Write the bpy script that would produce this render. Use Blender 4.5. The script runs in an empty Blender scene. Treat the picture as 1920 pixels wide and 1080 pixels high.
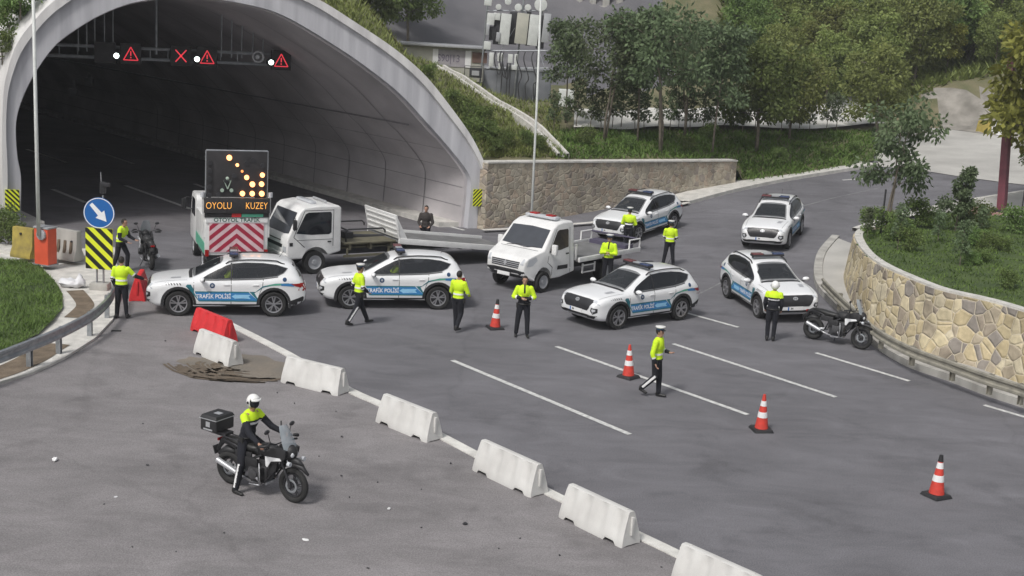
import bpy, bmesh, math, random
import numpy as np
from mathutils import Vector, Matrix, noise
from mathutils.bvhtree import BVHTree
R_ = math.radians
random.seed(7)
S = bpy.context.scene
COL = S.collection

# ------------------------------------------------------------------ camera, sky, sun, exposure
F_PX, PITCH, ROLL, CAM_H = 2421.0, .21004, .05982, 9.05
CF = Vector((0, math.cos(PITCH), -math.sin(PITCH)))
_u = Vector((1, 0, 0)).cross(CF)
CR = Vector((1, 0, 0)) * math.cos(ROLL) + _u * math.sin(ROLL)
CU = _u * math.cos(ROLL) - Vector((1, 0, 0)) * math.sin(ROLL)
CAM = Vector((0, 0, CAM_H))
cd = bpy.data.cameras.new('camera'); cam = bpy.data.objects.new('camera', cd); COL.objects.link(cam)
cd.sensor_width = 36; cd.lens = F_PX / 1920 * 36; cd.clip_end = 3000; cd.clip_start = .1
m = Matrix((CR, CU, -CF)).transposed().to_4x4(); m.translation = CAM
cam.matrix_world = m
S.camera = cam

SUN_EL, SUN_AZ = R_(52), R_(215)       # azimuth measured clockwise from +Y
w = bpy.data.worlds.new('World'); S.world = w; w.use_nodes = True
nt = w.node_tree; nt.nodes.clear()
sky = nt.nodes.new('ShaderNodeTexSky'); sky.sky_type = 'NISHITA'; sky.sun_disc = False
sky.sun_elevation = SUN_EL; sky.sun_rotation = SUN_AZ; sky.dust_density = 4; sky.air_density = 1.2
hs = nt.nodes.new('ShaderNodeHueSaturation'); hs.inputs['Saturation'].default_value = .28
bg = nt.nodes.new('ShaderNodeBackground'); bg.inputs['Strength'].default_value = .138
wo = nt.nodes.new('ShaderNodeOutputWorld')
nt.links.new(sky.outputs[0], hs.inputs['Color']); nt.links.new(hs.outputs[0], bg.inputs[0]); nt.links.new(bg.outputs[0], wo.inputs[0])
sl = bpy.data.lights.new('sun', 'SUN'); sl.energy = 2.5; sl.angle = R_(10); sl.color = (1, .97, .93)
sun = bpy.data.objects.new('sun', sl); COL.objects.link(sun)
sd = Vector((math.sin(SUN_AZ) * math.cos(SUN_EL), math.cos(SUN_AZ) * math.cos(SUN_EL), math.sin(SUN_EL)))
sun.rotation_euler = sd.to_track_quat('Z', 'Y').to_euler()
S.view_settings.view_transform = 'Standard'; S.view_settings.look = 'None'
S.view_settings.exposure = -.2; S.view_settings.gamma = 1
S.cycles.max_bounces = 8; S.cycles.diffuse_bounces = 6; S.cycles.transparent_max_bounces = 8

# ------------------------------------------------------------------ where things stand
TD = Vector((-.627, .779, 0)); TR = Vector((.779, .627, 0))        # into the tunnel / to its right
PA = Vector((-1.5, 53.95, 0)); PB = Vector((-18.9, 47.6, 0)); PE = (PA - PB).normalized()
PN = Vector((-PE.y, PE.x, 0))

def G(x, y):                                   # height of the paved ground: level, then the ramp climbs to the right
    s = .779 * (x + 1.4) + .627 * (y - 54) + 2
    if s < 0: return 0.
    return min(3.9, .09 * (s * s / 8 if s < 4 else s - 2))

def ray(px, py): return CF + CR * ((px - 960) / F_PX) - CU * ((py - 540) / F_PX)
def on_z(px, py, z=0.):
    r = ray(px, py); return CAM + r * ((z - CAM.z) / r.z)
def on_g(px, py, dz=0.):
    h = 0.
    for _ in range(40):
        p = on_z(px, py, h + dz); h = .5 * h + .5 * G(p.x, p.y)
    return Vector((p.x, p.y, G(p.x, p.y) + dz))
def at_d(px, py, D): return CAM + ray(px, py) * D
def on_plane(px, py, off=0.):                  # on the portal's upright plane, set back by off
    P0 = PB + TD * off; r = ray(px, py); return CAM + r * ((P0 - CAM).dot(PN) / r.dot(PN))

# ------------------------------------------------------------------ materials
MATS = {}
def mat(name, col, rough=.6, metal=0., var=.12, scale=4., bump=0., bscale=40., emit=0., ecol=None, coat=0., spec=.5, alpha=1., col2=None, fine=0.):
    if name in MATS: return MATS[name]
    m = bpy.data.materials.new(name); m.use_nodes = True; n = m.node_tree; b = n.nodes['Principled BSDF']
    b.inputs['Roughness'].default_value = rough; b.inputs['Metallic'].default_value = metal
    b.inputs['Coat Weight'].default_value = coat; b.inputs['Coat Roughness'].default_value = .08
    b.inputs['Specular IOR Level'].default_value = spec
    b.inputs['Alpha'].default_value = alpha
    tc = n.nodes.new('ShaderNodeTexCoord')
    nz = n.nodes.new('ShaderNodeTexNoise'); nz.inputs['Scale'].default_value = scale; nz.inputs['Detail'].default_value = 6
    n.links.new(tc.outputs['Object'], nz.inputs['Vector'])
    mr = n.nodes.new('ShaderNodeMapRange'); mr.inputs['From Min'].default_value = .3; mr.inputs['From Max'].default_value = .7
    n.links.new(nz.outputs['Fac'], mr.inputs['Value'])
    mx = n.nodes.new('ShaderNodeMix'); mx.data_type = 'RGBA'
    lo = col2 if col2 else tuple(c * (1 - var) for c in col); hi = col if col2 else tuple(min(1, c * (1 + var * .6)) for c in col)
    mx.inputs[6].default_value = (*lo, 1); mx.inputs[7].default_value = (*hi, 1)
    n.links.new(mr.outputs[0], mx.inputs[0])
    out = mx.outputs[2]
    if fine:
        n2 = n.nodes.new('ShaderNodeTexNoise'); n2.inputs['Scale'].default_value = 38; n2.inputs['Detail'].default_value = 3
        n.links.new(tc.outputs['Object'], n2.inputs['Vector'])
        r2 = n.nodes.new('ShaderNodeMapRange'); r2.inputs['From Min'].default_value = .3; r2.inputs['From Max'].default_value = .7
        r2.inputs['To Min'].default_value = 1 - fine; r2.inputs['To Max'].default_value = 1 + fine
        n.links.new(n2.outputs['Fac'], r2.inputs['Value'])
        vm = n.nodes.new('ShaderNodeVectorMath'); vm.operation = 'SCALE'
        n.links.new(out, vm.inputs[0]); n.links.new(r2.outputs[0], vm.inputs['Scale']); out = vm.outputs[0]
    n.links.new(out, b.inputs['Base Color'])
    if bump:
        bn = n.nodes.new('ShaderNodeTexNoise'); bn.inputs['Scale'].default_value = bscale; bn.inputs['Detail'].default_value = 4
        n.links.new(tc.outputs['Object'], bn.inputs['Vector'])
        bp = n.nodes.new('ShaderNodeBump'); bp.inputs['Strength'].default_value = bump; bp.inputs['Distance'].default_value = .02
        n.links.new(bn.outputs['Fac'], bp.inputs['Height']); n.links.new(bp.outputs[0], b.inputs['Normal'])
    if emit:
        b.inputs['Emission Color'].default_value = (*(ecol or col), 1); b.inputs['Emission Strength'].default_value = emit
    MATS[name] = m; return m

def asphalt(name, a, bcol, sc=.25, tracks=None):
    m = mat(name, a, .9, col2=bcol, scale=sc, bump=.35, bscale=60, fine=.24, spec=.25)
    n = m.node_tree; b = n.nodes['Principled BSDF']; src = b.inputs['Base Color'].links[0].from_socket
    tc = [x for x in n.nodes if x.bl_idname == 'ShaderNodeTexCoord'][0]
    # blotches and thin cracks / sealing smears
    nz = n.nodes.new('ShaderNodeTexNoise'); nz.inputs['Scale'].default_value = 1.3; nz.inputs['Detail'].default_value = 8; nz.inputs['Roughness'].default_value = .65; nz.inputs['Distortion'].default_value = .8
    mp = n.nodes.new('ShaderNodeMapping'); mp.inputs['Rotation'].default_value = (0, 0, R_(51)); mp.inputs['Scale'].default_value = (.45, 1, 1)
    n.links.new(tc.outputs['Object'], mp.inputs['Vector']); n.links.new(mp.outputs[0], nz.inputs['Vector'])
    mr = n.nodes.new('ShaderNodeMapRange'); mr.inputs['From Min'].default_value = .35; mr.inputs['From Max'].default_value = .7
    mr.inputs['To Min'].default_value = .84; mr.inputs['To Max'].default_value = 1.14
    n.links.new(nz.outputs['Fac'], mr.inputs['Value'])
    vm = n.nodes.new('ShaderNodeVectorMath'); vm.operation = 'SCALE'
    n.links.new(src, vm.inputs[0]); n.links.new(mr.outputs[0], vm.inputs['Scale'])
    # joints and repaired cracks
    vo = n.nodes.new('ShaderNodeTexVoronoi'); vo.feature = 'DISTANCE_TO_EDGE'; vo.inputs['Scale'].default_value = .11; vo.inputs['Randomness'].default_value = 1
    wn = n.nodes.new('ShaderNodeTexNoise'); wn.inputs['Scale'].default_value = .9; wn.inputs['Detail'].default_value = 6
    ad = n.nodes.new('ShaderNodeMix'); ad.data_type = 'RGBA'; ad.inputs[0].default_value = .45
    n.links.new(tc.outputs['Object'], wn.inputs['Vector']); n.links.new(tc.outputs['Object'], ad.inputs[6]); n.links.new(wn.outputs['Color'], ad.inputs[7]); n.links.new(ad.outputs[2], vo.inputs['Vector'])
    cr = n.nodes.new('ShaderNodeMapRange'); cr.inputs['From Min'].default_value = 0; cr.inputs['From Max'].default_value = .006
    cr.inputs['To Min'].default_value = .9; cr.inputs['To Max'].default_value = 1
    n.links.new(vo.outputs['Distance'], cr.inputs['Value'])
    st = n.nodes.new('ShaderNodeTexNoise'); st.inputs['Scale'].default_value = .55; st.inputs['Detail'].default_value = 9; st.inputs['Roughness'].default_value = .62; st.inputs['Distortion'].default_value = .4
    n.links.new(tc.outputs['Object'], st.inputs['Vector'])
    sr = n.nodes.new('ShaderNodeMapRange'); sr.inputs['From Min'].default_value = .56; sr.inputs['From Max'].default_value = .66; sr.inputs['To Min'].default_value = 1; sr.inputs['To Max'].default_value = .83
    n.links.new(st.outputs['Fac'], sr.inputs['Value'])
    vs_ = n.nodes.new('ShaderNodeVectorMath'); vs_.operation = 'SCALE'; n.links.new(vm.outputs[0], vs_.inputs[0]); n.links.new(sr.outputs[0], vs_.inputs['Scale']); vm = vs_
    v2 = n.nodes.new('ShaderNodeVectorMath'); v2.operation = 'SCALE'
    n.links.new(vm.outputs[0], v2.inputs[0]); n.links.new(cr.outputs[0], v2.inputs['Scale']); n.links.new(v2.outputs[0], b.inputs['Base Color'])
    return m

def stonework(name, cols, mortar, scale, w=.03):
    m = bpy.data.materials.new(name); m.use_nodes = True; n = m.node_tree; b = n.nodes['Principled BSDF']; b.inputs['Roughness'].default_value = .85; b.inputs['Specular IOR Level'].default_value = .25
    tc = n.nodes.new('ShaderNodeTexCoord')
    wn = n.nodes.new('ShaderNodeTexNoise'); wn.inputs['Scale'].default_value = 2.; ad = n.nodes.new('ShaderNodeMix'); ad.data_type = 'RGBA'; ad.inputs[0].default_value = .07
    n.links.new(tc.outputs['Object'], wn.inputs['Vector']); n.links.new(tc.outputs['Object'], ad.inputs[6]); n.links.new(wn.outputs['Color'], ad.inputs[7])
    v1 = n.nodes.new('ShaderNodeTexVoronoi'); v1.inputs['Scale'].default_value = scale; v1.distance = 'EUCLIDEAN'
    v2 = n.nodes.new('ShaderNodeTexVoronoi'); v2.feature = 'DISTANCE_TO_EDGE'; v2.inputs['Scale'].default_value = scale
    for v in (v1, v2): n.links.new(ad.outputs[2], v.inputs['Vector']); v.inputs['Randomness'].default_value = .95
    sx = n.nodes.new('ShaderNodeSeparateColor'); n.links.new(v1.outputs['Color'], sx.inputs[0])
    cr = n.nodes.new('ShaderNodeValToRGB'); cr.color_ramp.interpolation = 'CONSTANT'
    el = cr.color_ramp.elements
    for i, c in enumerate(cols):
        e = el[i] if i < 2 else el.new(i / len(cols))
        e.position = i / len(cols); e.color = (*c, 1)
    n.links.new(sx.outputs[0], cr.inputs[0])
    nz = n.nodes.new('ShaderNodeTexNoise'); nz.inputs['Scale'].default_value = 6; nz.inputs['Detail'].default_value = 7
    n.links.new(tc.outputs['Object'], nz.inputs['Vector'])
    mr = n.nodes.new('ShaderNodeMapRange'); mr.inputs['To Min'].default_value = .6; mr.inputs['To Max'].default_value = 1.35
    n.links.new(nz.outputs['Fac'], mr.inputs['Value'])
    vm = n.nodes.new('ShaderNodeVectorMath'); vm.operation = 'SCALE'; n.links.new(cr.outputs[0], vm.inputs[0]); n.links.new(mr.outputs[0], vm.inputs['Scale'])
    sn = n.nodes.new('ShaderNodeTexNoise'); sn.inputs['Scale'].default_value = .9; sn.inputs['Detail'].default_value = 8; n.links.new(tc.outputs['Object'], sn.inputs['Vector'])
    sm = n.nodes.new('ShaderNodeMapRange'); sm.inputs['From Min'].default_value = .4; sm.inputs['From Max'].default_value = .62; sm.inputs['To Min'].default_value = 1.08; sm.inputs['To Max'].default_value = .72; n.links.new(sn.outputs['Fac'], sm.inputs['Value'])
    v3 = n.nodes.new('ShaderNodeVectorMath'); v3.operation = 'SCALE'; n.links.new(vm.outputs[0], v3.inputs[0]); n.links.new(sm.outputs[0], v3.inputs['Scale']); vm = v3
    er = n.nodes.new('ShaderNodeMapRange'); er.inputs['From Min'].default_value = w * .4; er.inputs['From Max'].default_value = w
    n.links.new(v2.outputs['Distance'], er.inputs['Value'])
    mx = n.nodes.new('ShaderNodeMix'); mx.data_type = 'RGBA'; mx.inputs[6].default_value = (*mortar, 1)
    n.links.new(er.outputs[0], mx.inputs[0]); n.links.new(vm.outputs[0], mx.inputs[7]); n.links.new(mx.outputs[2], b.inputs['Base Color'])
    e2 = n.nodes.new('ShaderNodeMapRange'); e2.inputs['From Max'].default_value = .12; n.links.new(v2.outputs['Distance'], e2.inputs['Value'])
    ma = n.nodes.new('ShaderNodeMath'); ma.operation = 'MULTIPLY_ADD'; ma.inputs[1].default_value = .3; n.links.new(nz.outputs['Fac'], ma.inputs[0]); n.links.new(e2.outputs[0], ma.inputs[2])
    bp = n.nodes.new('ShaderNodeBump'); bp.inputs['Strength'].default_value = .6; bp.inputs['Distance'].default_value = .05
    n.links.new(ma.outputs[0], bp.inputs['Height']); n.links.new(bp.outputs[0], b.inputs['Normal'])
    return m

def streaky(name, a, bcol, sc=(1, 1, .12), scale=2.2, rough=.8):     # concrete with run-off streaks down it
    m = mat(name, a, rough, col2=bcol, scale=scale, bump=.15, bscale=25, spec=.25)
    n = m.node_tree; tc = [x for x in n.nodes if x.bl_idname == 'ShaderNodeTexCoord'][0]; nz = [x for x in n.nodes if x.bl_idname == 'ShaderNodeTexNoise'][0]
    mp = n.nodes.new('ShaderNodeMapping'); mp.inputs['Scale'].default_value = sc
    n.links.new(tc.outputs['Object'], mp.inputs['Vector']); n.links.new(mp.outputs[0], nz.inputs['Vector']); nz.inputs['Detail'].default_value = 9
    return m

def foliage(name, dark, light, sc=.5):
    m = bpy.data.materials.new(name); m.use_nodes = True; n = m.node_tree; b = n.nodes['Principled BSDF']; b.inputs['Roughness'].default_value = .55; b.inputs['Specular IOR Level'].default_value = .25
    tc = n.nodes.new('ShaderNodeTexCoord'); oi = n.nodes.new('ShaderNodeObjectInfo')
    nz = n.nodes.new('ShaderNodeTexNoise'); nz.inputs['Scale'].default_value = sc * 3; nz.inputs['Detail'].default_value = 7; nz.inputs['Roughness'].default_value = .8
    n.links.new(tc.outputs['Object'], nz.inputs['Vector'])
    at = n.nodes.new('ShaderNodeAttribute'); at.attribute_name = 'leaf'
    a1 = n.nodes.new('ShaderNodeMath'); a1.operation = 'MULTIPLY_ADD'; a1.inputs[1].default_value = .5; n.links.new(at.outputs['Fac'], a1.inputs[0]); n.links.new(nz.outputs['Fac'], a1.inputs[2])
    mr = n.nodes.new('ShaderNodeMapRange'); mr.inputs['From Min'].default_value = .42; mr.inputs['From Max'].default_value = 1.05; n.links.new(a1.outputs[0], mr.inputs['Value'])
    mx = n.nodes.new('ShaderNodeMix'); mx.data_type = 'RGBA'; mx.inputs[6].default_value = (*dark, 1); mx.inputs[7].default_value = (*light, 1); n.links.new(mr.outputs[0], mx.inputs[0])
    h = n.nodes.new('ShaderNodeHueSaturation'); n.links.new(mx.outputs[2], h.inputs['Color'])
    r1 = n.nodes.new('ShaderNodeMapRange'); r1.inputs['To Min'].default_value = .488; r1.inputs['To Max'].default_value = .525; n.links.new(oi.outputs['Random'], r1.inputs['Value']); n.links.new(r1.outputs[0], h.inputs['Hue'])
    r2 = n.nodes.new('ShaderNodeMapRange'); r2.inputs['To Min'].default_value = .75; r2.inputs['To Max'].default_value = 1.3; n.links.new(oi.outputs['Random'], r2.inputs['Value']); n.links.new(r2.outputs[0], h.inputs['Value'])
    n.links.new(h.outputs[0], b.inputs['Base Color'])
    tr = n.nodes.new('ShaderNodeBsdfTranslucent'); n.links.new(h.outputs[0], tr.inputs['Color'])
    ms = n.nodes.new('ShaderNodeMixShader'); ms.inputs[0].default_value = .35
    out = [x for x in n.nodes if x.bl_idname == 'ShaderNodeOutputMaterial'][0]
    n.links.new(b.outputs[0], ms.inputs[1]); n.links.new(tr.outputs[0], ms.inputs[2]); n.links.new(ms.outputs[0], out.inputs['Surface'])
    return m

M = dict(
 asphalt=asphalt('asphalt', (.175, .172, .186), (.140, .138, .149)),
 lot=asphalt('lot_asphalt', (.245, .232, .236), (.20, .19, .193), .35),
 tunnel_floor=asphalt('tunnel_asphalt', (.175, .168, .178), (.13, .125, .135)),
 concrete=streaky('concrete', (.48, .47, .44), (.30, .29, .27)),
 ring=streaky('portal_concrete', (.78, .77, .76), (.56, .55, .55)),
 bevel=streaky('portal_bevel_concrete', (.60, .60, .63), (.38, .38, .41), (1, 1, .08)),
 lining=streaky('tunnel_lining', (.60, .57, .58), (.38, .36, .37), (.35, .35, .5), .9),
 pale=mat('pale_paving', (.50, .49, .46), .9, col2=(.36, .35, .33), scale=.5, fine=.08, bump=.2),
 kerb=mat('kerb_concrete', (.66, .64, .60), .85, col2=(.46, .45, .42), scale=3, bump=.3, fine=.1),
 paint=mat('road_paint', (.72, .72, .70), .7, col2=(.40, .40, .39), scale=9, bump=.1),
 dirt=mat('dirt', (.20, .155, .11), .95, col2=(.11, .085, .06), scale=4, bump=.8, bscale=20, fine=.2),
 soil=mat('soil', (.19, .165, .10), .95, col2=(.09, .10, .045), scale=.8, bump=.8, bscale=8, fine=.2),
 turf=mat('turf', (.075, .11, .03), .95, col2=(.04, .065, .02), scale=1.5, bump=.8, bscale=14, fine=.2),
 joint=mat('joint_grey', (.22, .21, .22), .8), rock=mat('sprayed_rock', (.17, .165, .175), .95, col2=(.095, .095, .105), scale=.25, bump=.9, bscale=2.5, fine=.1),
 white=mat('white_paint', (.80, .81, .82), .28, var=.04, coat=.7, scale=1.2),
 white2=mat('white_truck_paint', (.76, .76, .75), .4, var=.10, coat=.35, scale=3),
 glass=mat('dark_glass', (.018, .02, .024), .06, spec=.8, var=.1), sglass=mat('tinted_glass', (.02, .023, .028), .05, spec=.8, alpha=.62), fglass=mat('front_glass', (.04, .045, .05), .05, spec=.9, alpha=.55),
 wglass=mat('windscreen_glass', (.05, .055, .065), .05, spec=.9, var=.1),
 black=mat('black_plastic', (.022, .022, .024), .55, var=.2, bump=.05),
 rubber=mat('tyre_rubber', (.022, .022, .022), .85, var=.3, bump=.2),
 grille=mat('grille', (.03, .03, .033), .35, var=.2),
 dark=mat('dark_metal', (.05, .05, .055), .5, .4, var=.25, bump=.1),
 steel=mat('galvanised_steel', (.42, .44, .46), .45, .6, col2=(.28, .30, .32), scale=5, bump=.1),
 alloy=mat('alloy', (.48, .48, .50), .3, .8, var=.15),
 silver=mat('silver_plastic', (.45, .46, .48), .35, .3, var=.1),
 blue=mat('livery_blue', (.04, .22, .50), .4, var=.08),
 lblue=mat('livery_light_blue', (.30, .60, .85), .4, var=.08),
 navy=mat('livery_navy', (.02, .06, .14), .4, var=.1),
 teal=mat('livery_teal', (.03, .18, .22), .4, var=.1),
 green=mat('livery_green', (.10, .42, .28), .4, var=.1),
 lettering=mat('white_lettering', (.85, .86, .88), .5, var=.03),
 red=mat('red_plastic', (.62, .03, .035), .5, var=.15, bump=.1),
 barrier=mat('white_barrier_plastic', (.65, .645, .625), .55, col2=(.54, .53, .51), scale=2.2, bump=.15),
 cone=mat('cone_orange_red', (.70, .06, .04), .55, col2=(.50, .05, .035), scale=9),
 reflect=mat('reflective_white', (.80, .80, .80), .4, var=.05),
 hivis=mat('hivis_yellow', (.62, .88, .02), .75, var=.10, bump=.3, bscale=30, emit=0),
 cloth=mat('navy_cloth', (.010, .011, .017), .9, var=.3, bump=.3, bscale=30),
 brown_cloth=mat('brown_jacket', (.04, .034, .032), .8, var=.3, bump=.3),
 skin=mat('skin', (.42, .24, .17), .55, var=.08),
 hair=mat('hair', (.02, .016, .013), .7),
 helmet=mat('helmet_white', (.82, .82, .80), .25, var=.03, coat=.5),
 visor=mat('visor', (.02, .02, .022), .1),
 leather=mat('black_leather', (.02, .02, .02), .45, var=.2),
 orange=mat('barrier_cabinet_orange', (.68, .10, .045), .5, var=.1, bump=.05),
 yellow=mat('sign_yellow', (.78, .85, .03), .5, var=.04),
 sblack=mat('sign_black', (.012, .012, .012), .5),
 sblue=mat('sign_blue', (.015, .13, .42), .4, var=.05),
 oldyellow=mat('old_yellow_paint', (.42, .33, .07), .8, col2=(.24, .19, .06), scale=4, bump=.4),
 beac1=mat('beacon_red_tint', (.16, .05, .055), .2), beac2=mat('beacon_blue_tint', (.05, .07, .15), .2),
 lampred=mat('lamp_red', (.35, .01, .01), .25),
 lampblue=mat('lamp_blue', (.03, .08, .35), .25),
 lampclear=mat('lamp_clear', (.55, .57, .6), .15, var=.1),
 amber=mat('amber_lamp_lit', (1, .55, .2), .4, emit=4, ecol=(1, .36, .14)),
 amberdim=mat('amber_lamp_dim', (.6, .2, .06), .4, emit=1.6, ecol=(1, .35, .1)),
 led=mat('led_amber', (1, .5, .1), .5, emit=1.0, ecol=(1, .42, .08)),
 ledred=mat('led_red', (1, .05, .08), .5, emit=.8, ecol=(1, .06, .09)),
 lampwhite=mat('spot_lamp_lit', (.9, 1, .95), .4, emit=5, ecol=(.85, 1, .93)),
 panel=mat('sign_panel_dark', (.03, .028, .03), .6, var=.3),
 chevred=mat('chevron_red', (.40, .025, .06), .5),
 chevpink=mat('chevron_pale', (.75, .55, .58), .5),
 redpost=mat('red_post_paint', (.20, .055, .075), .5, col2=(.14, .04, .055), scale=3),
 bark=mat('bark', (.22, .19, .15), .9, col2=(.12, .10, .08), scale=6, bump=.6),
 greycab=mat('grey_cabinet', (.22, .23, .25), .6, col2=(.14, .15, .17), scale=1.2),
 rock2=mat('pale_rubble', (.32, .30, .27), .95, col2=(.17, .16, .14), scale=1.1, bump=1., bscale=4, fine=.2),
 pale2=mat('road_concrete', (.66, .65, .61), .9, col2=(.50, .49, .46), scale=.5, fine=.08),
 cream=mat('cream_panel', (.50, .49, .42), .6, col2=(.40, .40, .35), scale=2),
 antw=mat('antenna_white', (.60, .62, .60), .5, var=.1),
 rust=mat('rust_brown', (.20, .12, .09), .8, col2=(.11, .07, .06), scale=1),
 bag=mat('plastic_bag', (.7, .7, .72), .4, var=.1, bump=.5),
)
M['wall_yellow'] = stonework('yellow_stone', [(.52, .44, .28), (.60, .52, .35), (.48, .40, .25), (.34, .29, .23), (.62, .54, .37), (.42, .36, .27), (.56, .47, .30), (.30, .27, .24), (.62, .55, .40)], (.62, .55, .42), 2.9, .03)
M['wall_brown'] = stonework('brown_stone', [(.43, .38, .30), (.49, .44, .35), (.38, .33, .26), (.45, .37, .29), (.42, .38, .31), (.33, .29, .25)], (.46, .41, .34), 3.8, .02)
M['leaf'] = foliage('leaves_green', (.058, .088, .026), (.24, .32, .10))
M['leaf2'] = foliage('leaves_olive', (.09, .11, .035), (.33, .37, .12))
M['leaf3'] = foliage('leaves_blue_green', (.060, .082, .042), (.20, .25, .13))
M['leaf4'] = foliage('leaves_yellow', (.12, .13, .03), (.38, .39, .09))
M['grass'] = foliage('grass_blades', (.055, .090, .020), (.19, .27, .065), .3)

# ------------------------------------------------------------------ mesh building
def tag(o, label=None, cat=None, group=None, kind=None):
    if label: o['label'] = label
    if cat: o['category'] = cat
    if group: o['group'] = group
    if kind: o['kind'] = kind
    return o
def thing(name, loc, rz=0., label=None, cat=None, group=None, rot=None):
    o = bpy.data.objects.new(name, None); COL.objects.link(o); o.empty_display_size = .2
    if rot is not None:
        mm = rot.to_4x4(); mm.translation = Vector(loc); o.matrix_world = mm
    else:
        o.location = loc; o.rotation_euler = (0, 0, rz)
    return tag(o, label, cat, group)

class MB:
    def __init__(s): s.v = []; s.f = []; s.m = []; s.k = 0
    def add(s, vs, fs):
        b = len(s.v); s.v += [tuple(p) for p in vs]; s.f += [tuple(i + b for i in f) for f in fs]; s.m += [s.k] * len(fs); return s
    def box(s, c, d, rz=0., rot=None, top=(1, 1)):
        R = rot if rot is not None else Matrix.Rotation(rz, 3, 'Z'); c = Vector(c)
        vs = []
        for z in (-.5, .5):
            t = top if z > 0 else (1, 1)
            for x, y in ((-.5, -.5), (.5, -.5), (.5, .5), (-.5, .5)):
                vs.append(c + R @ Vector((x * d[0] * t[0], y * d[1] * t[1], z * d[2])))
        return s.add(vs, [(3, 2, 1, 0), (4, 5, 6, 7), (0, 1, 5, 4), (1, 2, 6, 5), (2, 3, 7, 6), (3, 0, 4, 7)])
    def cyl(s, a, b, r0, r1=None, n=12, caps=True):
        a, b = Vector(a), Vector(b); r1 = r0 if r1 is None else r1; d = (b - a)
        q = d.to_track_quat('Z', 'Y').to_matrix(); vs = []
        for p, r in ((a, r0), (b, r1)):
            for i in range(n):
                t = 2 * math.pi * i / n; vs.append(p + q @ Vector((r * math.cos(t), r * math.sin(t), 0)))
        fs = [(i, (i + 1) % n, n + (i + 1) % n, n + i) for i in range(n)]
        if caps: fs += [tuple(reversed(range(n))), tuple(range(n, 2 * n))]
        return s.add(vs, fs)
    def tube(s, pts, r, n=8, caps=True):
        pts = [Vector(p) for p in pts]; rs = r if isinstance(r, (list, tuple)) else [r] * len(pts); vs = []
        up = None
        for i, p in enumerate(pts):
            d = (pts[min(i + 1, len(pts) - 1)] - pts[max(i - 1, 0)]).normalized()
            if up is None: up = Vector((0, 0, 1)) if abs(d.z) < .9 else Vector((1, 0, 0))
            x = d.cross(up)
            if x.length < 1e-4: x = d.cross(Vector((0, 1, 0)))
            x.normalize(); y = x.cross(d).normalized(); up = y
            for k in range(n):
                t = 2 * math.pi * k / n; vs.append(p + x * rs[i] * math.cos(t) + y * rs[i] * math.sin(t))
        fs = []
        for i in range(len(pts) - 1):
            for k in range(n): fs.append((i * n + k, i * n + (k + 1) % n, (i + 1) * n + (k + 1) % n, (i + 1) * n + k))
        if caps: fs += [tuple(reversed(range(n))), tuple(range((len(pts) - 1) * n, len(pts) * n))]
        return s.add(vs, fs)
    def ell(s, c, r, n=12, k=8, rot=None):
        c = Vector(c); vs = []; fs = []; r = r if isinstance(r, (tuple, list)) else (r, r, r)
        for i in range(k + 1):
            ph = math.pi * i / k
            for j in range(n):
                t = 2 * math.pi * j / n; p = Vector((r[0] * math.sin(ph) * math.cos(t), r[1] * math.sin(ph) * math.sin(t), r[2] * math.cos(ph)))
                vs.append(c + (rot @ p if rot is not None else p))
        for i in range(k):
            for j in range(n): fs.append((i * n + j, (i + 1) * n + j, (i + 1) * n + (j + 1) % n, i * n + (j + 1) % n))
        return s.add(vs, fs)
    def torus(s, c, R, r, axis='y', n=28, k=10, flat=1.):
        vs = []; fs = []; c = Vector(c)
        for i in range(n):
            t = 2 * math.pi * i / n
            for j in range(k):
                u = 2 * math.pi * j / k; rr = R + r * math.cos(u); h = r * flat * math.sin(u)
                p = {'y': (rr * math.cos(t), h, rr * math.sin(t)), 'z': (rr * math.cos(t), rr * math.sin(t), h), 'x': (h, rr * math.cos(t), rr * math.sin(t))}[axis]
                vs.append(c + Vector(p))
        for i in range(n):
            for j in range(k): fs.append((i * k + j, i * k + (j + 1) % k, ((i + 1) % n) * k + (j + 1) % k, ((i + 1) % n) * k + j))
        return s.add(vs, fs)
    def lathe(s, prof, c=(0, 0, 0), n=20, axis='z', caps=True):
        vs = []; fs = []; c = Vector(c)
        for r, z in prof:
            for j in range(n):
                t = 2 * math.pi * j / n; a, b = r * math.cos(t), r * math.sin(t)
                vs.append(c + (Vector((a, b, z)) if axis == 'z' else Vector((a, z, b)) if axis == 'y' else Vector((z, a, b))))
        k = len(prof)
        for i in range(k - 1):
            for j in range(n): fs.append((i * n + j, i * n + (j + 1) % n, (i + 1) * n + (j + 1) % n, (i + 1) * n + j))
        if caps: fs += [tuple(reversed(range(n))), tuple(range((k - 1) * n, k * n))]
        return s.add(vs, fs)
    def prism(s, poly, a, b, axis='y'):        # polygon in the other two axes, swept from a to b
        n = len(poly)
        def P(p, t): return {'y': (p[0], t, p[1]), 'x': (t, p[0], p[1]), 'z': (p[0], p[1], t)}[axis]
        vs = [P(p, a) for p in poly] + [P(p, b) for p in poly]
        return s.add(vs, [tuple(reversed(range(n))), tuple(range(n, 2 * n))] + [(i, (i + 1) % n, n + (i + 1) % n, n + i) for i in range(n)])
    def grid(s, rows):
        n = len(rows[0]); vs = [p for r in rows for p in r]
        return s.add(vs, [(i * n + j, i * n + j + 1, (i + 1) * n + j + 1, (i + 1) * n + j) for i in range(len(rows) - 1) for j in range(n - 1)])
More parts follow.
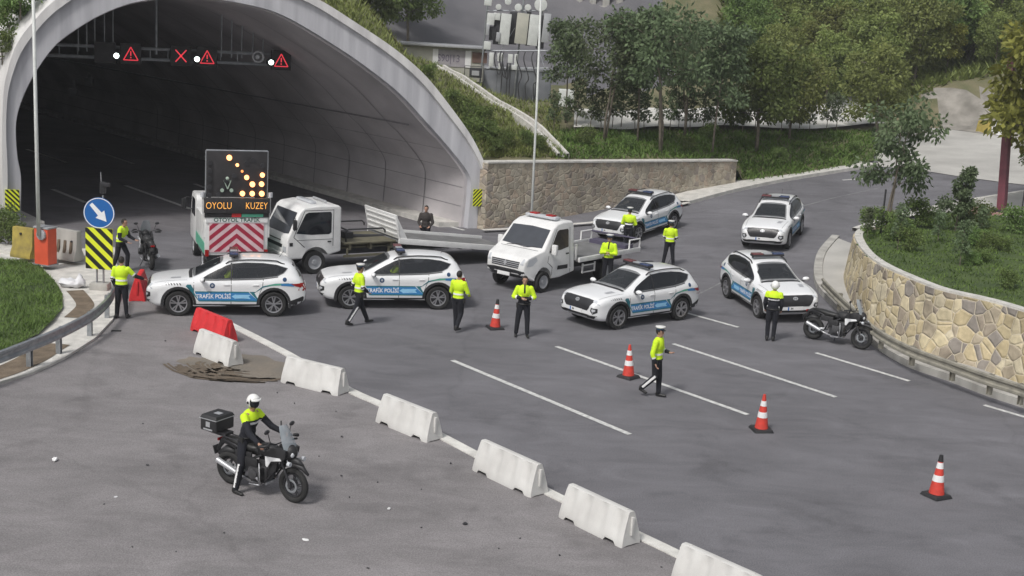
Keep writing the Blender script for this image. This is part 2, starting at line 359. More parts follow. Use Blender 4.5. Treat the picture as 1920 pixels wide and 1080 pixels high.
    def build(s, name, mt, parent=None, smooth=False, bevel=0., seg=2, recalc=True, sub=0, auto=None):
        me = bpy.data.meshes.new(name); me.from_pydata(s.v, [], s.f)
        ms = mt if isinstance(mt, (list, tuple)) else [mt]
        for x in ms: me.materials.append(M[x] if isinstance(x, str) else x)
        me.polygons.foreach_set('material_index', s.m)
        bm = bmesh.new(); bm.from_mesh(me)
        if recalc: bmesh.ops.recalc_face_normals(bm, faces=bm.faces)
        if bevel:
            es = [e for e in bm.edges if len(e.link_faces) == 2 and e.calc_face_angle(0) > .5]
            bmesh.ops.bevel(bm, geom=es, offset=bevel, segments=seg, profile=.6, affect='EDGES', clamp_overlap=True)
        bm.to_mesh(me); bm.free()
        o = bpy.data.objects.new(name, me); COL.objects.link(o)
        if parent: o.parent = parent
        if sub:
            md = o.modifiers.new('s', 'SUBSURF'); md.levels = md.render_levels = sub
        if smooth: me.polygons.foreach_set('use_smooth', [True] * len(me.polygons))
        elif bevel or auto:
            me.polygons.foreach_set('use_smooth', [True] * len(me.polygons)); me.set_sharp_from_angle(angle=R_(auto or 40))
        return o

def bake(o):                                   # apply an object's modifiers without operators
    dg = bpy.context.evaluated_depsgraph_get(); dg.update()
    me = bpy.data.meshes.new_from_object(o.evaluated_get(dg)); old = o.data
    o.modifiers.clear(); me.name = old.name; o.data = me; return o
def struct(name, mb, mt, **k): return tag(mb.build(name, mt, **k), kind='structure')

def copy_thing(o, parent=None):
    c = o.copy(); COL.objects.link(c)
    if parent: c.parent = parent
    for ch in [x for x in S.objects if x.parent == o and x != c]: copy_thing(ch, c)
    return c

_fonts = {}
def text_mesh(txt, size, bold=0.):
    cu = bpy.data.curves.new('t', 'FONT'); cu.body = txt; cu.size = size; cu.align_x = 'CENTER'; cu.align_y = 'CENTER'; cu.offset = bold; cu.fill_mode = 'FRONT'; cu.resolution_u = 3
    o = bpy.data.objects.new('t', cu); COL.objects.link(o); dg = bpy.context.evaluated_depsgraph_get(); me = bpy.data.meshes.new_from_object(o.evaluated_get(dg))
    r = [tuple(v.co) for v in me.vertices], [tuple(p.vertices) for p in me.polygons]
    COL.objects.unlink(o); bpy.data.objects.remove(o); return r
def text_on(mb, txt, size, origin, ux, uy, sx=1., bold=0., off=.004):      # flat lettering on a plane
    vs, fs = text_mesh(txt, size, bold); o, ux, uy = Vector(origin), Vector(ux), Vector(uy); n = ux.cross(uy).normalized()
    mb.add([o + ux * v[0] * sx + uy * v[1] + n * off for v in vs], fs)

def decal(name, outlines, o, U, V, D, bvh, mt, parent, off=.005, step=.09, smooth=True, text=None):
    """lay a 2-D outline (in axes U, V from origin o) onto a body by casting along D"""
    o, U, V, D = Vector(o), Vector(U), Vector(V), Vector(D).normalized()
    bm = bmesh.new()
    if text:
        vs = [bm.verts.new((x, y, 0)) for x, y, _ in text[0]]
        for f in text[1]:
            try: bm.faces.new([vs[i] for i in f])
            except ValueError: pass
    else:
        for ol in outlines:
            try: bm.faces.new([bm.verts.new((x, y, 0)) for x, y in ol])
            except ValueError: pass
    bmesh.ops.triangulate(bm, faces=bm.faces)
    xs = [v.co.x for v in bm.verts]; ys = [v.co.y for v in bm.verts]
    for lo, hi, n in ((min(xs), max(xs), (1, 0, 0)), (min(ys), max(ys), (0, 1, 0))):
        k = math.floor(lo / step) + 1
        while k * step < hi:
            bmesh.ops.bisect_plane(bm, geom=bm.verts[:] + bm.edges[:] + bm.faces[:], plane_co=Vector(n) * k * step, plane_no=n, dist=1e-5); k += 1
    for v in bm.verts:
        p = o + U * v.co.x + V * v.co.y
        h, nn, i, d = bvh.ray_cast(p, D)
        if h is None:
            h, nn, i, d = bvh.find_nearest(p)
        v.co = h - D * off * 1.0
    bmesh.ops.recalc_face_normals(bm, faces=bm.faces)
    sn = sum((f.normal.dot(D) * f.calc_area() for f in bm.faces))
    if sn > 0: bmesh.ops.reverse_faces(bm, faces=bm.faces)
    me = bpy.data.meshes.new(name); bm.to_mesh(me); bm.free(); me.materials.append(M[mt])
    if smooth: me.polygons.foreach_set('use_smooth', [True] * len(me.polygons))
    ob = bpy.data.objects.new(name, me); COL.objects.link(ob); ob.parent = parent; return ob
def bvh_of(o):
    me = o.data; return BVHTree.FromPolygons([v.co for v in me.vertices], [tuple(p.vertices) for p in me.polygons])
def boolean_cut(o, cutters):
    for c in cutters:
        md = o.modifiers.new('b', 'BOOLEAN'); md.operation = 'DIFFERENCE'; md.object = c; md.solver = 'EXACT'
    bake(o)
    for c in cutters: bpy.data.objects.remove(c)
def lerp(tab, x):                              # piecewise-linear table, x descending or ascending
    t = sorted(tab); 
    if x <= t[0][0]: return t[0][1]
    for (a, u), (b, v) in zip(t, t[1:]):
        if x <= b: return u + (v - u) * (x - a) / (b - a)
    return t[-1][1]
def slerp(tab, x, h=.06): return sum(lerp(tab, x + d * h) * k for d, k in ((-2, 1), (-1, 3), (0, 4), (1, 3), (2, 1))) / 12
# ================================================================== THE SETTING
def ribbon(mb, pts, w, dz, z=None, n=1, seg=.8):
    P = [Vector((p.x, p.y, 0)) for p in pts]; L = [P[0]]
    for a, b in zip(P, P[1:]):
        k = max(1, int((b - a).length / seg)); L += [a.lerp(b, (i + 1) / k) for i in range(k)]
    rows = []
    for i, p in enumerate(L):
        d = (L[min(i + 1, len(L) - 1)] - L[max(i - 1, 0)]).normalized(); s = Vector((-d.y, d.x, 0)); r = []
        for j in range(n + 1):
            q = p + s * w * (j / n - .5); r.append((q.x, q.y, (G(q.x, q.y) if z is None else z) + dz))
        rows.append(r)
    mb.grid(rows)
def fill(mb, outline, hf, step=1.):            # fill an outline and drape it over a height function
    bm = bmesh.new(); bm.faces.new([bm.verts.new((p[0], p[1], 0)) for p in outline]); bmesh.ops.triangulate(bm, faces=bm.faces)
    for ax in (0, 1):
        v = [x.co[ax] for x in bm.verts]; k = math.floor(min(v) / step) + 1; n = (1, 0, 0) if ax == 0 else (0, 1, 0)
        while k * step < max(v):
            bmesh.ops.bisect_plane(bm, geom=bm.verts[:] + bm.edges[:] + bm.faces[:], plane_co=Vector(n) * k * step, plane_no=n, dist=1e-5); k += 1
    bmesh.ops.recalc_face_normals(bm, faces=bm.faces)
    bm.verts.index_update(); vs = [(v.co.x, v.co.y, hf(v.co.x, v.co.y)) for v in bm.verts]
    flip = sum(f.normal.z for f in bm.faces) < 0
    fs = [tuple(v.index for v in (reversed(f.verts) if flip else f.verts)) for f in bm.faces]; bm.free(); mb.add(vs, fs)
def gpts(l, dz=0.): return [on_g(x, y, dz) for x, y in l]
def smooth_line(pts, n=6):                     # Catmull-Rom through the points
    P = [pts[0]] + list(pts) + [pts[-1]]; out = []
    for i in range(1, len(P) - 2):
        a, b, c, d = P[i - 1], P[i], P[i + 1], P[i + 2]
        for k in range(n):
            t = k / n; out.append(.5 * ((2 * b) + (c - a) * t + (2 * a - 5 * b + 4 * c - d) * t * t + (3 * b - 3 * c + d - a) * t ** 3))
    out.append(P[-2]); return out

g = MB()
for (x0, y0, x1, y1) in ((-500, -300, 500, 700),): g.add([(x0, y0, -.4), (x1, y0, -.4), (x1, y1, -.4), (x0, y1, -.4)], [(0, 1, 2, 3)])
struct('ground', g, 'soil')
g = MB(); xs = [-60 + 1.5 * i for i in range(81)]; ys = [-40 + 1.5 * i for i in range(90)]
g.grid([[(x, y, G(x, y)) for x in xs] for y in ys]); struct('road', g, 'asphalt', smooth=True)
g = MB(); a = PB + PE * .2; b = PA - PE * .2
g.add([a - TD * .5 + Vector((0, 0, .006)), b - TD * .5 + Vector((0, 0, .006)), b + TD * 230 + Vector((0, 0, .006)), a + TD * 230 + Vector((0, 0, .006))], [(0, 1, 2, 3)])
struct('tunnel_road', g, 'tunnel_floor')

KERB = [(425, 606), (540, 665), (650, 730), (720, 762), (820, 815), (895, 855), (1020, 920), (1060, 940), (1190, 1002), (1285, 1048), (1400, 1108), (1700, 1260)]
kp = [on_z(*p) for p in KERB]
lot = [on_z(330, 560), on_z(425, 606)] + kp[1:] + [Vector((kp[-1].x, -30, 0)), Vector((-45, -30, 0)), Vector((-45, 28, 0)), on_z(0, 714), on_z(62, 697), on_z(120, 670), on_z(178, 634), on_z(210, 598), on_z(230, 560)]
g = MB(); fill(g, [(p.x, p.y) for p in lot], lambda x, y: .005, 3); struct('parking_area', g, 'lot')
g = MB(); L = smooth_line(kp, 4); rows = []
for i, p in enumerate(L):
    d = (L[min(i + 1, len(L) - 1)] - L[max(i - 1, 0)]).normalized(); s = Vector((-d.y, d.x, 0)); wv = .13
    rows.append([p - s * wv, p - s * wv + Vector((0, 0, .03)), p + s * wv + Vector((0, 0, .03)), p + s * wv])
g.grid(rows); struct('kerb', g, mat('painted_kerb', (.74, .73, .69), .8, col2=(.52, .51, .48), scale=3, fine=.08))

g = MB()
for a, b in (((848, 676), (1181, 815)), ((1043, 650), (1402, 778)), ((1262, 645), (1567, 745)), ((1530, 662), (1705, 715)), ((1845, 760), (1960, 794)), ((1283, 586), (1384, 614)),
             ((235, 348), (360, 393)), ((98, 355), (160, 380)), ((165, 278), (250, 307)), ((50, 280), (125, 305)), ((365, 345), (405, 360)), ((330, 560), (395, 585))):
    if a == (330, 560): continue
    ribbon(g, [on_g(*a), on_g(*b)], .15 if a[1] > 500 else .21, .011)
ribbon(g, gpts([(1580, 338), (1640, 334)]), .15, .012); ribbon(g, gpts([(640, 367), (760, 404), (870, 432)]), .15, .012)
struct('road_marking', g, 'paint')
# faded solid lines and sealed cracks on the ramp
g = MB(); ribbon(g, gpts([(1500, 388), (1560, 372), (1650, 352)]), .10, .009); ribbon(g, gpts([(1290, 560), (1370, 520), (1440, 480)]), .07, .009)
struct('worn_marking', g, mat('worn_paint', (.24, .24, .24), .9, col2=(.15, .15, .16), scale=3))

# ---- tunnel portal ------------------------------------------------
IN = [(.38, -.1), (.38, .8), (.40, 1.96), (.29, 2.75), (.26, 3.8), (.40, 4.59), (.85, 5.64), (1.55, 6.72), (2.22, 7.35), (3.35, 8.10), (4.7, 8.64), (6.7, 8.90), (8.71, 8.74), (10.2, 8.35), (12.34, 7.23), (13.75, 6.35), (14.85, 5.55), (15.95, 4.50), (17.15, 3.28), (17.95, 2.3), (18.06, 1.6), (18.03, .8), (17.98, -.1)]
OUT = [(-.32, -.1), (-.30, 1.2), (-.28, 2.6), (-.27, 3.6), (-.22, 4.57), (-.10, 5.6), (.30, 6.85), (1.0, 7.84), (1.75, 8.6), (2.9, 9.35), (4.6, 9.85), (6.9, 10.05), (9.2, 9.8), (11.2, 9.15), (12.9, 8.25), (14.51, 7.3), (15.8, 6.3), (16.9, 5.1), (17.8, 4.0), (18.4, 3.0), (18.65, 2.3), (18.72, 1.2), (18.74, -.1)]
def dense(P, k=5):
    v = smooth_line([Vector((a, b, 0)) for a, b in P], k); return [(p.x, p.y) for p in v]
IN, OUT = dense(IN), dense(OUT)
MID = [((a[0] * .25 + b[0] * .75), (a[1] * .25 + b[1] * .75)) for a, b in zip(IN, OUT)]
def PP(s, z, u): return PB + PE * s + Vector((0, 0, z)) + TD * u
port = thing('tunnel_portal', PB, 0, 'huge pale concrete arch framing the mouth of the dark motorway tunnel', 'tunnel')
off = -PB
def padd(mb, rows): mb.grid([[p + off for p in r] for r in rows])
g = MB(); padd(g, [[PP(s, z, 3.0) for s, z in OUT], [PP(s, z, -.10) for s, z in OUT], [PP(s, z, -.14) for s, z in OUT], [PP(s, z, -.14) for s, z in MID], [PP(s, z, .02) for s, z in MID]]); g.build('rim', 'ring', port, auto=30)
g = MB(); padd(g, [[PP(s, z, .02) for s, z in MID], [PP(s, z, .05) for s, z in IN], [PP(s, z, .35) for s, z in IN]]); g.build('face', 'bevel', port, auto=30)
inner = [(s + (9.2 - s) * .012, z - .06 if z > 4 else z) for s, z in IN]
g = MB(); padd(g, [[PP(s, z, u) for s, z in IN] for u in (.35,)] + [[PP(s, z, u) for s, z in inner] for u in (.36, 3, 9, 15, 21, 27, 39, 60, 100, 160, 229)]); g.build('lining', 'lining', port, auto=30)
for u in (3.2, 6.4, 9.6, 12.8, 16, 19.2, 22.4, 25.6, 28.8, 32):       # formwork joints round the vault
    g = MB(); g.grid([[PP(s + (9.2 - s) * .004, z - (.02 if z > 4 else 0), u + d) + off for s, z in inner] for d in (0, .05)]); g.build('vault_joint', 'joint', port)
for z0 in (.9, 1.7, 2.5, 3.3):
    s0 = lerp(sorted([(z, s) for s, z in inner[60:]]), z0) - .012; g = MB(); g.add([PP(s0, z0 + k, u) + off for k in (0, .025) for u in (.5, 60)], [(0, 1, 3, 2)]); g.build('panel_joint', 'joint', port)
s0 = lerp(sorted([(z, s) for s, z in inner[60:]]), 4.2) - .05; g = MB(); g.tube([PP(s0, 4.2, 1.5) + off, PP(s0, 4.2, 80) + off], .035, 6); g.build('cable_duct', 'joint', port)
g = MB(); g.add([PP(s, z, 229) + off for s, z in inner], [tuple(range(len(inner)))]); g.build('dark_end_cap', 'panel', port)  # added dark cap, no real wall: closes the tunnel so its depth stays dark
for s0, s1 in ((.42, 1.35), (17.0, 18.02)):     # raised walkways along both inner walls
    g = MB(); c = [PP(s0, 0, .5), PP(s1, 0, .5), PP(s1, 0, 200), PP(s0, 0, 200)]
    g.add([p + off + Vector((0, 0, h)) for h in (0, .22) for p in c], [(4, 5, 6, 7), (0, 1, 5, 4), (1, 2, 6, 5), (3, 0, 4, 7)]); g.build('walkway', 'kerb', port)
def hazard(name, c, ux, w, h, label, slope=1, n=5, back=.03):   # black and yellow diagonal striped board
    ux = Vector(ux).normalized(); uz = Vector((0, 0, 1)); nn = ux.cross(uz); rt = thing(name, c, 0, label, 'sign')
    def q(x, z, o=0): return ux * x + uz * z + nn * o
    g = MB(); g.add([q(x, z, o) for o in (-back, 0) for x, z in ((-w / 2, -h / 2), (w / 2, -h / 2), (w / 2, h / 2), (-w / 2, h / 2))], [(3, 2, 1, 0), (4, 5, 6, 7), (0, 1, 5, 4), (1, 2, 6, 5), (2, 3, 7, 6), (3, 0, 4, 7)]); g.build('board', 'yellow', rt)
    bm = bmesh.new(); P = h / (n - .6) * 1.0; sl = h / w * .62 * slope
    g = MB()
    for i in range(-n, 2 * n):
        z0 = -h / 2 + i * P
        poly = [(-w / 2, z0 - sl * (-w / 2)), (w / 2, z0 - sl * (w / 2)), (w / 2, z0 - sl * (w / 2) + P * .5), (-w / 2, z0 + sl * (w / 2) + P * .5)]
        for k, lim in ((-1, -h / 2), (1, h / 2)):      # clip to the board
            out = []
            for a, b in zip(poly, poly[1:] + poly[:1]):
                ia, ib = (a[1] - lim) * k <= 0, (b[1] - lim) * k <= 0
                if ia: out.append(a)
                if ia != ib: t = (lim - a[1]) / (b[1] - a[1]); out.append((a[0] + (b[0] - a[0]) * t, lim))
            poly = out
            if not poly: break
        if len(poly) > 2: g.add([q(x, z, .004) for x, z in poly], [tuple(range(len(poly)))])
    bm.free(); g.build('stripes', 'sblack', rt); return rt
pl = on_plane(23, 376, -.2); hazard('hazard_board', pl, PE, .50, .82, 'black and yellow striped board on the left foot of the tunnel arch')
pr = on_plane(896, 371, -.2); hazard('hazard_board', pr, PE, .42, .72, 'black and yellow striped board on the right foot of the tunnel arch', slope=-1)

# gantry of lane signals hung from the vault
def PQ(s, z, u=6.): return PP(s, z, u)
def gpix(px, py, u=6.):
    p = on_plane(px, py, u); return p
ga, gb = gpix(40, 96), gpix(540, 117); gz = (ga.z + gb.z) / 2 + .1; ga.z = gb.z = gz; gd = (gb - ga).normalized()
gan = thing('signal_gantry', ga, 0, 'twin-beam steel gantry hung from the vault inside the tunnel', 'gantry')
g = MB()
for dz in (.22, -.22): g.cyl((0, 0, dz), (gb - ga) + Vector((0, 0, dz)), .07, n=8)
for i in range(16): p = (gb - ga) * (i / 15); g.cyl(p + Vector((0, 0, -.22)), p + Vector((0, 0, .22)), .025, n=6)
g.build('beams', 'steel', gan)
for px in (147, 163, 178, 196, 212, 293, 415, 434, 453, 474, 493):
    p = gpix(px, 100); g = MB(); p.z = gz; s = (p - PB - TD * 6.).dot(PE); zt = lerp([(s_, z_) for s_, z_ in sorted(set(inner)) if z_ > 3.5], s) + .1
    g.cyl(p - ga, Vector((p.x, p.y, zt)) - ga, .055 if px in (293,) else .03, n=8); g.build('hanger', 'steel', gan)
def lane_sign(px, kind, label):
    p = gpix(px, 100, 5.7); p.z = gz; r = thing('lane_signal', p, 0, label, 'signal'); ux, uz = gd, Vector((0, 0, 1)); n = ux.cross(uz)
    g = MB(); q = math.atan2(ux.y, ux.x); g.box((0, 0, 0), (.85, .16, .85), q); g.build('housing', 'panel', r, bevel=.02)
    g = MB(); o = n * .09
    if kind == 'x':
        for k in (1, -1): g.box(o, (.66, .012, .045), rot=Matrix.Rotation(q, 3, 'Z') @ Matrix.Rotation(R_(48) * k, 3, 'Y'))
    elif kind == 't':
        pts = [(-.29, -.26), (.29, -.26), (0, .27)]
        for a, b in zip(pts, pts[1:] + pts[:1]):
            A = o + ux * a[0] + uz * a[1]; B = o + ux * b[0] + uz * b[1]; g.cyl(A, B, .022, n=6)
        g.cyl(o + uz * .10, o - uz * .08, .022, n=6); g.box(o - uz * .16, (.05, .012, .05), q)
    if kind != 'off': g.build('symbol', 'ledred', r)
    else: g.box((0, 0, 0), (.6, .02, .15), q); g.build('symbol', 'silver', r)
lane_sign(197, 'off', 'unlit lane signal at the left end of the tunnel gantry')
lane_sign(245, 't', 'red warning triangle signal hanging left of the red cross')
lane_sign(339, 'x', 'red cross lane signal in the middle of the tunnel gantry')
lane_sign(388, 't', 'red warning triangle signal just right of the red cross')
lane_sign(527, 't', 'red warning triangle signal at the right end of the gantry')
for px, lb in ((218, 'bright round lamp left of the first red triangle'), (369, 'bright round lamp between red cross and second triangle'), (508, 'bright round lamp left of the rightmost red triangle')):
    p = gpix(px, 104, 5.6); p.z = gz - .1; r = thing('flashing_lamp', p, 0, lb, 'lamp'); n = -PN
    g = MB(); g.cyl(-n * .12, n * .1, .19, n=16); g.build('housing', 'black', r, bevel=.01)
    g = MB(); g.cyl(n * .1, n * .115, .11, n=14); g.build('lens', 'lampwhite', r)
p = gpix(484, 102, 5.6); r = thing('tunnel_camera', Vector((p.x, p.y, gz + .1)), 0, 'pale ring-shaped camera housing on the right of the gantry', 'camera')
g = MB(); g.torus((0, 0, 0), .22, .05, 'y', 16, 6); g.build('ring', 'silver', r); g = MB(); g.cyl((0, .2, 0), (0, -.15, 0), .09); g.build('body', 'silver', r, auto=40)
for px, py in ((137, 173), (167, 153)):
    p = on_plane(px, py, 40); g = MB(); g.box((0, 0, 0), (.5, .3, .5)); g.box((.05, 0, .5), (.2, .2, .5)); o = g.build('wall_box', 'silver', None, bevel=.03); o.location = p
    tag(o, 'small grey equipment box deep on the left tunnel wall, ' + ('lower of the two' if py == 173 else 'upper of the two'), 'box')

# ---- hillside: one height field through surveyed points ------------
ctrl = []
def cp(x, y, z): ctrl.append((x, y, z))
def cpx(px, py, D): p = at_d(px, py, D); ctrl.append(tuple(p))
arc = [PP(s, z - .45, .9) for s, z in OUT[4:-4:6]]
for s, z in OUT[2:-2:5]: p = PP(s, max(.3, z - .4), 1.0); cp(*p)
for s, z in OUT[2:-30:7]: p = PP(s, z + 3.5, 10); cp(*p); p = PP(s, max(z, 8) + 9, 30); cp(*p)
for p in ((1050, 293, 57.5), (1000, 240, 60), (960, 212, 63), (900, 180, 67), (865, 153, 70), (800, 122, 74), (745, 100, 76), (690, 70, 77)): cpx(*p)
for p in ((1000, 290, 56.6), (950, 292, 55.9), (980, 262, 58), (930, 250, 59), (900, 215, 61), (860, 190, 63), (820, 150, 66), (760, 108, 68)): cpx(*p)
for p in ((1100, 294, 58.6), (1240, 294, 61.2), (1378, 294, 64), (1050, 252, 64), (1150, 247, 66), (1250, 245, 68), (1400, 248, 70), (1560, 246, 73), (1630, 248, 74.5)): cpx(*p)
for p in ((1400, 343), (1470, 333), (1560, 318), (1635, 303)): q = on_g(*p); cp(q.x, q.y, q.z + .12)
for p in ((1500, 290, 67.5), (1560, 285, 69)): cpx(*p)
for p in ((1000, 206, 73), (1100, 206, 76), (1250, 207, 78), (1400, 208, 80), (1550, 212, 82), (1650, 215, 84)): cpx(*p)
for p in ((1650, 300), (1700, 318), (1800, 334), (1890, 346), (1930, 350), (1750, 260), (1850, 290), (1700, 238), (1800, 240), (1920, 250)): q = on_g(*p); cp(q.x, q.y, q.z)
for x, z in ((-4, 3.6), (2, 3.5), (-8, 4.6)): cp(x, 80, z)
for x, z in ((0, 6), (8, 6), (20, 6.5), (30, 7), (40, 7.4)): cp(x, 92, z)
for x in (-12, 0, 15, 30, 45, 60):
    cp(x, 104, 13 + .02 * x); cp(x, 125, 24); cp(x, 160, 40)
for p in ((1900, 190, 78), (1850, 150, 84), (1930, 130, 84)): cpx(*p)
cp(-70, 100, 26); cp(-40, 140, 34); cp(-90, 60, 18); cp(-60, 50, 8)
A_ = np.array(ctrl); XY, Z_ = A_[:, :2], A_[:, 2]
def TH(x, y):                                  # moving least-squares plane
    dx, dy = XY[:, 0] - x, XY[:, 1] - y; w_ = 1 / ((dx * dx + dy * dy) ** 1.6 + 1.5); A = np.c_[np.ones(len(dx)), dx, dy]
    M3 = (A * w_[:, None]).T @ A + np.diag([0, .02, .02]) * w_.max() * 3; c = np.linalg.solve(M3, (A * w_[:, None]).T @ Z_)
    return float(min(max(c[0], Z_.min()), 60))
# front edge of the hillside: behind the arch, along the stone wall, along the ramp
front = []
for i in range(0, len(OUT), 3):
    s, z = OUT[i]; front.append((PP(s, 0, .35), TD, max(z - .12, .0)))
WA, WB = on_g(908, 432), on_g(1378, 347); WB.z = 0; WA.z = 0
NW = Vector((-(WB - WA).y, (WB - WA).x, 0)).normalized()
zA, zB = at_d(908, 300, (WA - CAM).dot(CF)).z, at_d(1378, 298, (WB - CAM).dot(CF)).z
for i in range(0, 13):
    t = i / 12; k = min(1, i / 4); front.append((WA.lerp(WB, t) + NW * .3, (TD * (1 - k) + Vector((0, 1, 0)) * k).normalized(), zA + (zB - zA) * t - .05))
kr = [on_g(*p) for p in ((1392, 343), (1430, 338), (1470, 333), (1520, 325), (1560, 318), (1600, 311), (1637, 304))]
for p in kr: front.append((Vector((p.x, p.y, 0)), Vector((.1, 1, 0)).normalized(), p.z + .12))
for x, y in ((1642, 280), (1655, 262), (1690, 247)):
    p = on_g(x, y); front.append((Vector((p.x, p.y, 0)), Vector((.1, 1, 0)).normalized(), p.z + .1))
for x, y in ((1740, 240), (1800, 246), (1860, 254), (1930, 262), (2050, 270)):
    p = on_g(x, y); front.append((Vector((p.x, p.y, 0)), Vector((.15, 1, 0)).normalized(), p.z + .05))
OUTT = [(a, b) for a, b in OUT if b > 2.6]
wsteps = [0, .5, 1, 1.6, 2.3, 3.1, 4, 5, 6, 7.2, 8.5, 10, 11.5, 13, 15, 17, 19, 21.5, 24, 27, 30, 34, 38, 43, 50, 58, 68, 80, 100, 130]
rows = []
ff = []
for (a, da, za), (b, db, zb) in zip(front, front[1:]):
    for k in range(2): ff.append((a.lerp(b, k / 2), da.lerp(db, k / 2).normalized(), za + (zb - za) * k / 2))
ff.append(front[-1])
for p, d, z0 in ff:
    r = []
    for w_ in wsteps:
        q = p + d * w_; h = TH(q.x, q.y); t = min(1, w_ / 1.6); t = t * t * (3 - 2 * t); h = z0 * (1 - t) + h * t
        s_, u_ = (q - PB).dot(PE), (q - PB).dot(TD)
        oncrown = -.4 < s_ < 19.2
        amp = .25 if (3 < q.x < 28 and 70 < q.y < 86) else 1
        h += amp * (noise.noise(Vector((q.x * .35, q.y * .35, 3))) * .35 + noise.noise(Vector((q.x * 1.3, q.y * 1.3, 1))) * .10) * min(1, w_ / 3) * (1 if w_ < 20 else 2.2)
        if oncrown: h = max(h, min(10, lerp(OUTT, min(max(s_, -.2), 18.7))) - .1 + min(3, .25 * w_))
        r.append((q.x, q.y, h))
    rows.append(r)
# concrete terrace band behind the bank is its own surface; the hill is zoned by colour of ground
def zone(x, y):
    p = Vector((x, y, TH(x, y))); d = p - CAM; z = d.dot(CF); u = 960 + F_PX * d.dot(CR) / z; v = 540 - F_PX * d.dot(CU) / z
    return u, v
g = MB(); nW = len(wsteps); g.v = [p for r in rows for p in r]
bandm = lambda x, y: x > 3 and 74.5 + x * .05 < y < 82.5 + .1 * x and x < 24
for i in range(len(rows) - 1):
    for j in range(nW - 1):
        c = [rows[i][j], rows[i][j + 1], rows[i + 1][j + 1], rows[i + 1][j]]; x = sum(q[0] for q in c) / 4; y = sum(q[1] for q in c) / 4
        k = 0
        if -14 < x < 10 and y > 84: k = 1
        elif x > 26.5 and zone(x, y)[1] > 172: k = 3
        g.f.append((i * nW + j, (i + 1) * nW + j, (i + 1) * nW + j + 1, i * nW + j + 1)); g.m.append(k)
hill = struct('hillside', g, ['soil', 'rock', 'soil', 'rock2'], smooth=True, recalc=False)
tb = bvh_of(hill)
def on_hill(x, y, up=200.):
    h = tb.ray_cast(Vector((x, y, up)), Vector((0, 0, -1)))[0]; return h if h is not None else Vector((x, y, G(x, y)))
def hill_px(px, py):
    h = tb.ray_cast(CAM, ray(px, py).normalized())[0]; return h if h is not None else on_g(px, py)
# pale concrete yard above the ramp, and the pale service road behind the bank
yo = [on_g(*p) for p in ((1648, 313), (1720, 319), (1800, 332), (1890, 344), (2000, 356), (2050, 268), (1930, 260), (1860, 252), (1800, 244), (1740, 238), (1690, 245), (1650, 262), (1640, 282))]
g = MB(); fill(g, [(p.x, p.y) for p in yo], lambda x, y: G(x, y) + .03, 1.5); struct('concrete_yard', g, 'pale')
tb1 = [hill_px(x, y) for x, y in ((1075, 247), (1150, 246), (1250, 245), (1350, 246), (1450, 247), (1550, 247), (1660, 249))]; tb2 = [p + Vector((.3, 9, 0)) for p in tb1]
g = MB(); g.grid([[(q.x, q.y, TH(q.x, q.y) + .22) for q in (a.lerp(b, k / 8) for k in range(9))] for a, b in zip(smooth_line(tb1, 5), smooth_line(tb2, 5))]); struct('service_road', g, 'pale2')

# sprayed-concrete wall of the band, low pale parapet behind the bushes
def wallstrip(name, line, h, th, mt, label, cat, top=None, batter=0., cap=None):
    """upright wall along a ground line: line = list of (x, y, zbase, ztop)"""
    r = thing(name, Vector(line[0][:3]), 0, label, cat); o = Vector(line[0][:3]); g = MB(); rw = []
    P = [Vector((l[0], l[1], 0)) for l in line]
    for i, l in enumerate(line):
        d = (P[min(i + 1, len(P) - 1)] - P[max(i - 1, 0)]).normalized(); s = Vector((-d.y, d.x, 0)); p = P[i]; z0, z1 = l[2], l[3]; q = Vector((0, 0, 1))
        rw.append([p - s * batter + q * (z0 - .3) - o, p + q * z1 - o, p + s * th + q * z1 - o, p + s * th + q * (z0 - .3) - o])
    n = len(rw); g.grid(rw); k = len(g.v); g.f += [(3, 2, 1, 0), (k - 4, k - 3, k - 2, k - 1)]; g.m += [0, 0]; g.build('masonry', mt, r)
    if cap:
        g = MB(); rc = []
        for i, l in enumerate(line):
            d = (P[min(i + 1, len(P) - 1)] - P[max(i - 1, 0)]).normalized(); s = Vector((-d.y, d.x, 0)); p = P[i]; z = Vector((0, 0, l[3])); a, b = p - s * .05 + z - o, p + s * (th + .05) + z - o; u = Vector((0, 0, .07)); e = Vector((0, 0, .002))
            rc.append([a + e, a + u, b + u, b + e])
        g.grid(rc); k = len(g.v); g.f += [(3, 2, 1, 0), (k - 4, k - 3, k - 2, k - 1)]; g.m += [0, 0]; g.build('coping', cap, r)
    return r
ln = [(WA.lerp(WB, i / 14).x, WA.lerp(WB, i / 14).y, G(*WA.lerp(WB, i / 14).xy), zA + (zB - zA) * i / 14 - .06) for i in range(15)]
wallstrip('stone_wall', ln, 0, .5, 'wall_brown', 'brown crazy-stone retaining wall right of the tunnel arch, below the grass bank', 'wall', cap='kerb')
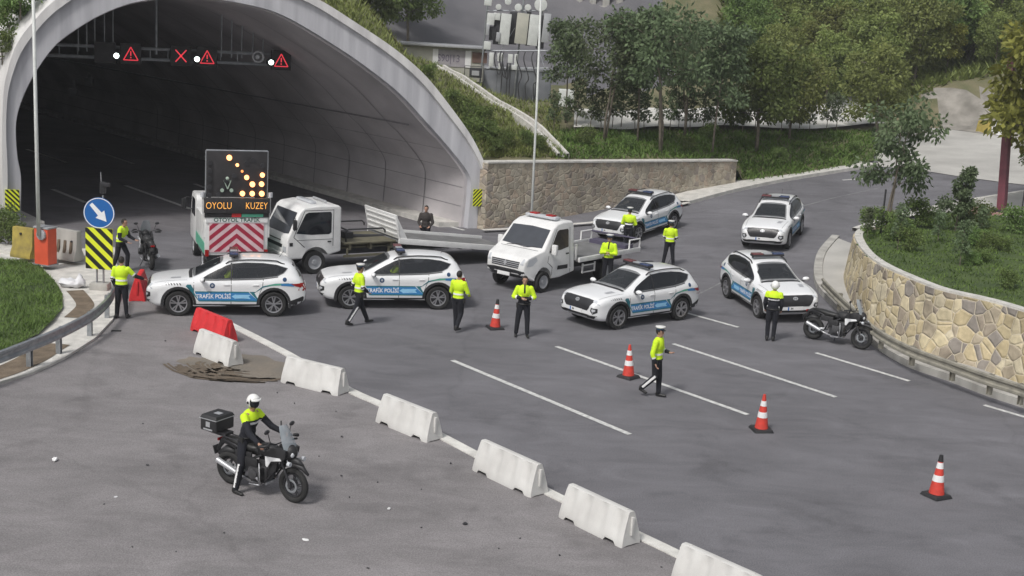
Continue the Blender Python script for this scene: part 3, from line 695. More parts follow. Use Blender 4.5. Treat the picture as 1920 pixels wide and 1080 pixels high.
# reddish patch of vine / worn stone near the arch
# yellow stone wall round the planting bed on the right
WT = [(1960, 598), (1925, 588), (1850, 566), (1760, 545), (1700, 522), (1650, 499), (1620, 478), (1603, 455), (1600, 440), (1612, 430), (1650, 421)]
ws = smooth_line([on_z(x, y, 2.0) for x, y in WT], 5)
e0 = ws[0]; ws = [e0 + Vector((6, -5, 0))] + ws
ln = [(p.x, p.y, G(p.x, p.y), 2.0) for p in ws]
wallstrip('stone_wall', list(reversed([(a, b, c, d) for a, b, c, d in ln])), 0, .35, 'wall_yellow', 'curved yellow stone wall holding up the planted bed on the right', 'wall', batter=-.0, cap='kerb') if False else None
r = wallstrip('stone_wall', [(p.x, p.y, G(p.x, p.y), 2.0) for p in ws], 0, -.38, 'wall_yellow', 'curved yellow stone wall holding up the planted bed on the right', 'wall', batter=-.22, cap='kerb')
back = [on_z(x, y, 2.2) for x, y in ((1660, 420), (1700, 409), (1735, 402), (1800, 398), (1870, 405), (1925, 412), (2000, 425))]
bed = [(p.x, p.y) for p in ws] + [(back[-1].x + 8, back[-1].y - 8)] if False else [(p.x, p.y) for p in reversed(ws)]
bedp = bed + [(ws[0].x + 4, ws[0].y + 12)] + [(p.x, p.y) for p in reversed(back)]
def BH(x, y):
    t = min(((x - p.x) ** 2 + (y - p.y) ** 2) for p in ws) ** .5
    return max(1.95 + .25 * min(1, t / 3) + .12 * noise.noise(Vector((x, y, 0))), G(x, y) + .1)
g = MB(); fill(g, bedp, BH, .7); struct('planting_bed', g, 'turf', smooth=True)
# pavement strip between the ramp and the bed, with its kerb
pv = [on_g(x, y) for x, y in ((1690, 408), (1735, 396), (1800, 383), (1870, 371), (1990, 352), (2000, 440), (1925, 418), (1800, 403), (1740, 405), (1700, 412))]
g = MB(); fill(g, [(p.x, p.y) for p in pv], lambda x, y: G(x, y) + .13, 1.5); struct('pavement', g, 'pale')
g = MB(); L = smooth_line([on_g(*p) for p in ((1602, 434), (1640, 422), (1690, 408), (1735, 396), (1800, 383), (1870, 371), (1990, 352))], 4)
rowk = []
for i, p in enumerate(L):
    d = (L[min(i + 1, len(L) - 1)] - L[max(i - 1, 0)]).normalized(); s = Vector((-d.y, d.x, 0)); rowk.append([p + s * .12, p + s * .12 + Vector((0, 0, .15)), p - s * .12 + Vector((0, 0, .15)), p - s * .12])
g.grid(rowk)
L = smooth_line([on_g(*p) for p in ((1290, 384), (1380, 360), (1470, 341), (1560, 326), (1648, 312))], 5); rowk = []
for i, p in enumerate(L):
    d = (L[min(i + 1, len(L) - 1)] - L[max(i - 1, 0)]).normalized(); s = Vector((-d.y, d.x, 0)); rowk.append([p, p + Vector((0, 0, .16)), p + s * .25 + Vector((0, 0, .16)), p + s * .26 + Vector((0, 0, .13)), p + s * 1.5 + Vector((0, 0, .12))])
g.grid(rowk)
L2 = [on_g(x, y) for x, y in ((905, 436), (1010, 430), (1110, 422), (1200, 404), (1290, 384))]
ribbon(g, L2, .3, .12); struct('ramp_kerb', g, 'kerb')
# apron between guardrail and yellow wall
RL = [(1990, 790), (1920, 765), (1850, 742), (1780, 715), (1700, 687), (1642, 652), (1604, 616), (1564, 578), (1534, 545), (1526, 515), (1534, 480), (1560, 449)]
rl = smooth_line([on_g(*p) for p in RL], 5)
ap = [(p.x, p.y) for p in rl] + [(p.x, p.y) for p in reversed(ws)]
g = MB(); fill(g, ap, lambda x, y: G(x, y) + .14, 1.); struct('verge', g, 'pale')
g = MB(); rowk = []
for i, p in enumerate(rl):
    d = (rl[min(i + 1, len(rl) - 1)] - rl[max(i - 1, 0)]).normalized(); s = Vector((d.y, -d.x, 0)); rowk.append([p - s * .02, p - s * .02 + Vector((0, 0, .20)), p + s * .28 + Vector((0, 0, .20)), p + s * .30])
g.grid(rowk); struct('verge_kerb', g, 'concrete')

# ---- left corner: grass, concrete gutter, kerb ---------------------
GL = [(-60, 470), (20, 486), (75, 500), (98, 520), (116, 548), (118, 575), (100, 600), (72, 625), (30, 645), (-60, 690)]
gl = [on_z(*p, .14) for p in GL]
g = MB(); fill(g, [(p.x, p.y) for p in gl], lambda x, y: .14 + .10 * noise.noise(Vector((x * .8, y * .8, 0))), .5); struct('grass_verge', g, 'turf', smooth=True)
sl_ = [on_z(*p, .06) for p in ((-80, 450), (30, 478), (75, 496), (215, 488), (232, 520), (225, 560), (212, 598), (178, 634), (120, 671), (62, 698), (0, 716), (-80, 740))]
g = MB(); fill(g, [(p.x, p.y) for p in sl_], lambda x, y: .07, 1.5)
k = len(g.v); n = len(sl_); g.add([(p.x, p.y, h) for h in (.07, -.05) for p in sl_], [(i, (i + 1) % n, n + (i + 1) % n, n + i) for i in range(n)]); struct('concrete_apron', g, 'kerb')
g = MB()
for l, wd in (([(-40, 712), (20, 692), (62, 672), (88, 655), (105, 645)], .75), ([(137, 596), (150, 585), (160, 572), (150, 556), (140, 545)], .5)):
    ribbon(g, smooth_line([on_z(*p, .07) for p in l], 4), wd, .082, z=0)
struct('gutter_mud', g, 'dirt')
pf = [on_z(*p) for p in ((-60, 462), (28, 470), (70, 480), (215, 474), (218, 488), (70, 497), (28, 482), (-60, 472))]
g = MB(); n = len(pf); g.add([(p.x, p.y, h) for h in (.2, -.05) for p in pf], [tuple(range(n))] + [(i, (i + 1) % n, n + (i + 1) % n, n + i) for i in range(n)]); struct('kerb_platform', g, 'kerb')
# bank left of the arch
bl = [PP(-.3, 0, .2), PP(-2.5, 0, -2.5), PP(-6, 0, -4), PP(-14, 0, -4), PP(-16, 0, 20), PP(-.3, 0, 20)]
g = MB(); g.grid([[(PP(-.25 - 15 * i / 14, 0, -3.2 * min(1, i / 3) + 24 * (j / 16) ** 1.4).x, PP(-.25 - 15 * i / 14, 0, -3.2 * min(1, i / 3) + 24 * (j / 16) ** 1.4).y, .05 + min(9.5, (j / 16) ** .6 * (9 if i else 8)) + .3 * noise.noise(Vector((i * .7, j * .7, 0))) * min(1, j)) for i in range(15)] for j in range(17)])
struct('left_bank', g, 'soil', smooth=True)
# mud swirl in the parking area
g = MB(); c0 = on_z(455, 690)
for k in range(14):
    a0 = random.uniform(-.5, .4); r0 = .30 + k * .10; e = [c0 + Vector((math.cos(t) * r0 * 1.25 * (1 + .1 * math.sin(3 * t)), math.sin(t) * r0 * .8, 0)) for t in [a0 + math.pi * .95 + (.5 + .5 * random.random()) * 2.4 * q / 14 for q in range(15)]]
    ribbon(g, e, random.uniform(.05, .13), .012 + k * .0006, z=0, seg=.3)
struct('mud_tracks', g, mat('mud', (.15, .115, .08), .95, col2=(.10, .08, .06), scale=6, bump=.8))
g = MB(); fill(g, [(c0.x + math.cos(t) * (1.75 + .3 * math.sin(3 * t + 1) + .15 * math.sin(9 * t)), c0.y + math.sin(t) * (1.1 + .2 * math.sin(5 * t) + .1 * math.sin(11 * t))) for t in [q / 40 * 2 * math.pi for q in range(40)]], lambda x, y: .009, .6)
struct('dried_mud', g, mat('dried_mud', (.21, .18, .145), .95, col2=(.16, .145, .125), scale=1.4, bump=.5, fine=.15))

# ================================================================== VEHICLES
def place(px_a, px_b, la, lb):
    """pose from two ground contacts seen in the photograph; la, lb = the same points in the vehicle's own frame"""
    A, B = on_g(*px_a), on_g(*px_b); v = Vector((B.x - A.x, B.y - A.y)); l = Vector((lb[0] - la[0], lb[1] - la[1]))
    yaw = math.atan2(v.y, v.x) - math.atan2(l.y, l.x); c, s = math.cos(yaw), math.sin(yaw)
    mid = (A + B) / 2; ml = ((la[0] + lb[0]) / 2, (la[1] + lb[1]) / 2)
    x, y = mid.x - (c * ml[0] - s * ml[1]), mid.y - (s * ml[0] + c * ml[1])
    return pose(x, y, yaw)
def pose(x, y, yaw):
    e = .6; n = Vector((-(G(x + e, y) - G(x - e, y)) / (2 * e), -(G(x, y + e) - G(x, y - e)) / (2 * e), 1)).normalized()
    f = Vector((math.cos(yaw), math.sin(yaw), 0)); f = (f - n * f.dot(n)).normalized(); l = n.cross(f)
    mm = Matrix((f, l, n)).transposed().to_4x4(); mm.translation = Vector((x, y, G(x, y) + .004)); return mm

def wheel(parent, c, r, w, side, spokes=5, rimr=.68, rimmat='alloy', steel=False, name='wheel', style='car'):
    """tyre is the part; rim and hub are its sub-parts. side = +1 / -1: which way the face looks"""
    k = r * rimr; c = Vector(c)
    g = MB(); h = w / 2
    g.lathe([(k * .98, -h * .92), (k * 1.06, -h), (r * .93, -h), (r * .99, -h * .75), (r, -h * .4), (r, h * .4), (r * .99, h * .75), (r * .93, h), (k * 1.06, h), (k * .98, h * .92)], c, 30, 'y', False)
    t = g.build(name, 'rubber', parent, auto=35)
    y = side * h
    g = MB(); g.lathe([(k * .99, -h * .9), (k * .99, h * .9)], c, 30, 'y') if False else g.lathe([(.01, y * .35), (k * .9, y * .3), (k * .9, y * .28), (.01, y * .25)], c, 24, 'y')
    g.build('brake_disc', 'dark', t, auto=30)
    g = MB(); g.lathe([(k * .9, y * .95), (k * 1.0, y * 1.0), (k * 1.0, y * .2), (k * .9, y * .2), (k * .9, y * .95)], c, 30, 'y', False)
    if steel:
        g.lathe([(.01, y * .95), (k * .35, y * .9), (k * .42, y * .55), (k * .92, y * .75), (k * .92, y * .6), (.01, y * .5)], c, 24, 'y')
        for i in range(6):
            a = i * math.pi / 3; p = c + Vector((math.cos(a) * k * .22, y * 1.0, math.sin(a) * k * .22)); g.cyl(p, p - Vector((0, y * .2, 0)), k * .05, n=6)
    else:
        for i in range(spokes):
            a = 2 * math.pi * i / spokes + .3
            for da in (-.20, .20):
                p0 = c + Vector((math.cos(a) * k * .14, y * .82, math.sin(a) * k * .14)); p1 = c + Vector((math.cos(a + da) * k * .93, y * .92, math.sin(a + da) * k * .93))
                d = (p1 - p0); u = Vector((0, 1, 0)); s_ = d.normalized().cross(u); ww = k * .055
                vs = [p0 - s_ * ww, p0 + s_ * ww, p1 + s_ * ww * 1.5, p1 - s_ * ww * 1.5]; g.add([v + u * o for o in (-y * .3, 0) for v in vs], [(3, 2, 1, 0), (4, 5, 6, 7), (0, 1, 5, 4), (1, 2, 6, 5), (2, 3, 7, 6), (3, 0, 4, 7)])
        g.cyl(c + Vector((0, y * .5, 0)), c + Vector((0, y * .9, 0)), k * .2, n=14)
    g.build('rim', rimmat, t, auto=35); return t

def make_suv():
    rt = thing('police_car', (0, 0, 0))
    ztop = [(2.26, .70), (2.24, .80), (2.18, .93), (2.05, .985), (1.8, 1.02), (1.4, 1.07), (1.08, 1.10), (.95, 1.14), (.45, 1.40), (.08, 1.57), (-.3, 1.635), (-.9, 1.65), (-1.4, 1.62), (-1.75, 1.56), (-1.9, 1.46), (-2.08, 1.20), (-2.16, 1.04), (-2.22, .95), (-2.25, .75)]
    wtab = [(2.26, .66), (2.2, .78), (2.05, .875), (1.8, .915), (1.4, .93), (.9, .915), (0, .91), (-.8, .915), (-1.3, .93), (-1.7, .92), (-2.0, .88), (-2.18, .82), (-2.25, .74)]
    zbt = [(2.26, .46), (2.2, .34), (2.0, .25), (1.6, .235), (-1.6, .235), (-2.0, .29), (-2.18, .38), (-2.25, .46)]
    belt = [(2.26, .74), (2.0, .90), (1.4, .985), (.9, 1.0), (0, 1.02), (-.9, 1.06), (-1.6, 1.14), (-2.0, 1.10), (-2.25, .85)]
    xs = [2.26, 2.245, 2.21, 2.15, 2.05, 1.9, 1.7, 1.5, 1.3, 1.12, 1.0, .88, .7, .5, .3, .12, -.05, -.3, -.6, -.9, -1.2, -1.45, -1.65, -1.8, -1.9, -2.0, -2.1, -2.17, -2.22, -2.25]
    g = MB(); rows = []
    for x in xs:
        zt, w_, zb, bl = slerp(ztop, x, .03), slerp(wtab, x), slerp(zbt, x, .03), slerp(belt, x)
        gg = max(0, min(1, (zt - 1.13) / .42)); zs = min(bl, zt - .045)
        zm = zb + (zs - zb) * .5
        yr = w_ * (1 - gg) * .62 + .60 * gg; z8 = zt - .018 - .05 * gg
        y6 = w_ * .93 * (1 - gg) + w_ * .90 * gg; z6 = min(zs + .03 + .02 * gg, zt - .02)
        half = [(0, zb), (w_ * .6, zb), (w_ * .93, zb + .02), (w_ * .985, zb + .10), (w_ * .99, zm - .03), (w_ * .982, zm + (zs - zm) * .35), (w_ * 1.0, zm + (zs - zm) * .62), (w_ * .975, zs - .015), (y6, z6),
                ((y6 * .66 + yr * .34) + .015 * gg, z6 + (z8 - z6) * .36), ((y6 * .33 + yr * .67) + .02 * gg, z6 + (z8 - z6) * .72), (yr, z8), (yr * .84, zt - .012 - .012 * gg), (yr * .45, zt - .002), (0, zt)]
        rows.append([(x, y, z) for y, z in half] + [(x, -y, z) for y, z in reversed(half[1:-1])])
    n = len(rows[0]); g.v = [p for r in rows for p in r]
    for i in range(len(rows) - 1):
        for j in range(n): g.f.append((i * n + j, i * n + (j + 1) % n, (i + 1) * n + (j + 1) % n, (i + 1) * n + j))
    for b in (0, (len(rows) - 1) * n): g.f.append(tuple(range(b, b + n)) if b else tuple(reversed(range(n))))
    g.m = [0] * len(g.f)
    body = g.build('body', ['white', 'black'], rt, smooth=True, sub=1); bake(body)
    cut = []
    for x in (1.36, -1.32):
        for s in (1, -1):
            c = MB(); c.cyl((x, s * .60, .375), (x, s * 1.1, .375), .415, n=28); cut.append(c.build('cut', 'black', None))
    boolean_cut(body, cut)
    me = body.data; me.polygons.foreach_set('use_smooth', [True] * len(me.polygons)); me.set_sharp_from_angle(angle=R_(38))
    bv = bvh_of(body)
    for p in me.polygons:
        c = p.center
        if (abs(c.x - 1.36) < .42 or abs(c.x + 1.32) < .42) and c.z < .8 and abs(c.y) < .84 and c.z > .24 and ((c.x - 1.36) ** 2 + (c.z - .375) ** 2 < .18 or (c.x + 1.32) ** 2 + (c.z - .375) ** 2 < .18): p.material_index = 1
    def side(nm, ols, mt, off=.005, par=rt, text=None, step=.09, both=True):
        for s in ((1, -1) if both else (1,)):
            decal(nm, ols, (0, s * 1.5, 0), (1, 0, 0), (0, 0, 1), (0, -s, 0), bv, mt, par, off, step, text=text)
    sg = [(.74, 1.065), (.58, 1.175), (.30, 1.325), (.03, 1.455), (-.14, 1.510), (-.5, 1.545), (-1.0, 1.54), (-1.4, 1.495), (-1.72, 1.40), (-1.60, 1.27), (-1.42, 1.185), (-.95, 1.115), (-.3, 1.085), (.4, 1.065)]
    side('side_window', [sg], 'sglass', .012, step=.04)
    side('window_trim', [[(.74, 1.045), (.4, 1.045), (-.3, 1.065), (-.95, 1.095), (-1.43, 1.162), (-1.43, 1.18), (-.95, 1.112), (-.3, 1.082), (.4, 1.062), (.74, 1.062)]], 'black', .016, step=.045)
    side('door_pillar', [[(-.09, 1.08), (-.13, 1.08), (-.13, 1.52), (-.09, 1.52)]], 'black', .018)
    side('door_seam', [[(.93, .40), (.945, .40), (.945, 1.04), (.93, 1.04)], [(-.10, .36), (-.115, .36), (-.115, 1.07), (-.10, 1.07)], [(-.86, .55), (-.872, .55), (-1.0, .9), (-1.02, 1.1), (-1.005, 1.1), (-.985, .9)], [(.94, .345), (.94, .36), (-.8, .36), (-.8, .345)]], 'black', .0035)
    # sill and arch cladding
    side('sill_cladding', [[(.97, .23), (.93, .345), (-.90, .345), (-.94, .23)]], 'black', .012)
    for x in (1.36, -1.32):
        for s in (1, -1):
            o = []; q = []
            for i in range(17):
                a = R_(-14 + i * 208 / 16); o.append((x + .492 * math.cos(a), .375 + .485 * math.sin(a))); q.append((x + .412 * math.cos(a), .375 + .412 * math.sin(a)))
            for i in range(16):
                pass
            ols = [[o[i], o[i + 1], q[i + 1], q[i]] for i in range(16)]
            g = MB()
            for i in range(17):
                a = R_(-14 + i * 208 / 16)
                def yb(rr):
                    h = bv.ray_cast(Vector((x + rr * math.cos(a), s * 1.5, .375 + rr * math.sin(a))), Vector((0, -s, 0)))[0]; return h.y if h is not None and abs(h.y) > .6 else s * .9
                y1 = yb(.50); y0 = y1
                for rr, yy in ((.50, y1 - s * .01), (.487, y1 + s * .014), (.418, y1 + s * .014), (.413, y1 - s * .25)): g.v.append((x + rr * math.cos(a), yy, .375 + rr * math.sin(a)))
            for i in range(16):
                for j in range(3): g.f.append((i * 4 + j, i * 4 + j + 1, (i + 1) * 4 + j + 1, (i + 1) * 4 + j)); g.m.append(0)
            g.build('arch_cladding', 'black', rt, auto=40)
    for x, s in ((1.36, 1), (1.36, -1), (-1.32, 1), (-1.32, -1)): wheel(rt, (x, s * .80, .365), .365, .235, s, 5, .68)
    # glass front and back
    decal('windscreen', [[(.95, -.66), (.98, -.4), (.99, 0), (.98, .4), (.95, .66), (.60, .60), (.18, .515), (.13, .3), (.12, 0), (.13, -.3), (.18, -.515), (.60, -.60)]], (0, 0, 2.2), (1, 0, 0), (0, 1, 0), (0, 0, -1), bv, 'fglass', rt, .012, .05)
    g = MB()
    decal('wiper_cowl', [[(.975, -.68), (1.07, -.66), (1.10, 0), (1.07, .66), (.975, .68), (1.0, 0)]], (0, 0, 2.2), (1, 0, 0), (0, 1, 0), (0, 0, -1), bv, 'black', rt, .008, .12)
    decal('rear_window', [[(-.58, 1.26), (-.66, 1.14), (.66, 1.14), (.58, 1.26), (.50, 1.47), (-.50, 1.47)]], (-3, 0, 0), (0, 1, 0), (0, 0, 1), (1, 0, 0), bv, 'glass', rt, .006, .12)
    def front(nm, ols, mt, off=.006, text=None, step=.08): return decal(nm, ols, (3, 0, 0), (0, 1, 0), (0, 0, 1), (-1, 0, 0), bv, mt, rt, off, step, text=text)
    gr = front('grille', [[(-.66, .90), (-.52, .64), (-.46, .58), (.46, .58), (.52, .64), (.66, .90), (.40, .925), (-.40, .925)]], 'grille', .008)
    front('grille_mesh', [[(y - .035, z), (y, z + .025), (y + .035, z), (y, z - .025)] for z in (.62, .68, .74, .80, .86) for y in [-.5 + i * .1 + (.05 if int(z * 50) % 2 else 0) for i in range(11)] if abs(y) < .40 + (z - .58) * .62], 'dark', .012)
    lg = front('badge', [[(.085 * math.cos(t), .835 + .05 * math.sin(t)) for t in [i * math.pi / 7 for i in range(14)]]], 'silver', .018)
    front('badge_letter', [[(-.05, .805), (-.035, .805), (-.018, .865), (-.033, .865)], [(.018, .805), (.033, .805), (.05, .865), (.035, .865)], [(-.03, .828), (.03, .838), (.03, .846), (-.03, .838)]], 'grille', .022)
    for s in (1, -1):
        front('headlight', [[(s * .83, .80), (s * .70, .905), (s * .60, .91), (s * .60, .875), (s * .72, .83), (s * .83, .77)]], 'lampclear', .010)
        front('fog_lamp', [[(s * .80, .68), (s * .64, .70), (s * .60, .60), (s * .70, .50), (s * .80, .56)]], 'black', .010)
        front('lamp_unit', [[(s * .76, .65), (s * .67, .66), (s * .655, .61), (s * .70, .57), (s * .76, .60)]], 'lampclear', .015)
    front('lower_bumper', [[(-.80, .46), (-.70, .36), (.70, .36), (.80, .46), (.60, .455), (.50, .47), (-.50, .47), (-.60, .455)]], 'black', .012)
    front('skid_plate', [[(-.48, .40), (.48, .40), (.44, .36), (-.44, .36)]], 'silver', .020)
    g = MB(); g.box((2.275, 0, .525), (.02, .52, .115)); p = g.build('number_plate', 'reflect', rt); g = MB(); g.box((2.287, -.235, .525), (.004, .045, .11)); g.build('country_band', 'sblue', p)
    g = MB(); text_on(g, '34', .085, (2.287, -.12, .525), (0, 1, 0), (0, 0, 1), bold=.003); text_on(g, '••••', .085, (2.287, .08, .525), (0, 1, 0), (0, 0, 1)) if False else None; g.build('plate_number', 'sblack', p)
    def rear(nm, ols, mt, off=.006, step=.08): return decal(nm, ols, (-3, 0, 0), (0, 1, 0), (0, 0, 1), (1, 0, 0), bv, mt, rt, off, step)
    for s in (1, -1): rear('tail_light', [[(s * .84, 1.0), (s * .55, .97), (s * .50, .93), (s * .70, .90), (s * .74, .74), (s * .86, .78)]], 'lampred', .01)
    rear('tail_bar', [[(-.55, .965), (.55, .965), (.52, .935), (-.52, .935)]], 'lampred', .009)
    rear('rear_bumper', [[(-.84, .58), (-.80, .36), (.80, .36), (.84, .58)]], 'black', .010)
    side('rear_bumper_side', [[(-1.84, .30), (-1.76, .46), (-2.16, .60), (-2.22, .40)]], 'black', .009)
    side('lamp_side', [[(-2.02, .985), (-1.80, .97), (-1.95, .90), (-2.10, .86), (-2.14, .97)]], 'lampred', .010)
    g = MB(); g.box((-2.26, 0, .80), (.02, .50, .11)); g.build('number_plate', 'reflect', rt)
    # livery
    side('stripe', [[(.80, .475), (.90, .70), (-.62, .70), (-.86, .475)]], 'blue', .0065)
    side('stripe_edge', [[(.90, .70), (.91, .735), (-.60, .735), (-.62, .70)], [(.80, .475), (.79, .44), (-.88, .44), (-.86, .475)], [(.93, .70), (.80, .475), (.79, .44), (.96, .66), (1.10, .88), (1.16, .885), (1.12, .93), (1.02, .93), (.94, .80)]], 'teal', .0068)
    side('arrow', [[(-.12, .59), (-.24, .665), (-.24, .645), (-.66, .645), (-.60, .59), (-.66, .53), (-.24, .53), (-.24, .51)]], 'lblue', .0078)
    side('stripe_edge', [[(-.62, .735), (-.86, .475), (-.90, .475), (-.76, .70), (-1.0, .905), (-1.35, .985), (-1.75, 1.0), (-1.75, .98), (-1.35, .945), (-1.02, .87), (-.82, .735)]], 'teal', .0068)
    side('swoosh', [[(-1.05, .905), (-1.35, .975), (-1.52, .985), (-1.52, .94), (-1.35, .93)]], 'green', .0082); side('swoosh', [[(-1.52, .985), (-1.85, .99), (-1.90, .90), (-1.52, .925)]], 'blue', .0082)
    side('hatching', [[(x, .905), (x + .03, .905), (x + .065, .965), (x + .035, .965)] for x in (1.28, 1.36, 1.44, 1.52, 1.60, 1.68)], 'dark', .006)
    def disc(cx, cz, r): return [(cx + r * math.cos(t), cz + r * math.sin(t)) for t in [i * math.pi / 8 for i in range(16)]]
    side('emblem', [disc(.42, .905, .075)], 'navy', .0065); side('emblem_star', [disc(.42, .905, .035)], 'silver', .0075)
    side('emblem', [disc(-1.62, 1.10, .06)], 'navy', .0065)
    tx = text_mesh('TRAFİK POLİSİ', .165, .004); tx = ([(x * .86, y, z) for x, y, z in tx[0]], tx[1])
    for s in (1, -1):
        t2 = ([(x * (1 if s < 0 else 1), y, z) for x, y, z in tx[0]], tx[1])
        decal('lettering', None, (.38, s * 1.5, .585), (-s, 0, 0), (0, 0, 1), (0, -s, 0), bv, 'lettering', rt, .0088, .2, text=t2)
    top = lambda nm, ols, mt, off=.006: decal(nm, ols, (0, 0, 2.2), (1, 0, 0), (0, 1, 0), (0, 0, -1), bv, mt, rt, off, .1)
    top('bonnet_mark', [[(1.30, .45), (1.30, .62), (1.58, .56), (1.58, .42)]], 'silver', .004)
    top('bonnet_seam', [[(1.12, .78), (1.12, .79), (2.02, .71), (2.02, .70)], [(1.12, -.79), (1.12, -.78), (2.02, -.70), (2.02, -.71)]], 'dark', .0035)
    # mirrors, rails, handles, light bar
    for s in (1, -1):
        g = MB(); g.ell((.70, s * 1.02, 1.09), (.075, .12, .07), 12, 8); m_ = g.build('mirror', 'white', rt, smooth=True)
        g = MB(); g.box((.71, s * .93, 1.03), (.05, .12, .03)); g.ell((.672, s * 1.02, 1.085), (.055, .105, .058), 10, 6); g.build('mirror_base', 'black', m_, smooth=True)
        g = MB(); pts = []
        for x in (.05, -.05, -.3, -.7, -1.1, -1.4, -1.55, -1.62):
            h = bv.ray_cast(Vector((x, s * .60, 3)), Vector((0, 0, -1)))[0]; pts.append((x, s * .60, h.z + (.055 if -1.5 < x < 0 else .0)))
        g.tube(pts, .019, 8); g.build('roof_rail', 'black', rt, smooth=True)
        for x in (.02, -.80):
            h = bv.ray_cast(Vector((x, s * 1.5, .93)), Vector((0, -s, 0)))[0]; g = MB(); g.box((x, h.y + s * .012, .93), (.17, .03, .032)); g.build('door_handle', 'white', rt, bevel=.008)
    g = MB(); g.box((-.18, 0, 1.712), (.26, 1.10, .07)); lb = g.build('light_bar', 'dark', rt, bevel=.02)
    for s, mt in ((1, 'beac2'), (-1, 'beac1')): g = MB(); g.box((-.18, s * .36, 1.757), (.24, .36, .05)); g.build('beacon', mt, lb, bevel=.015)
    g = MB(); g.box((-.18, 0, 1.755), (.2, .26, .04)); g.build('speaker', 'silver', lb, bevel=.01)
    g = MB()
    for s in (1, -1): g.box((-.18, s * .5, 1.66), (.06, .04, .06))
    g.build('bracket', 'dark', lb)
    g = MB(); g.tube([(-1.5, 0, 1.60), (-1.62, 0, 1.78)], .008, 6); g.build('aerial', 'black', rt)
    # hollow out the cabin behind the glass, then furnish it
    def cutter(pts, a, b, ax): c = MB(); c.k = 1; c.prism(pts, a, b, ax); return c.build('cut', ['white', 'black'], None)
    win = [(x, z) for x, z in sg]; cx_ = sum(p[0] for p in win) / len(win); cz_ = sum(p[1] for p in win) / len(win)
    win = [(cx_ + (x - cx_) * .975, cz_ + (z - cz_) * .93) for x, z in win]
    boolean_cut(body, [cutter(win, -1.3, 1.3, 'y')])
    boolean_cut(body, [cutter([(.3, .78), (-1.6, .78), (-1.6, 1.30), (.3, 1.30)], -.70, .70, 'y')])
    ws_ = [(.90, 1.16), (.84, 1.42), (.10, 1.85), (-.2, 1.30), (.2, 1.0)]
    c = MB(); c.k = 1; a_, b_ = .60, .50
    vs = []
    for yk in (-1, 1): vs += [(.93, yk * .62, 1.165), (.19, yk * .49, 1.535), (.19, yk * .49, 1.8), (.93, yk * .62, 1.8)]
    vs = []
    for yk in (-1, 1): vs += [(.90, yk * .60, 1.10), (.90, yk * .60, 1.60), (.22, yk * .48, 1.90), (.20, yk * .48, 1.30), (.20, yk * .60, 1.10)]
    c.add(vs, [(0, 1, 2, 3, 4), (9, 8, 7, 6, 5), (0, 5, 6, 1), (1, 6, 7, 2), (2, 7, 8, 3), (3, 8, 9, 4), (4, 9, 5, 0)])
    boolean_cut(body, [c.build('cut', ['white', 'black'], None)])
    me = body.data; me.polygons.foreach_set('use_smooth', [True] * len(me.polygons)); me.set_sharp_from_angle(angle=R_(38))
    for y in (.36, -.36):
        g = MB(); g.box((.02, y, .86), (.46, .46, .14)); g.box((-.20, y, 1.12), (.13, .44, .52), rot=Matrix.Rotation(R_(-14), 3, 'Y')); g.box((-.27, y, 1.42), (.08, .22, .16)); g.build('seat', 'cloth', rt, bevel=.04)
    g = MB(); g.box((-1.1, 0, .88), (.46, 1.2, .14)); g.box((-1.34, 0, 1.12), (.12, 1.2, .50), rot=Matrix.Rotation(R_(-16), 3, 'Y')); g.build('rear_seat', 'cloth', rt, bevel=.04)
    g = MB(); g.box((.72, 0, 1.05), (.34, 1.2, .10), rot=Matrix.Rotation(R_(6), 3, 'Y')); g.build('dashboard', 'black', rt, bevel=.03)
    g = MB(); g.torus((.42, .36, 1.08), .175, .014, 'x', 20, 6); g.build('steering_wheel', 'black', rt, smooth=True)
    return rt

def put(rt, mm, label, group):
    rt.matrix_world = mm; tag(rt, label, 'police car', group); return rt
GC = 'white police cars with blue livery'
LC = dict(front=(1.36, .9), rear=(-1.32, .9), frontr=(1.36, -.9), rearr=(-1.32, -.9))
suv = make_suv()
cars = [
 ((332, 593), (515, 594), 'front', 'rear', 'white police SUV beside the red barrier at the left end of the line'),
 ((648, 580), (828, 581), 'front', 'rear', 'white police SUV in the middle, below the long empty flatbed'),
 ((1166, 617), (1268, 602), 'front', 'rear', 'white police SUV in front of the van-nosed tow truck, behind the middle cone'),
 ((1420, 597), (1358, 557), 'frontr', 'rearr', 'white police SUV facing the curved yellow wall next to the parked motorcycle'),
 ((1191, 456), (1268, 430), 'front', 'rear', 'white police SUV at the foot of the brown stone wall'),
 ((1478, 468), (1504, 438), 'front', 'rear', 'white police SUV facing us on the ramp, farthest up the slope'),
]
for i, (a, b, la, lb, lab) in enumerate(cars):
    o = suv if i == 0 else copy_thing(suv)
    put(o, place(a, b, LC[la], LC[lb]), lab, GC)

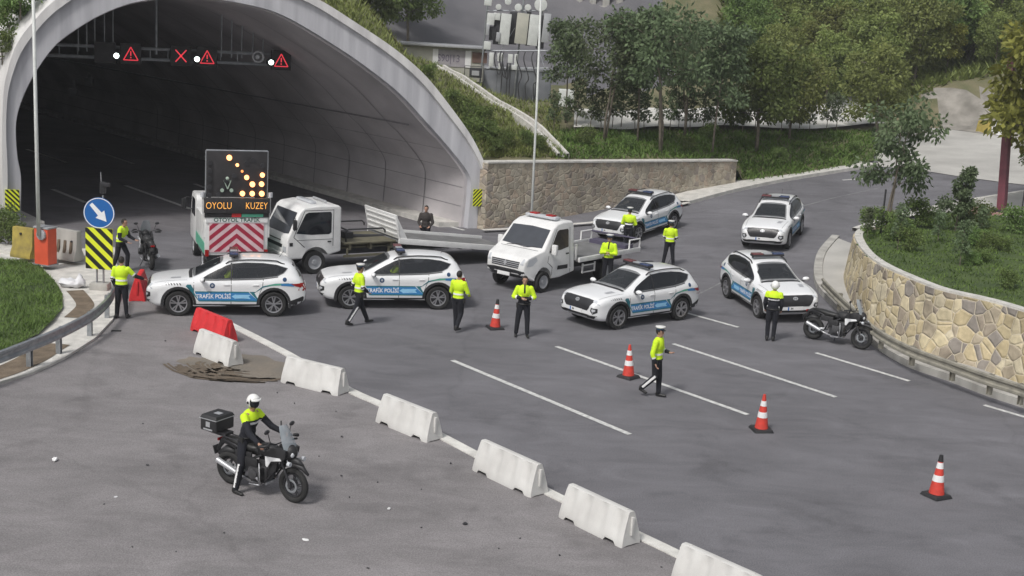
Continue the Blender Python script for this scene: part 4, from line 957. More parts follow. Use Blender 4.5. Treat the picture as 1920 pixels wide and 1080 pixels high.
# ---- cab-over flatbed truck ---------------------------------------
def truck_cab(rt, prof, w, arches, mt='white2', bev=.07):
    g = MB(); g.prism(prof, -w / 2, w / 2, 'y'); o = g.build('cab', mt, rt, bevel=bev, seg=3)
    cut = []
    for x, z, r in arches:
        for s in (1, -1):
            c = MB(); c.cyl((x, s * (w / 2 - .42), z), (x, s * (w / 2 + .3), z), r, n=24); cut.append(c.build('cut', 'black', None))
    boolean_cut(o, cut); o.data.polygons.foreach_set('use_smooth', [True] * len(o.data.polygons)); o.data.set_sharp_from_angle(angle=R_(38)); return o
def mirror(rt, x, y, z, s, h=.34):
    g = MB(); g.box((x, y, z), (.10, .17, h)); m_ = g.build('mirror', 'black', rt, bevel=.03)
    g = MB(); g.tube([(x - .02, y, z + h / 2), (x - .05, y - s * .12, z + h / 2 + .05), (x - .05, y - s * .3, z + h / 2)], .012, 6); g.build('mirror_arm', 'black', m_); g = MB(); g.tube([(x - .02, y, z - h / 2), (x - .05, y - s * .12, z - h / 2 - .05), (x - .05, y - s * .3, z - h / 2)], .012, 6); g.build('mirror_arm', 'black', m_)

t1 = thing('flatbed_truck', (0, 0, 0), 0, 'long white cab-over recovery truck, its empty flatbed reaching behind the middle police car', 'tow truck')
W1 = 2.02
cab = truck_cab(t1, [(1.12, .55), (1.17, .75), (1.16, 1.22), (1.10, 1.34), (.70, 2.16), (.55, 2.27), (.1, 2.33), (-.72, 2.32), (-.80, 2.24), (-.82, .75), (-.3, .62), (.6, .55)], W1, [(.12, .42, .52)])
bv = bvh_of(cab)
def sd_(nm, ols, mt, off=.006, par=None, bvx=None, ss=(1, -1), rt=None):
    for s in ss: decal(nm, ols, (0, s * 3, 0), (1, 0, 0), (0, 0, 1), (0, -s, 0), bvx or bv, mt, par or rt or t1, off, .15)
sd_('side_window', [[(.84, 1.42), (.52, 2.07), (.40, 2.12), (-.40, 2.12), (-.44, 2.05), (-.44, 1.42), (-.36, 1.36), (.30, 1.36)]], 'glass')
sd_('door_seam', [[(.92, 1.30), (.94, 1.30), (.56, 2.17), (.54, 2.17)], [(-.52, .95), (-.50, .95), (-.50, 2.2), (-.52, 2.2)], [(.52, .95), (.92, 1.30), (.94, 1.29), (.54, .93)], [(.54, 2.17), (.54, 2.19), (-.52, 2.19), (-.52, 2.17)], [(-.5, 1.18), (-.5, 1.195), (.8, 1.195), (.8, 1.18)]], 'dark', .004)
sd_('door_handle', [[(-.30, 1.08), (-.44, 1.08), (-.44, 1.13), (-.30, 1.13)]], 'black', .02)
sd_('corner_lamp', [[(.96, 1.00), (1.08, 1.00), (1.08, 1.12), (.96, 1.12)]], 'black', .008)
fr = lambda nm, ols, mt, off=.006, b=None, par=None: decal(nm, ols, (4, 0, 0), (0, 1, 0), (0, 0, 1), (-1, 0, 0), b or bv, mt, par or t1, off, .15)
fr('windscreen', [[(-.90, 1.42), (-.82, 2.10), (.82, 2.10), (.90, 1.42), (.6, 1.38), (-.6, 1.38)]], 'wglass')
fr('grille', [[(-.62, 1.02), (-.58, .90), (.58, .90), (.62, 1.02)]], 'grille'); fr('grille', [[(-.5, 1.12), (-.5, 1.16), (.5, 1.16), (.5, 1.12)]], 'dark')
for s in (1, -1): fr('headlight', [[(s * .70, .96), (s * .95, .98), (s * .95, .78), (s * .68, .78)]], 'lampclear', .01)
g = MB(); g.box((1.13, 0, .60), (.16, 1.96, .26)); b_ = g.build('bumper', 'white2', t1, bevel=.04); fr('bumper_slot', [[(-.5, .66), (-.5, .56), (.5, .56), (.5, .66)]], 'black', .06)
for s in (1, -1): mirror(t1, .98, s * 1.2, 1.75, s)
g = MB(); g.box((.05, 0, 2.38), (.2, 1.2, .09)); g.build('light_bar', 'lampclear', t1, bevel=.02)
g = MB(); g.tube([(-.45, -.5, 2.34), (-.45, -.5, 2.40), (-.45, .5, 2.40), (-.45, .5, 2.34)], .03, 8); g.build('roof_rack', 'silver', t1)
for s in (1, -1):
    g = MB(); g.box((.12, s * .86, .95), (1.05, .26, .05)); g.build('mudguard', 'black', t1, bevel=.02)
for x in (.12,): 
    for s in (1, -1): wheel(t1, (x, s * .86, .40), .40, .24, s, steel=True, rimr=.6, rimmat='silver')
for s in (1, -1):
    wheel(t1, (-3.9, s * .80, .40), .40, .40, s, steel=True, rimr=.6, rimmat='silver')
g = MB()
for s in (1, -1): g.box((-3.1, s * .38, .62), (5.0, .09, .2))
for x in (-1.4, -2.6, -3.8, -5.2): g.box((x, 0, .66), (.08, .7, .14))
g.build('chassis', 'dark', t1)
olive = mat('olive_steel', (.17, .155, .10), .7, col2=(.09, .085, .06), scale=3, bump=.3)
g = MB()
for z in (.80, .90, .99): g.box((-2.2, 0, z), (2.5, 2.0 if z > .95 else 1.5, .045))
for x in (-1.2, -2.0, -2.8): g.box((x, 0, .88), (.08, 1.9, .26))
g.box((-1.9, -.95, .55), (1.9, .05, .08)); g.box((-1.9, .95, .55), (1.9, .05, .08))
for x in (-1.1, -2.7):
    for s in (1, -1): g.box((x, s * .93, .68), (.06, .05, .3))
g.build('subframe', olive, t1)
g = MB(); g.tube([(-1.1, -.8, 1.02), (-1.1, -.8, 1.36), (-1.18, -.8, 1.44), (-2.5, -.8, 1.44), (-2.6, -.8, 1.36), (-2.6, -.8, 1.28)], .03, 8); g.tube([(-1.1, .8, 1.02), (-1.1, .8, 1.36), (-1.18, .8, 1.44), (-2.5, .8, 1.44), (-2.6, .8, 1.36), (-2.6, .8, 1.28)], .03, 8); g.tube([(-1.15, -.8, 1.42), (-1.15, .8, 1.42)], .03, 8); g.build('hoop', 'dark', t1, smooth=True)
g = MB(); g.cyl((-1.5, 0, 1.05), (-3.4, 0, .95), .09, n=12); g.box((-1.5, 0, 1.1), (.3, .5, .25)); g.build('winch', 'dark', t1, auto=40)
# bed: slid back, front panel with ribbed white plate
bedx0, bedx1 = -2.95, -7.9
nb0 = len(S.objects)
before = set(S.objects)
g = MB(); g.box(((bedx0 + bedx1) / 2, 0, 1.07), (bedx0 - bedx1, 2.3, .06)); fb = g.build('flatbed', mat('bed_floor', (.20, .20, .20), .7, col2=(.12, .12, .12), scale=2, bump=.2), t1)
for s in (1, -1): g = MB(); g.box(((bedx0 + bedx1) / 2, s * 1.19, 1.10), (bedx0 - bedx1, .08, .20)); g.build('side_rail', 'white2', fb, bevel=.012)
g = MB()
for i in range(9): g.box((bedx0 - .4 - i * .56, 0, 1.0), (.08, 2.2, .1))
g.build('crossmember', 'dark', fb)
rm = Matrix.Rotation(R_(18), 3, 'Y')
g = MB(); g.box((bedx0 + .10, 0, 1.58), (.06, 2.42, .86), rot=rm); hb = g.build('headboard', 'white2', t1, bevel=.02)
g = MB()
for k in range(4): g.box((bedx0 + .06 + (1.30 + k * .18 - 1.58) * .325, 0, 1.30 + k * .18), (.035, 2.2, .05), rot=rm); g.box((bedx0 + .14 + (1.30 + k * .18 - 1.58) * .325, 0, 1.30 + k * .18), (.035, 2.2, .05), rot=rm)
g.build('rib', 'white2', hb)
g = MB(); g.prism([(bedx0, 1.16), (bedx0 + .22, 1.96), (bedx0 - .35, 1.16)], -1.2, -1.16, 'y'); g.prism([(bedx0, 1.16), (bedx0 + .22, 1.96), (bedx0 - .35, 1.16)], 1.16, 1.2, 'y'); g.build('gusset', 'white2', hb)
tilt = Matrix.Translation((bedx0, 0, 1.05)) @ Matrix.Rotation(R_(-6.5), 4, 'Y') @ Matrix.Translation((-bedx0, 0, -1.12))
for o in set(S.objects) - before: o.data.transform(tilt)
for s in (1, -1):
    g = MB(); g.prism([(-3.3, .80), (-3.45, .86), (-4.4, .86), (-4.55, .80), (-4.55, .75), (-3.3, .75)], s * .6, s * 1.05, 'y'); g.build('mudguard', 'black', t1)
def place_at(px, l, yaw):
    p = on_g(*px); c, s = math.cos(yaw), math.sin(yaw); return pose(p.x - (c * l[0] - s * l[1]), p.y - (s * l[0] + c * l[1]), yaw)
t1.matrix_world = place_at((590, 514), (.12, .98), R_(214))

# ---- van-nosed tow truck -------------------------------------------
t2 = thing('tow_truck', (0, 0, 0), 0, 'white van-nosed tow truck facing us with a short empty flatbed', 'tow truck')
# cab is lofted: nose narrower than the cabin
prof = [(2.30, .62), (2.34, .80), (2.30, 1.05), (2.18, 1.20), (1.55, 1.42), (.95, 2.12), (.70, 2.24), (.30, 2.29), (-.10, 2.27), (-.18, 2.15), (-.20, .55), (.60, .42), (1.9, .42)]
g = MB(); wt = [(2.34, .78), (2.1, .93), (1.5, 1.0), (-.2, 1.0)]
yy = [-1, -.93, -.6, 0, .6, .93, 1]
rows = []
for k in yy:
    row = []
    for x, z in prof:
        wd = lerp(wt, x) * (1 - .14 * max(0, (z - 1.45) / .85)); ins = .93 if abs(k) == 1 else 1
        cx_, cz_ = .9, 1.25; row.append((cx_ + (x - cx_) * (1 if abs(k) < 1 else .985), k * wd, cz_ + (z - cz_) * (1 if abs(k) < 1 else .975)))
    rows.append(row)
n = len(prof); g.v = [p for r_ in rows for p in r_]
for i in range(len(rows) - 1):
    for j in range(n): g.f.append((i * n + j, i * n + (j + 1) % n, (i + 1) * n + (j + 1) % n, (i + 1) * n + j))
g.f += [tuple(range(n)), tuple(range((len(rows) - 1) * n, len(rows) * n))]; g.m = [0] * len(g.f)
cab2 = g.build('cab', 'white2', t2, bevel=.05, seg=3)
cut = []
for s in (1, -1): c = MB(); c.cyl((1.45, s * .62, .40), (1.45, s * 1.3, .40), .45, n=24); cut.append(c.build('cut', 'black', None))
boolean_cut(cab2, cut); cab2.data.polygons.foreach_set('use_smooth', [True] * len(cab2.data.polygons)); cab2.data.set_sharp_from_angle(angle=R_(38))
b2 = bvh_of(cab2)
S2 = lambda *a, **k: sd_(*a, bvx=b2, rt=t2, **k)
S2('side_window', [[(1.22, 1.38), (.78, 1.98), (.66, 2.03), (.18, 2.03), (.14, 1.97), (.14, 1.42), (.6, 1.36)]], 'glass')
S2('door_seam', [[(1.28, 1.34), (1.30, 1.34), (.80, 2.08), (.78, 2.08)], [(.06, .55), (.08, .55), (.08, 2.08), (.06, 2.08)], [(1.00, .55), (1.02, .55), (1.02, .80), (1.30, 1.0), (1.30, 1.34), (1.28, 1.34), (1.28, 1.0), (1.0, .82)]], 'dark', .004)
S2('door_handle', [[(.14, 1.18), (.32, 1.18), (.32, 1.23), (.14, 1.23)]], 'black', .02)
S2('rubbing_strip', [[(.22, .70), (.75, .70), (.75, .84), (.22, .84)]], 'black', .012)
S2('headlight', [[(2.22, .92), (2.14, 1.14), (1.88, 1.24), (1.80, 1.12), (1.98, .95)]], 'lampclear', .008)
F2 = lambda nm, ols, mt, off=.006: fr(nm, ols, mt, off, b2, t2)
decal('windscreen', [[(1.50, -.86), (1.54, 0), (1.50, .86), (1.02, .80), (.99, 0), (1.02, -.80)]], (0, 0, 4), (1, 0, 0), (0, 1, 0), (0, 0, -1), b2, 'wglass', t2, .006, .15)
decal('bonnet_seam', [[(1.62, -.80), (1.64, -.80), (1.64, .80), (1.62, .80)]], (0, 0, 4), (1, 0, 0), (0, 1, 0), (0, 0, -1), b2, 'dark', t2, .005, .15)
decal('wiper', [[(1.56, -.6), (1.58, -.6), (1.50, -.05), (1.48, -.05)], [(1.56, .1), (1.58, .1), (1.50, .6), (1.48, .6)]], (0, 0, 4), (1, 0, 0), (0, 1, 0), (0, 0, -1), b2, 'black', t2, .014, .15)
F2('grille', [[(-.60, 1.06), (-.56, .84), (.56, .84), (.60, 1.06)]], 'grille', .006)
F2('grille_bar', [[(-.58, z), (.58, z), (.58, z + .022), (-.58, z + .022)] for z in (.88, .94, 1.0)], 'silver', .014)
F2('badge', [[(0, .87), (.07, .97), (0, 1.07), (-.07, .97)]], 'silver', .022)
F2('bumper', [[(-.80, .76), (-.84, .46), (.84, .46), (.80, .76), (.45, .80), (-.45, .80)]], 'dark', .02)
for s in (1, -1):
    F2('headlight', [[(s * .62, .98), (s * .86, .96), (s * .84, 1.12), (s * .70, 1.18)]], 'lampclear', .010); F2('fog_lamp', [[(s * (.68 + .05 * math.cos(t)), .60 + .05 * math.sin(t)) for t in [i * math.pi / 5 for i in range(10)]]], 'lampclear', .026)
g = MB(); g.box((2.385, 0, .62), (.02, .52, .115)); g.build('number_plate', 'reflect', t2)
for s in (1, -1):
    g = MB(); g.box((1.20, s * 1.17, 1.45), (.12, .2, .34)); m_ = g.build('mirror', 'white2', t2, bevel=.04); g = MB(); g.box((1.2, s * 1.03, 1.36), (.06, .12, .06)); g.build('mirror_arm', 'black', m_)
    wheel(t2, (1.45, s * .87, .36), .36, .22, s, steel=True, rimr=.62, rimmat='silver'); wheel(t2, (-2.1, s * .82, .36), .36, .36, s, steel=True, rimr=.62, rimmat='silver')
g = MB(); g.box((.45, 0, 2.36), (.30, 1.3, .09)); g.box((.45, 0, 2.30), (.06, 1.2, .06)); g.build('light_bar', 'lampclear', t2, bevel=.02)
g = MB(); g.box((.45, -.35, 2.42), (.22, .3, .06)); g.box((.45, .35, 2.42), (.22, .3, .06)); g.build('beacon', 'lampred', t2, bevel=.015)
g = MB()
for s in (1, -1): g.box((-2.0, s * .40, .60), (3.6, .09, .18))
g.build('chassis', 'dark', t2)
g = MB(); g.box((-2.15, 0, .90), (3.7, 2.1, .07)); fb2 = g.build('flatbed', MATS['bed_floor'], t2)
for s in (1, -1):
    g = MB(); g.box((-2.15, s * 1.08, .93), (3.7, .07, .16)); g.build('side_rail', 'white2', fb2, bevel=.01)
    g = MB(); g.box((-.95, s * 1.04, .70), (.75, .05, .04)); g.box((-.95, s * 1.04, .46), (.75, .05, .04)); g.box((-.6, s * 1.04, .6), (.04, .05, .34)); g.box((-1.3, s * 1.04, .6), (.04, .05, .34)); g.build('side_guard', 'white2', t2)
    g = MB(); g.box((-2.1, s * .85, .83), (.95, .42, .04)); g.build('mudguard', 'black', t2)
g = MB(); g.box((-.32, 0, 1.42), (.06, 1.9, .06)); g.box((-.32, .92, 1.16), (.06, .06, .52)); g.box((-.32, -.92, 1.16), (.06, .06, .52)); g.box((-.32, 0, 1.16), (.06, .06, .52)); g.build('headboard', 'white2', t2)
for s in (1, -1):
    g = MB(); g.tube([(-3.3, s * 1.08, 1.0), (-3.3, s * 1.08, 1.32), (-3.95, s * 1.08, 1.32), (-3.95, s * 1.08, 1.0)], .03, 8); g.build('hoop', 'white2', t2)
g = MB(); g.tube([(-3.95, -1.08, 1.30), (-3.95, 1.08, 1.30)], .03, 8); g.box((-3.7, 0, 1.0), (.5, 1.6, .14)); g.build('wheel_lift', mat('purple_steel', (.10, .09, .14), .5, .2), t2)
t2.matrix_world = place_at((1018, 549), (1.45, .98), R_(231))

# ---- arrow-board truck ---------------------------------------------
t3 = thing('arrow_board_truck', (0, 0, 0), 0, 'white motorway truck seen from behind with lit amber arrow board and red chevrons', 'truck')
g = MB(); g.box((-.05, 0, 1.22), (2.4, 2.05, 1.16)); tb_ = g.build('body', 'white2', t3, bevel=.04)
g = MB(); g.box((-.05, 0, .56), (2.3, 1.9, .2)); g.build('chassis', 'dark', t3)
g = MB(); g.prism([(1.25, .55), (3.0, .55), (3.05, 1.2), (2.6, 2.05), (2.4, 2.15), (1.35, 2.15), (1.25, 2.0)], -1.0, 1.0, 'y'); g.build('cab', 'white2', t3, bevel=.06)
for s in (1, -1):
    g = MB(); g.box((-.05, s * 1.032, .86), (2.3, .012, .34)); g.build('side_band', 'green', t3)
    g = MB(); g.add([(1.6, s * 1.004, 1.4), (2.6, s * 1.004, 1.4), (2.4, s * 1.004, 1.98), (1.6, s * 1.004, 1.98)], [(0, 1, 2, 3)]); g.build('side_window', 'glass', t3)
    mirror(t3, 2.6, s * 1.28, 1.7, s)
    for x in (2.3, -.3): wheel(t3, (x, s * .85, .38), .38, .26, s, steel=True, rimr=.6, rimmat='silver')
bx = -1.262
g = MB(); g.box((bx, 0, 1.20), (.03, 1.78, .92)); ch = g.build('chevron_board', 'chevpink', t3)
g = MB()
for i in range(-3, 5):
    z0 = .72 + i * .30
    for s in (1, -1):
        poly = [(0, z0 + .46), (s * .88, z0 - .22), (s * .88, z0 - .07), (0, z0 + .61)]
        for k, lim in ((-1, .76), (1, 1.64)):
            out = []
            for a, b in zip(poly, poly[1:] + poly[:1]):
                ia, ib = (a[1] - lim) * k <= 0, (b[1] - lim) * k <= 0
                if ia: out.append(a)
                if ia != ib: t = (lim - a[1]) / (b[1] - a[1]); out.append((a[0] + (b[0] - a[0]) * t, lim))
            poly = out
            if not poly: break
        if len(poly) > 2: g.add([(bx - .019, y, z) for y, z in poly], [tuple(range(len(poly)))])
g.build('chevrons', 'chevred', ch)
g = MB(); g.box((bx - .0, 0, 1.75), (.06, 2.0, .16)); nb = g.build('name_board', 'reflect', t3)
g = MB(); text_on(g, 'OTOYOL TRAFİK', .17, (bx - .033, 0, 1.75), (0, -1, 0), (0, 0, 1), 1.12, .003); g.build('name', mat('dark_green_letters', (.02, .12, .08), .5), nb)
g = MB(); g.box((bx, 0, 1.90), (.10, 2.08, .13)); bnd = g.build('colour_band', 'panel', t3); g = MB(); g.box((bx - .055, -.5, 1.90), (.01, .7, .09)); g.build('green_panel', 'green', bnd); g = MB(); g.box((bx - .055, .02, 1.90), (.01, .3, .11)); g.build('red_panel', 'red', bnd)
g = MB(); g.box((bx + .02, 0, 2.20), (.26, 2.12, .46)); dsp = g.build('text_display', 'panel', t3, bevel=.02)
g = MB(); text_on(g, 'OYOLU', .30, (bx - .112, .60, 2.20), (0, -1, 0), (0, 0, 1), .82, -.004); text_on(g, 'KUZEY', .30, (bx - .112, -.62, 2.20), (0, -1, 0), (0, 0, 1), .78, -.004); g.build('led_text', 'led', dsp)
tl = Matrix.Rotation(R_(7), 3, 'Y')
g = MB(); g.box((bx + .12, 0, 3.15), (.06, 1.98, 1.42)); bd = g.build('arrow_board', 'panel', t3, bevel=.02)
g = MB()
for y in (.99, -.99): g.tube([(bx + .12, y, 2.40), (bx + .12, y, 3.87)], .03, 6)
g.tube([(bx + .12, .99, 3.87), (bx + .12, -.99, 3.87)], .03, 6); g.build('frame', 'steel', bd)
lit = [((-.26, 3.66), .085, 1), ((.0, 3.44), .05, 1), ((.16, 3.25), .04, 0), ((.31, 3.06), .075, 1), ((.50, 2.85), .085, 1), ((.50, 2.56), .08, 1), ((.81, 2.56), .085, 1), ((.18, 2.56), .08, 1), ((.82, 3.14), .075, 1), ((.80, 2.86), .08, 1)]
bxf = bx + .09
for (u, z), r_, on in lit:
    g = MB(); g.cyl((bxf, -u, z), (bxf - .05, -u, z), r_, n=14); g.build('amber_lamp', 'amber' if on else 'amberdim', bd)
g = MB()
for u, z in [(-.88, z) for z in (3.5, 3.25, 3.0, 2.75, 2.5)] + [(-.6, 2.52), (-.45, 2.72), (.3, 3.5), (.5, 3.6), (.82, 3.42), (-.35, 2.95), (-.1, 3.1)]: g = MB(); g.cyl((bxf, -u, z), (bxf - .05, -u, z), .075, n=12); g.build('unlit_lamp', 'dark', bd)
g = MB(); g.tube([(bxf - .03, .30, 2.70), (bxf - .03, .42, 2.95), (bxf - .03, .20, 2.95), (bxf - .03, .30, 2.70)], .02, 6); g.ell((bxf - .03, .31, 3.02), .06); g.cyl((bxf - .03, .18, 2.66), (bxf - .06, .18, 2.66), .06); g.cyl((bxf - .03, .48, 2.66), (bxf - .06, .48, 2.66), .06); g.build('lamp_cluster', mat('pale_green_lamp', (.4, .5, .42), .4), bd)
for s in (1, -1):
    g = MB(); g.cyl((bx + .05, s * 1.10, 2.45), (bx + .05, s * 1.10, 2.60), .07); g.build('beacon', 'lampclear', t3, auto=40)
    g = MB(); g.box((bx + .1, s * 1.07, 2.2), (.12, .08, .5)); g.box((bx + .1, s * 1.05, 1.6), (.12, .06, .8)); g.build('corner_post', 'white2', t3)
    g = MB(); g.box((bx - .02, s * .96, .72), (.04, .12, .2)); g.build('tail_light', 'lampred', t3)
p = on_g(442, 516); th = math.atan2(TD.y, TD.x) - R_(18)
t3.matrix_world = pose(p.x + math.cos(th) * 1.2, p.y + math.sin(th) * 1.2, th) @ Matrix.Scale(1.065, 4, (0, 0, 1))

# ================================================================== MOTORCYCLES
def make_moto(topbox=True, screen=True):
    rt = thing('motorcycle', (0, 0, 0)); xf, xr, r = .78, -.74, .335
    def mw(x, w_, nm):
        g = MB(); g.torus((x, 0, r), r - w_ / 2, w_ / 2, 'y', 32, 10, 1.0); t = g.build(nm, 'rubber', rt, smooth=True)
        g = MB(); g.torus((x, 0, r), r - w_ - .012, .018, 'y', 32, 6, 1.6); g.cyl((x, -.07, r), (x, .07, r), .045, n=14)
        for i in range(5):
            a = i * 2 * math.pi / 5 + .2
            for da in (-.13, .13): g.cyl((x + .04 * math.cos(a), 0, r + .04 * math.sin(a)), (x + (r - w_ - .01) * math.cos(a + da), 0, r + (r - w_ - .01) * math.sin(a + da)), .011, n=6)
        g.build('rim', 'dark', t, auto=40)
        g = MB(); g.torus((x, .075, r), .11, .022, 'y', 20, 4, .15); g.torus((x, -.075, r), .11, .022, 'y', 20, 4, .15); g.build('brake_disc', 'steel', t)
    mw(xf, .11, 'front_wheel'); mw(xr, .15, 'rear_wheel')
    g = MB()
    for s in (1, -1): g.cyl((xf, s * .10, r), (.52, s * .10, .86), .024, n=10); g.cyl((.60, s * .10, .68), (.47, s * .10, 1.0), .030, n=10)
    g.box((.50, 0, .93), (.10, .26, .03)); g.build('fork', 'dark', rt, auto=40)
    g = MB(); g.tube([(xf + .34, 0, .60), (xf + .2, 0, .71), (xf, 0, .735), (xf - .18, 0, .69)], [.02, .05, .06, .04], 8); g.build('front_mudguard', 'black', rt, smooth=True)
    g = MB(); g.tube([(.70, 0, .83), (.88, 0, .80), (1.0, 0, .755)], [.07, .06, .02], 8); g.build('beak', 'black', rt, smooth=True)
    g = MB()
    g.tube([(.46, 0, .92), (.1, .10, .78), (-.25, .12, .62), (-.35, .10, .38)], .022, 8); g.tube([(.46, 0, .92), (.1, -.10, .78), (-.25, -.12, .62), (-.35, -.10, .38)], .022, 8)
    for s in (1, -1): g.tube([(.44, s * .05, .84), (.36, s * .13, .5), (.2, s * .13, .28), (-.3, s * .10, .28)], .018, 8); g.tube([(-.2, s * .10, .70), (-.55, s * .10, .84), (-.85, s * .08, .88)], .018, 8)
    g.build('frame', 'dark', rt, smooth=True)
    g = MB(); g.box((.02, 0, .45), (.44, .26, .26)); g.cyl((.06, -.32, .47), (.06, .32, .47), .095, n=16); g.cyl((.0, -.17, .36), (.0, .17, .36), .14, n=18); g.box((.16, 0, .62), (.24, .2, .16))
    for k in range(5):
        for s in (1, -1): g.box((.06, s * (.16 + .03 * k), .47), (.24, .010, .22))
    g.build('engine', mat('engine_metal', (.10, .10, .105), .45, .6, var=.3), rt, bevel=.012)
    g = MB(); g.tube([(-.32, .05, .40), (xr, .07, r)], [.05, .035], 8); g.tube([(-.32, -.05, .40), (xr, -.07, r)], [.05, .035], 8); g.build('swing_arm', 'silver', rt, smooth=True)
    g = MB(); g.tube([(.14, -.30, .42), (.18, -.20, .27), (-.1, -.15, .24), (-.35, -.15, .30), (-.5, -.16, .36)], .024, 8); ex = g.build('exhaust', 'alloy', rt, smooth=True)
    g = MB(); g.tube([(-.45, -.17, .34), (-.9, -.20, .50)], [.05, .06], 10); g.build('silencer', 'silver', ex, auto=40)
    g = MB(); g.ell((.20, 0, .87), (.28, .165, .145), 16, 10); g.ell((.02, 0, .83), (.2, .12, .09), 12, 8); g.build('fuel_tank', 'black', rt, smooth=True)
    for s in (1, -1):
        g = MB(); g.prism([(.28, .84), (.62, .87), (.66, .83), (.42, .77), (.34, .64), (.30, .66)], s * .214, s * .232, 'y'); g.build('side_fairing', 'white', rt, bevel=.006)
        g = MB(); g.prism([(.34, .70), (.52, .78), (.50, .62), (.40, .5), (.30, .5)], s * .14, s * .17, 'y'); g.build('radiator_cover', 'black', rt, bevel=.006)
        g = MB(); g.tube([(.18, s * .25, .26), (.20, s * .28, .5), (.16, s * .25, .68)], .012, 6); g.tube([(.18, s * .25, .26), (-.1, s * .22, .22)], .012, 6); g.build('crash_bar', 'silver', rt, smooth=True)
    g = MB(); g.tube([(.04, 0, .875), (-.15, 0, .845), (-.35, 0, .86), (-.55, 0, .915), (-.80, 0, .93)], [.08, .125, .14, .125, .08], 12)
    o = g.build('seat', 'leather', rt, smooth=True)
    for v in o.data.vertices: v.co.z = .88 + (v.co.z - .88) * .55 if v.co.z > .80 else v.co.z * .6 + .32
    g = MB(); g.tube([(-.55, 0, .80), (-.85, 0, .86), (-1.0, 0, .80)], [.09, .09, .04], 8); g.tube([(-.95, 0, .80), (-1.10, 0, .58)], [.05, .03], 6); g.box((-1.09, 0, .62), (.02, .18, .16), rot=Matrix.Rotation(R_(-20), 3, 'Y')); g.build('tail', 'black', rt, smooth=False, auto=40)
    g = MB(); g.box((-1.015, 0, .84), (.03, .13, .05)); g.build('tail_light', 'lampred', rt)
    g = MB(); g.tube([(xr - .28, 0, .55), (xr - .1, 0, .675), (xr + .12, 0, .66)], [.05, .075, .06], 8); g.build('rear_mudguard', 'black', rt, smooth=True)
    g = MB(); g.ell((.68, 0, .95), (.15, .14, .15), 14, 8); g.build('fairing', 'black', rt, smooth=True)
    for s in (1, -1):
        g = MB(); g.prism([(.74, 1.02), (.60, 1.06), (.30, .98), (.22, .84), (.36, .70), (.52, .74), (.72, .86)], s * .145, s * .21, 'y'); g.build('cowl', 'black', rt, bevel=.02)
        g = MB(); g.tube([(.46, s * .30, 1.15), (.50, s * .42, 1.13), (.36, s * .49, 1.10)], [.012, .035, .018], 8); g.build('hand_guard', 'black', rt, smooth=True)
        g = MB(); g.box((-.06, s * .20, .62), (.30, .06, .22)); g.box((-.30, s * .15, .72), (.40, .05, .16)); g.build('side_panel', 'black', rt, bevel=.025)
    g = MB(); g.box((-.02, 0, .255), (.5, .22, .05)); g.build('sump_guard', 'silver', rt, bevel=.015)
    for s in (1, -1): g = MB(); g.ell((.785, s * .055, .93), (.035, .05, .055), 10, 6); g.build('headlight', 'lampclear', rt, smooth=True)
    g = MB()
    for s in (1, -1): g.cyl((.80, s * .2, .80), (.86, s * .2, .80), .045, n=10); g.tube([(.7, s * .1, .82), (.8, s * .2, .80)], .01, 5)
    g.build('spot_lamp', 'lampclear', rt, auto=40)
    if screen:
        g = MB(); rr = []
        for k in range(7):
            t = k / 6; z = 1.02 + .42 * t; x = .74 - .20 * t; w_ = .18 * (1 - .45 * t ** 2); rr.append([(x - .05 * (abs(j) / 4) ** 2, w_ * j / 4, z) for j in range(-4, 5)])
        g.grid(rr); g.grid([[(p[0] - .006, p[1], p[2]) for p in q] for q in rr]); g.build('windscreen', mat('clear_screen', (.45, .50, .54), .08, alpha=.45, var=.05), rt, smooth=True)
    g = MB(); g.tube([(.32, .43, 1.09), (.38, .30, 1.12), (.45, .12, 1.08), (.45, -.12, 1.08), (.38, -.30, 1.12), (.32, -.43, 1.09)], .013, 8); g.build('handlebar', 'dark', rt, smooth=True)
    for s in (1, -1):
        g = MB(); g.tube([(.36, s * .33, 1.11), (.31, s * .45, 1.09)], .020, 8); g.tube([(.42, s * .28, 1.06), (.45, s * .47, 1.04)], .02, 6); g.build('hand_grip', 'black', rt, smooth=True)
        g = MB(); g.tube([(.42, s * .24, 1.11), (.42, s * .32, 1.32)], .008, 6); m_ = g.build('mirror_stalk', 'black', rt); g = MB(); g.ell((.42, s * .35, 1.36), (.02, .075, .045), 10, 6); g.build('mirror', 'dark', m_, smooth=True)
    if topbox:
        g = MB(); g.box((-1.10, 0, 1.14), (.40, .50, .24)); b = g.build('top_box', 'black', rt, bevel=.035, seg=3)
        g = MB(); g.box((-1.10, 0, 1.29), (.42, .52, .07), top=(.86, .86)); g.build('lid', 'black', b, bevel=.015)
        g = MB(); g.box((-1.10, 0, 1.257), (.425, .525, .014)); g.build('trim', 'silver', b)
        g = MB(); g.box((-1.10, -.255, 1.16), (.10, .006, .10)); g.build('emblem', 'silver', b); g = MB(); g.box((-1.10, -.255, 1.06), (.22, .006, .03)); g.build('label_strip', 'silver', b); g = MB(); g.box((-1.07, 0, 1.328), (.14, .12, .006)); g.build('lid_plate', 'silver', b)
        g = MB(); g.box((-.97, 0, .98), (.36, .22, .05)); g.tube([(-1.25, .1, .97), (-.5, .1, .93)], .012, 6); g.tube([(-1.25, -.1, .97), (-.5, -.1, .93)], .012, 6); g.build('rack', 'dark', rt)
        g = MB(); g.tube([(.28, .22, 1.06), (.25, .24, 1.40)], [.018, .014], 8); g.build('signal_wand', 'black', rt, smooth=True)
    g = MB(); g.tube([(-.05, .12, .30), (-.18, .30, .02)], .014, 6); g.build('side_stand', 'dark', rt)
    return rt
GM = 'police motorcycles'
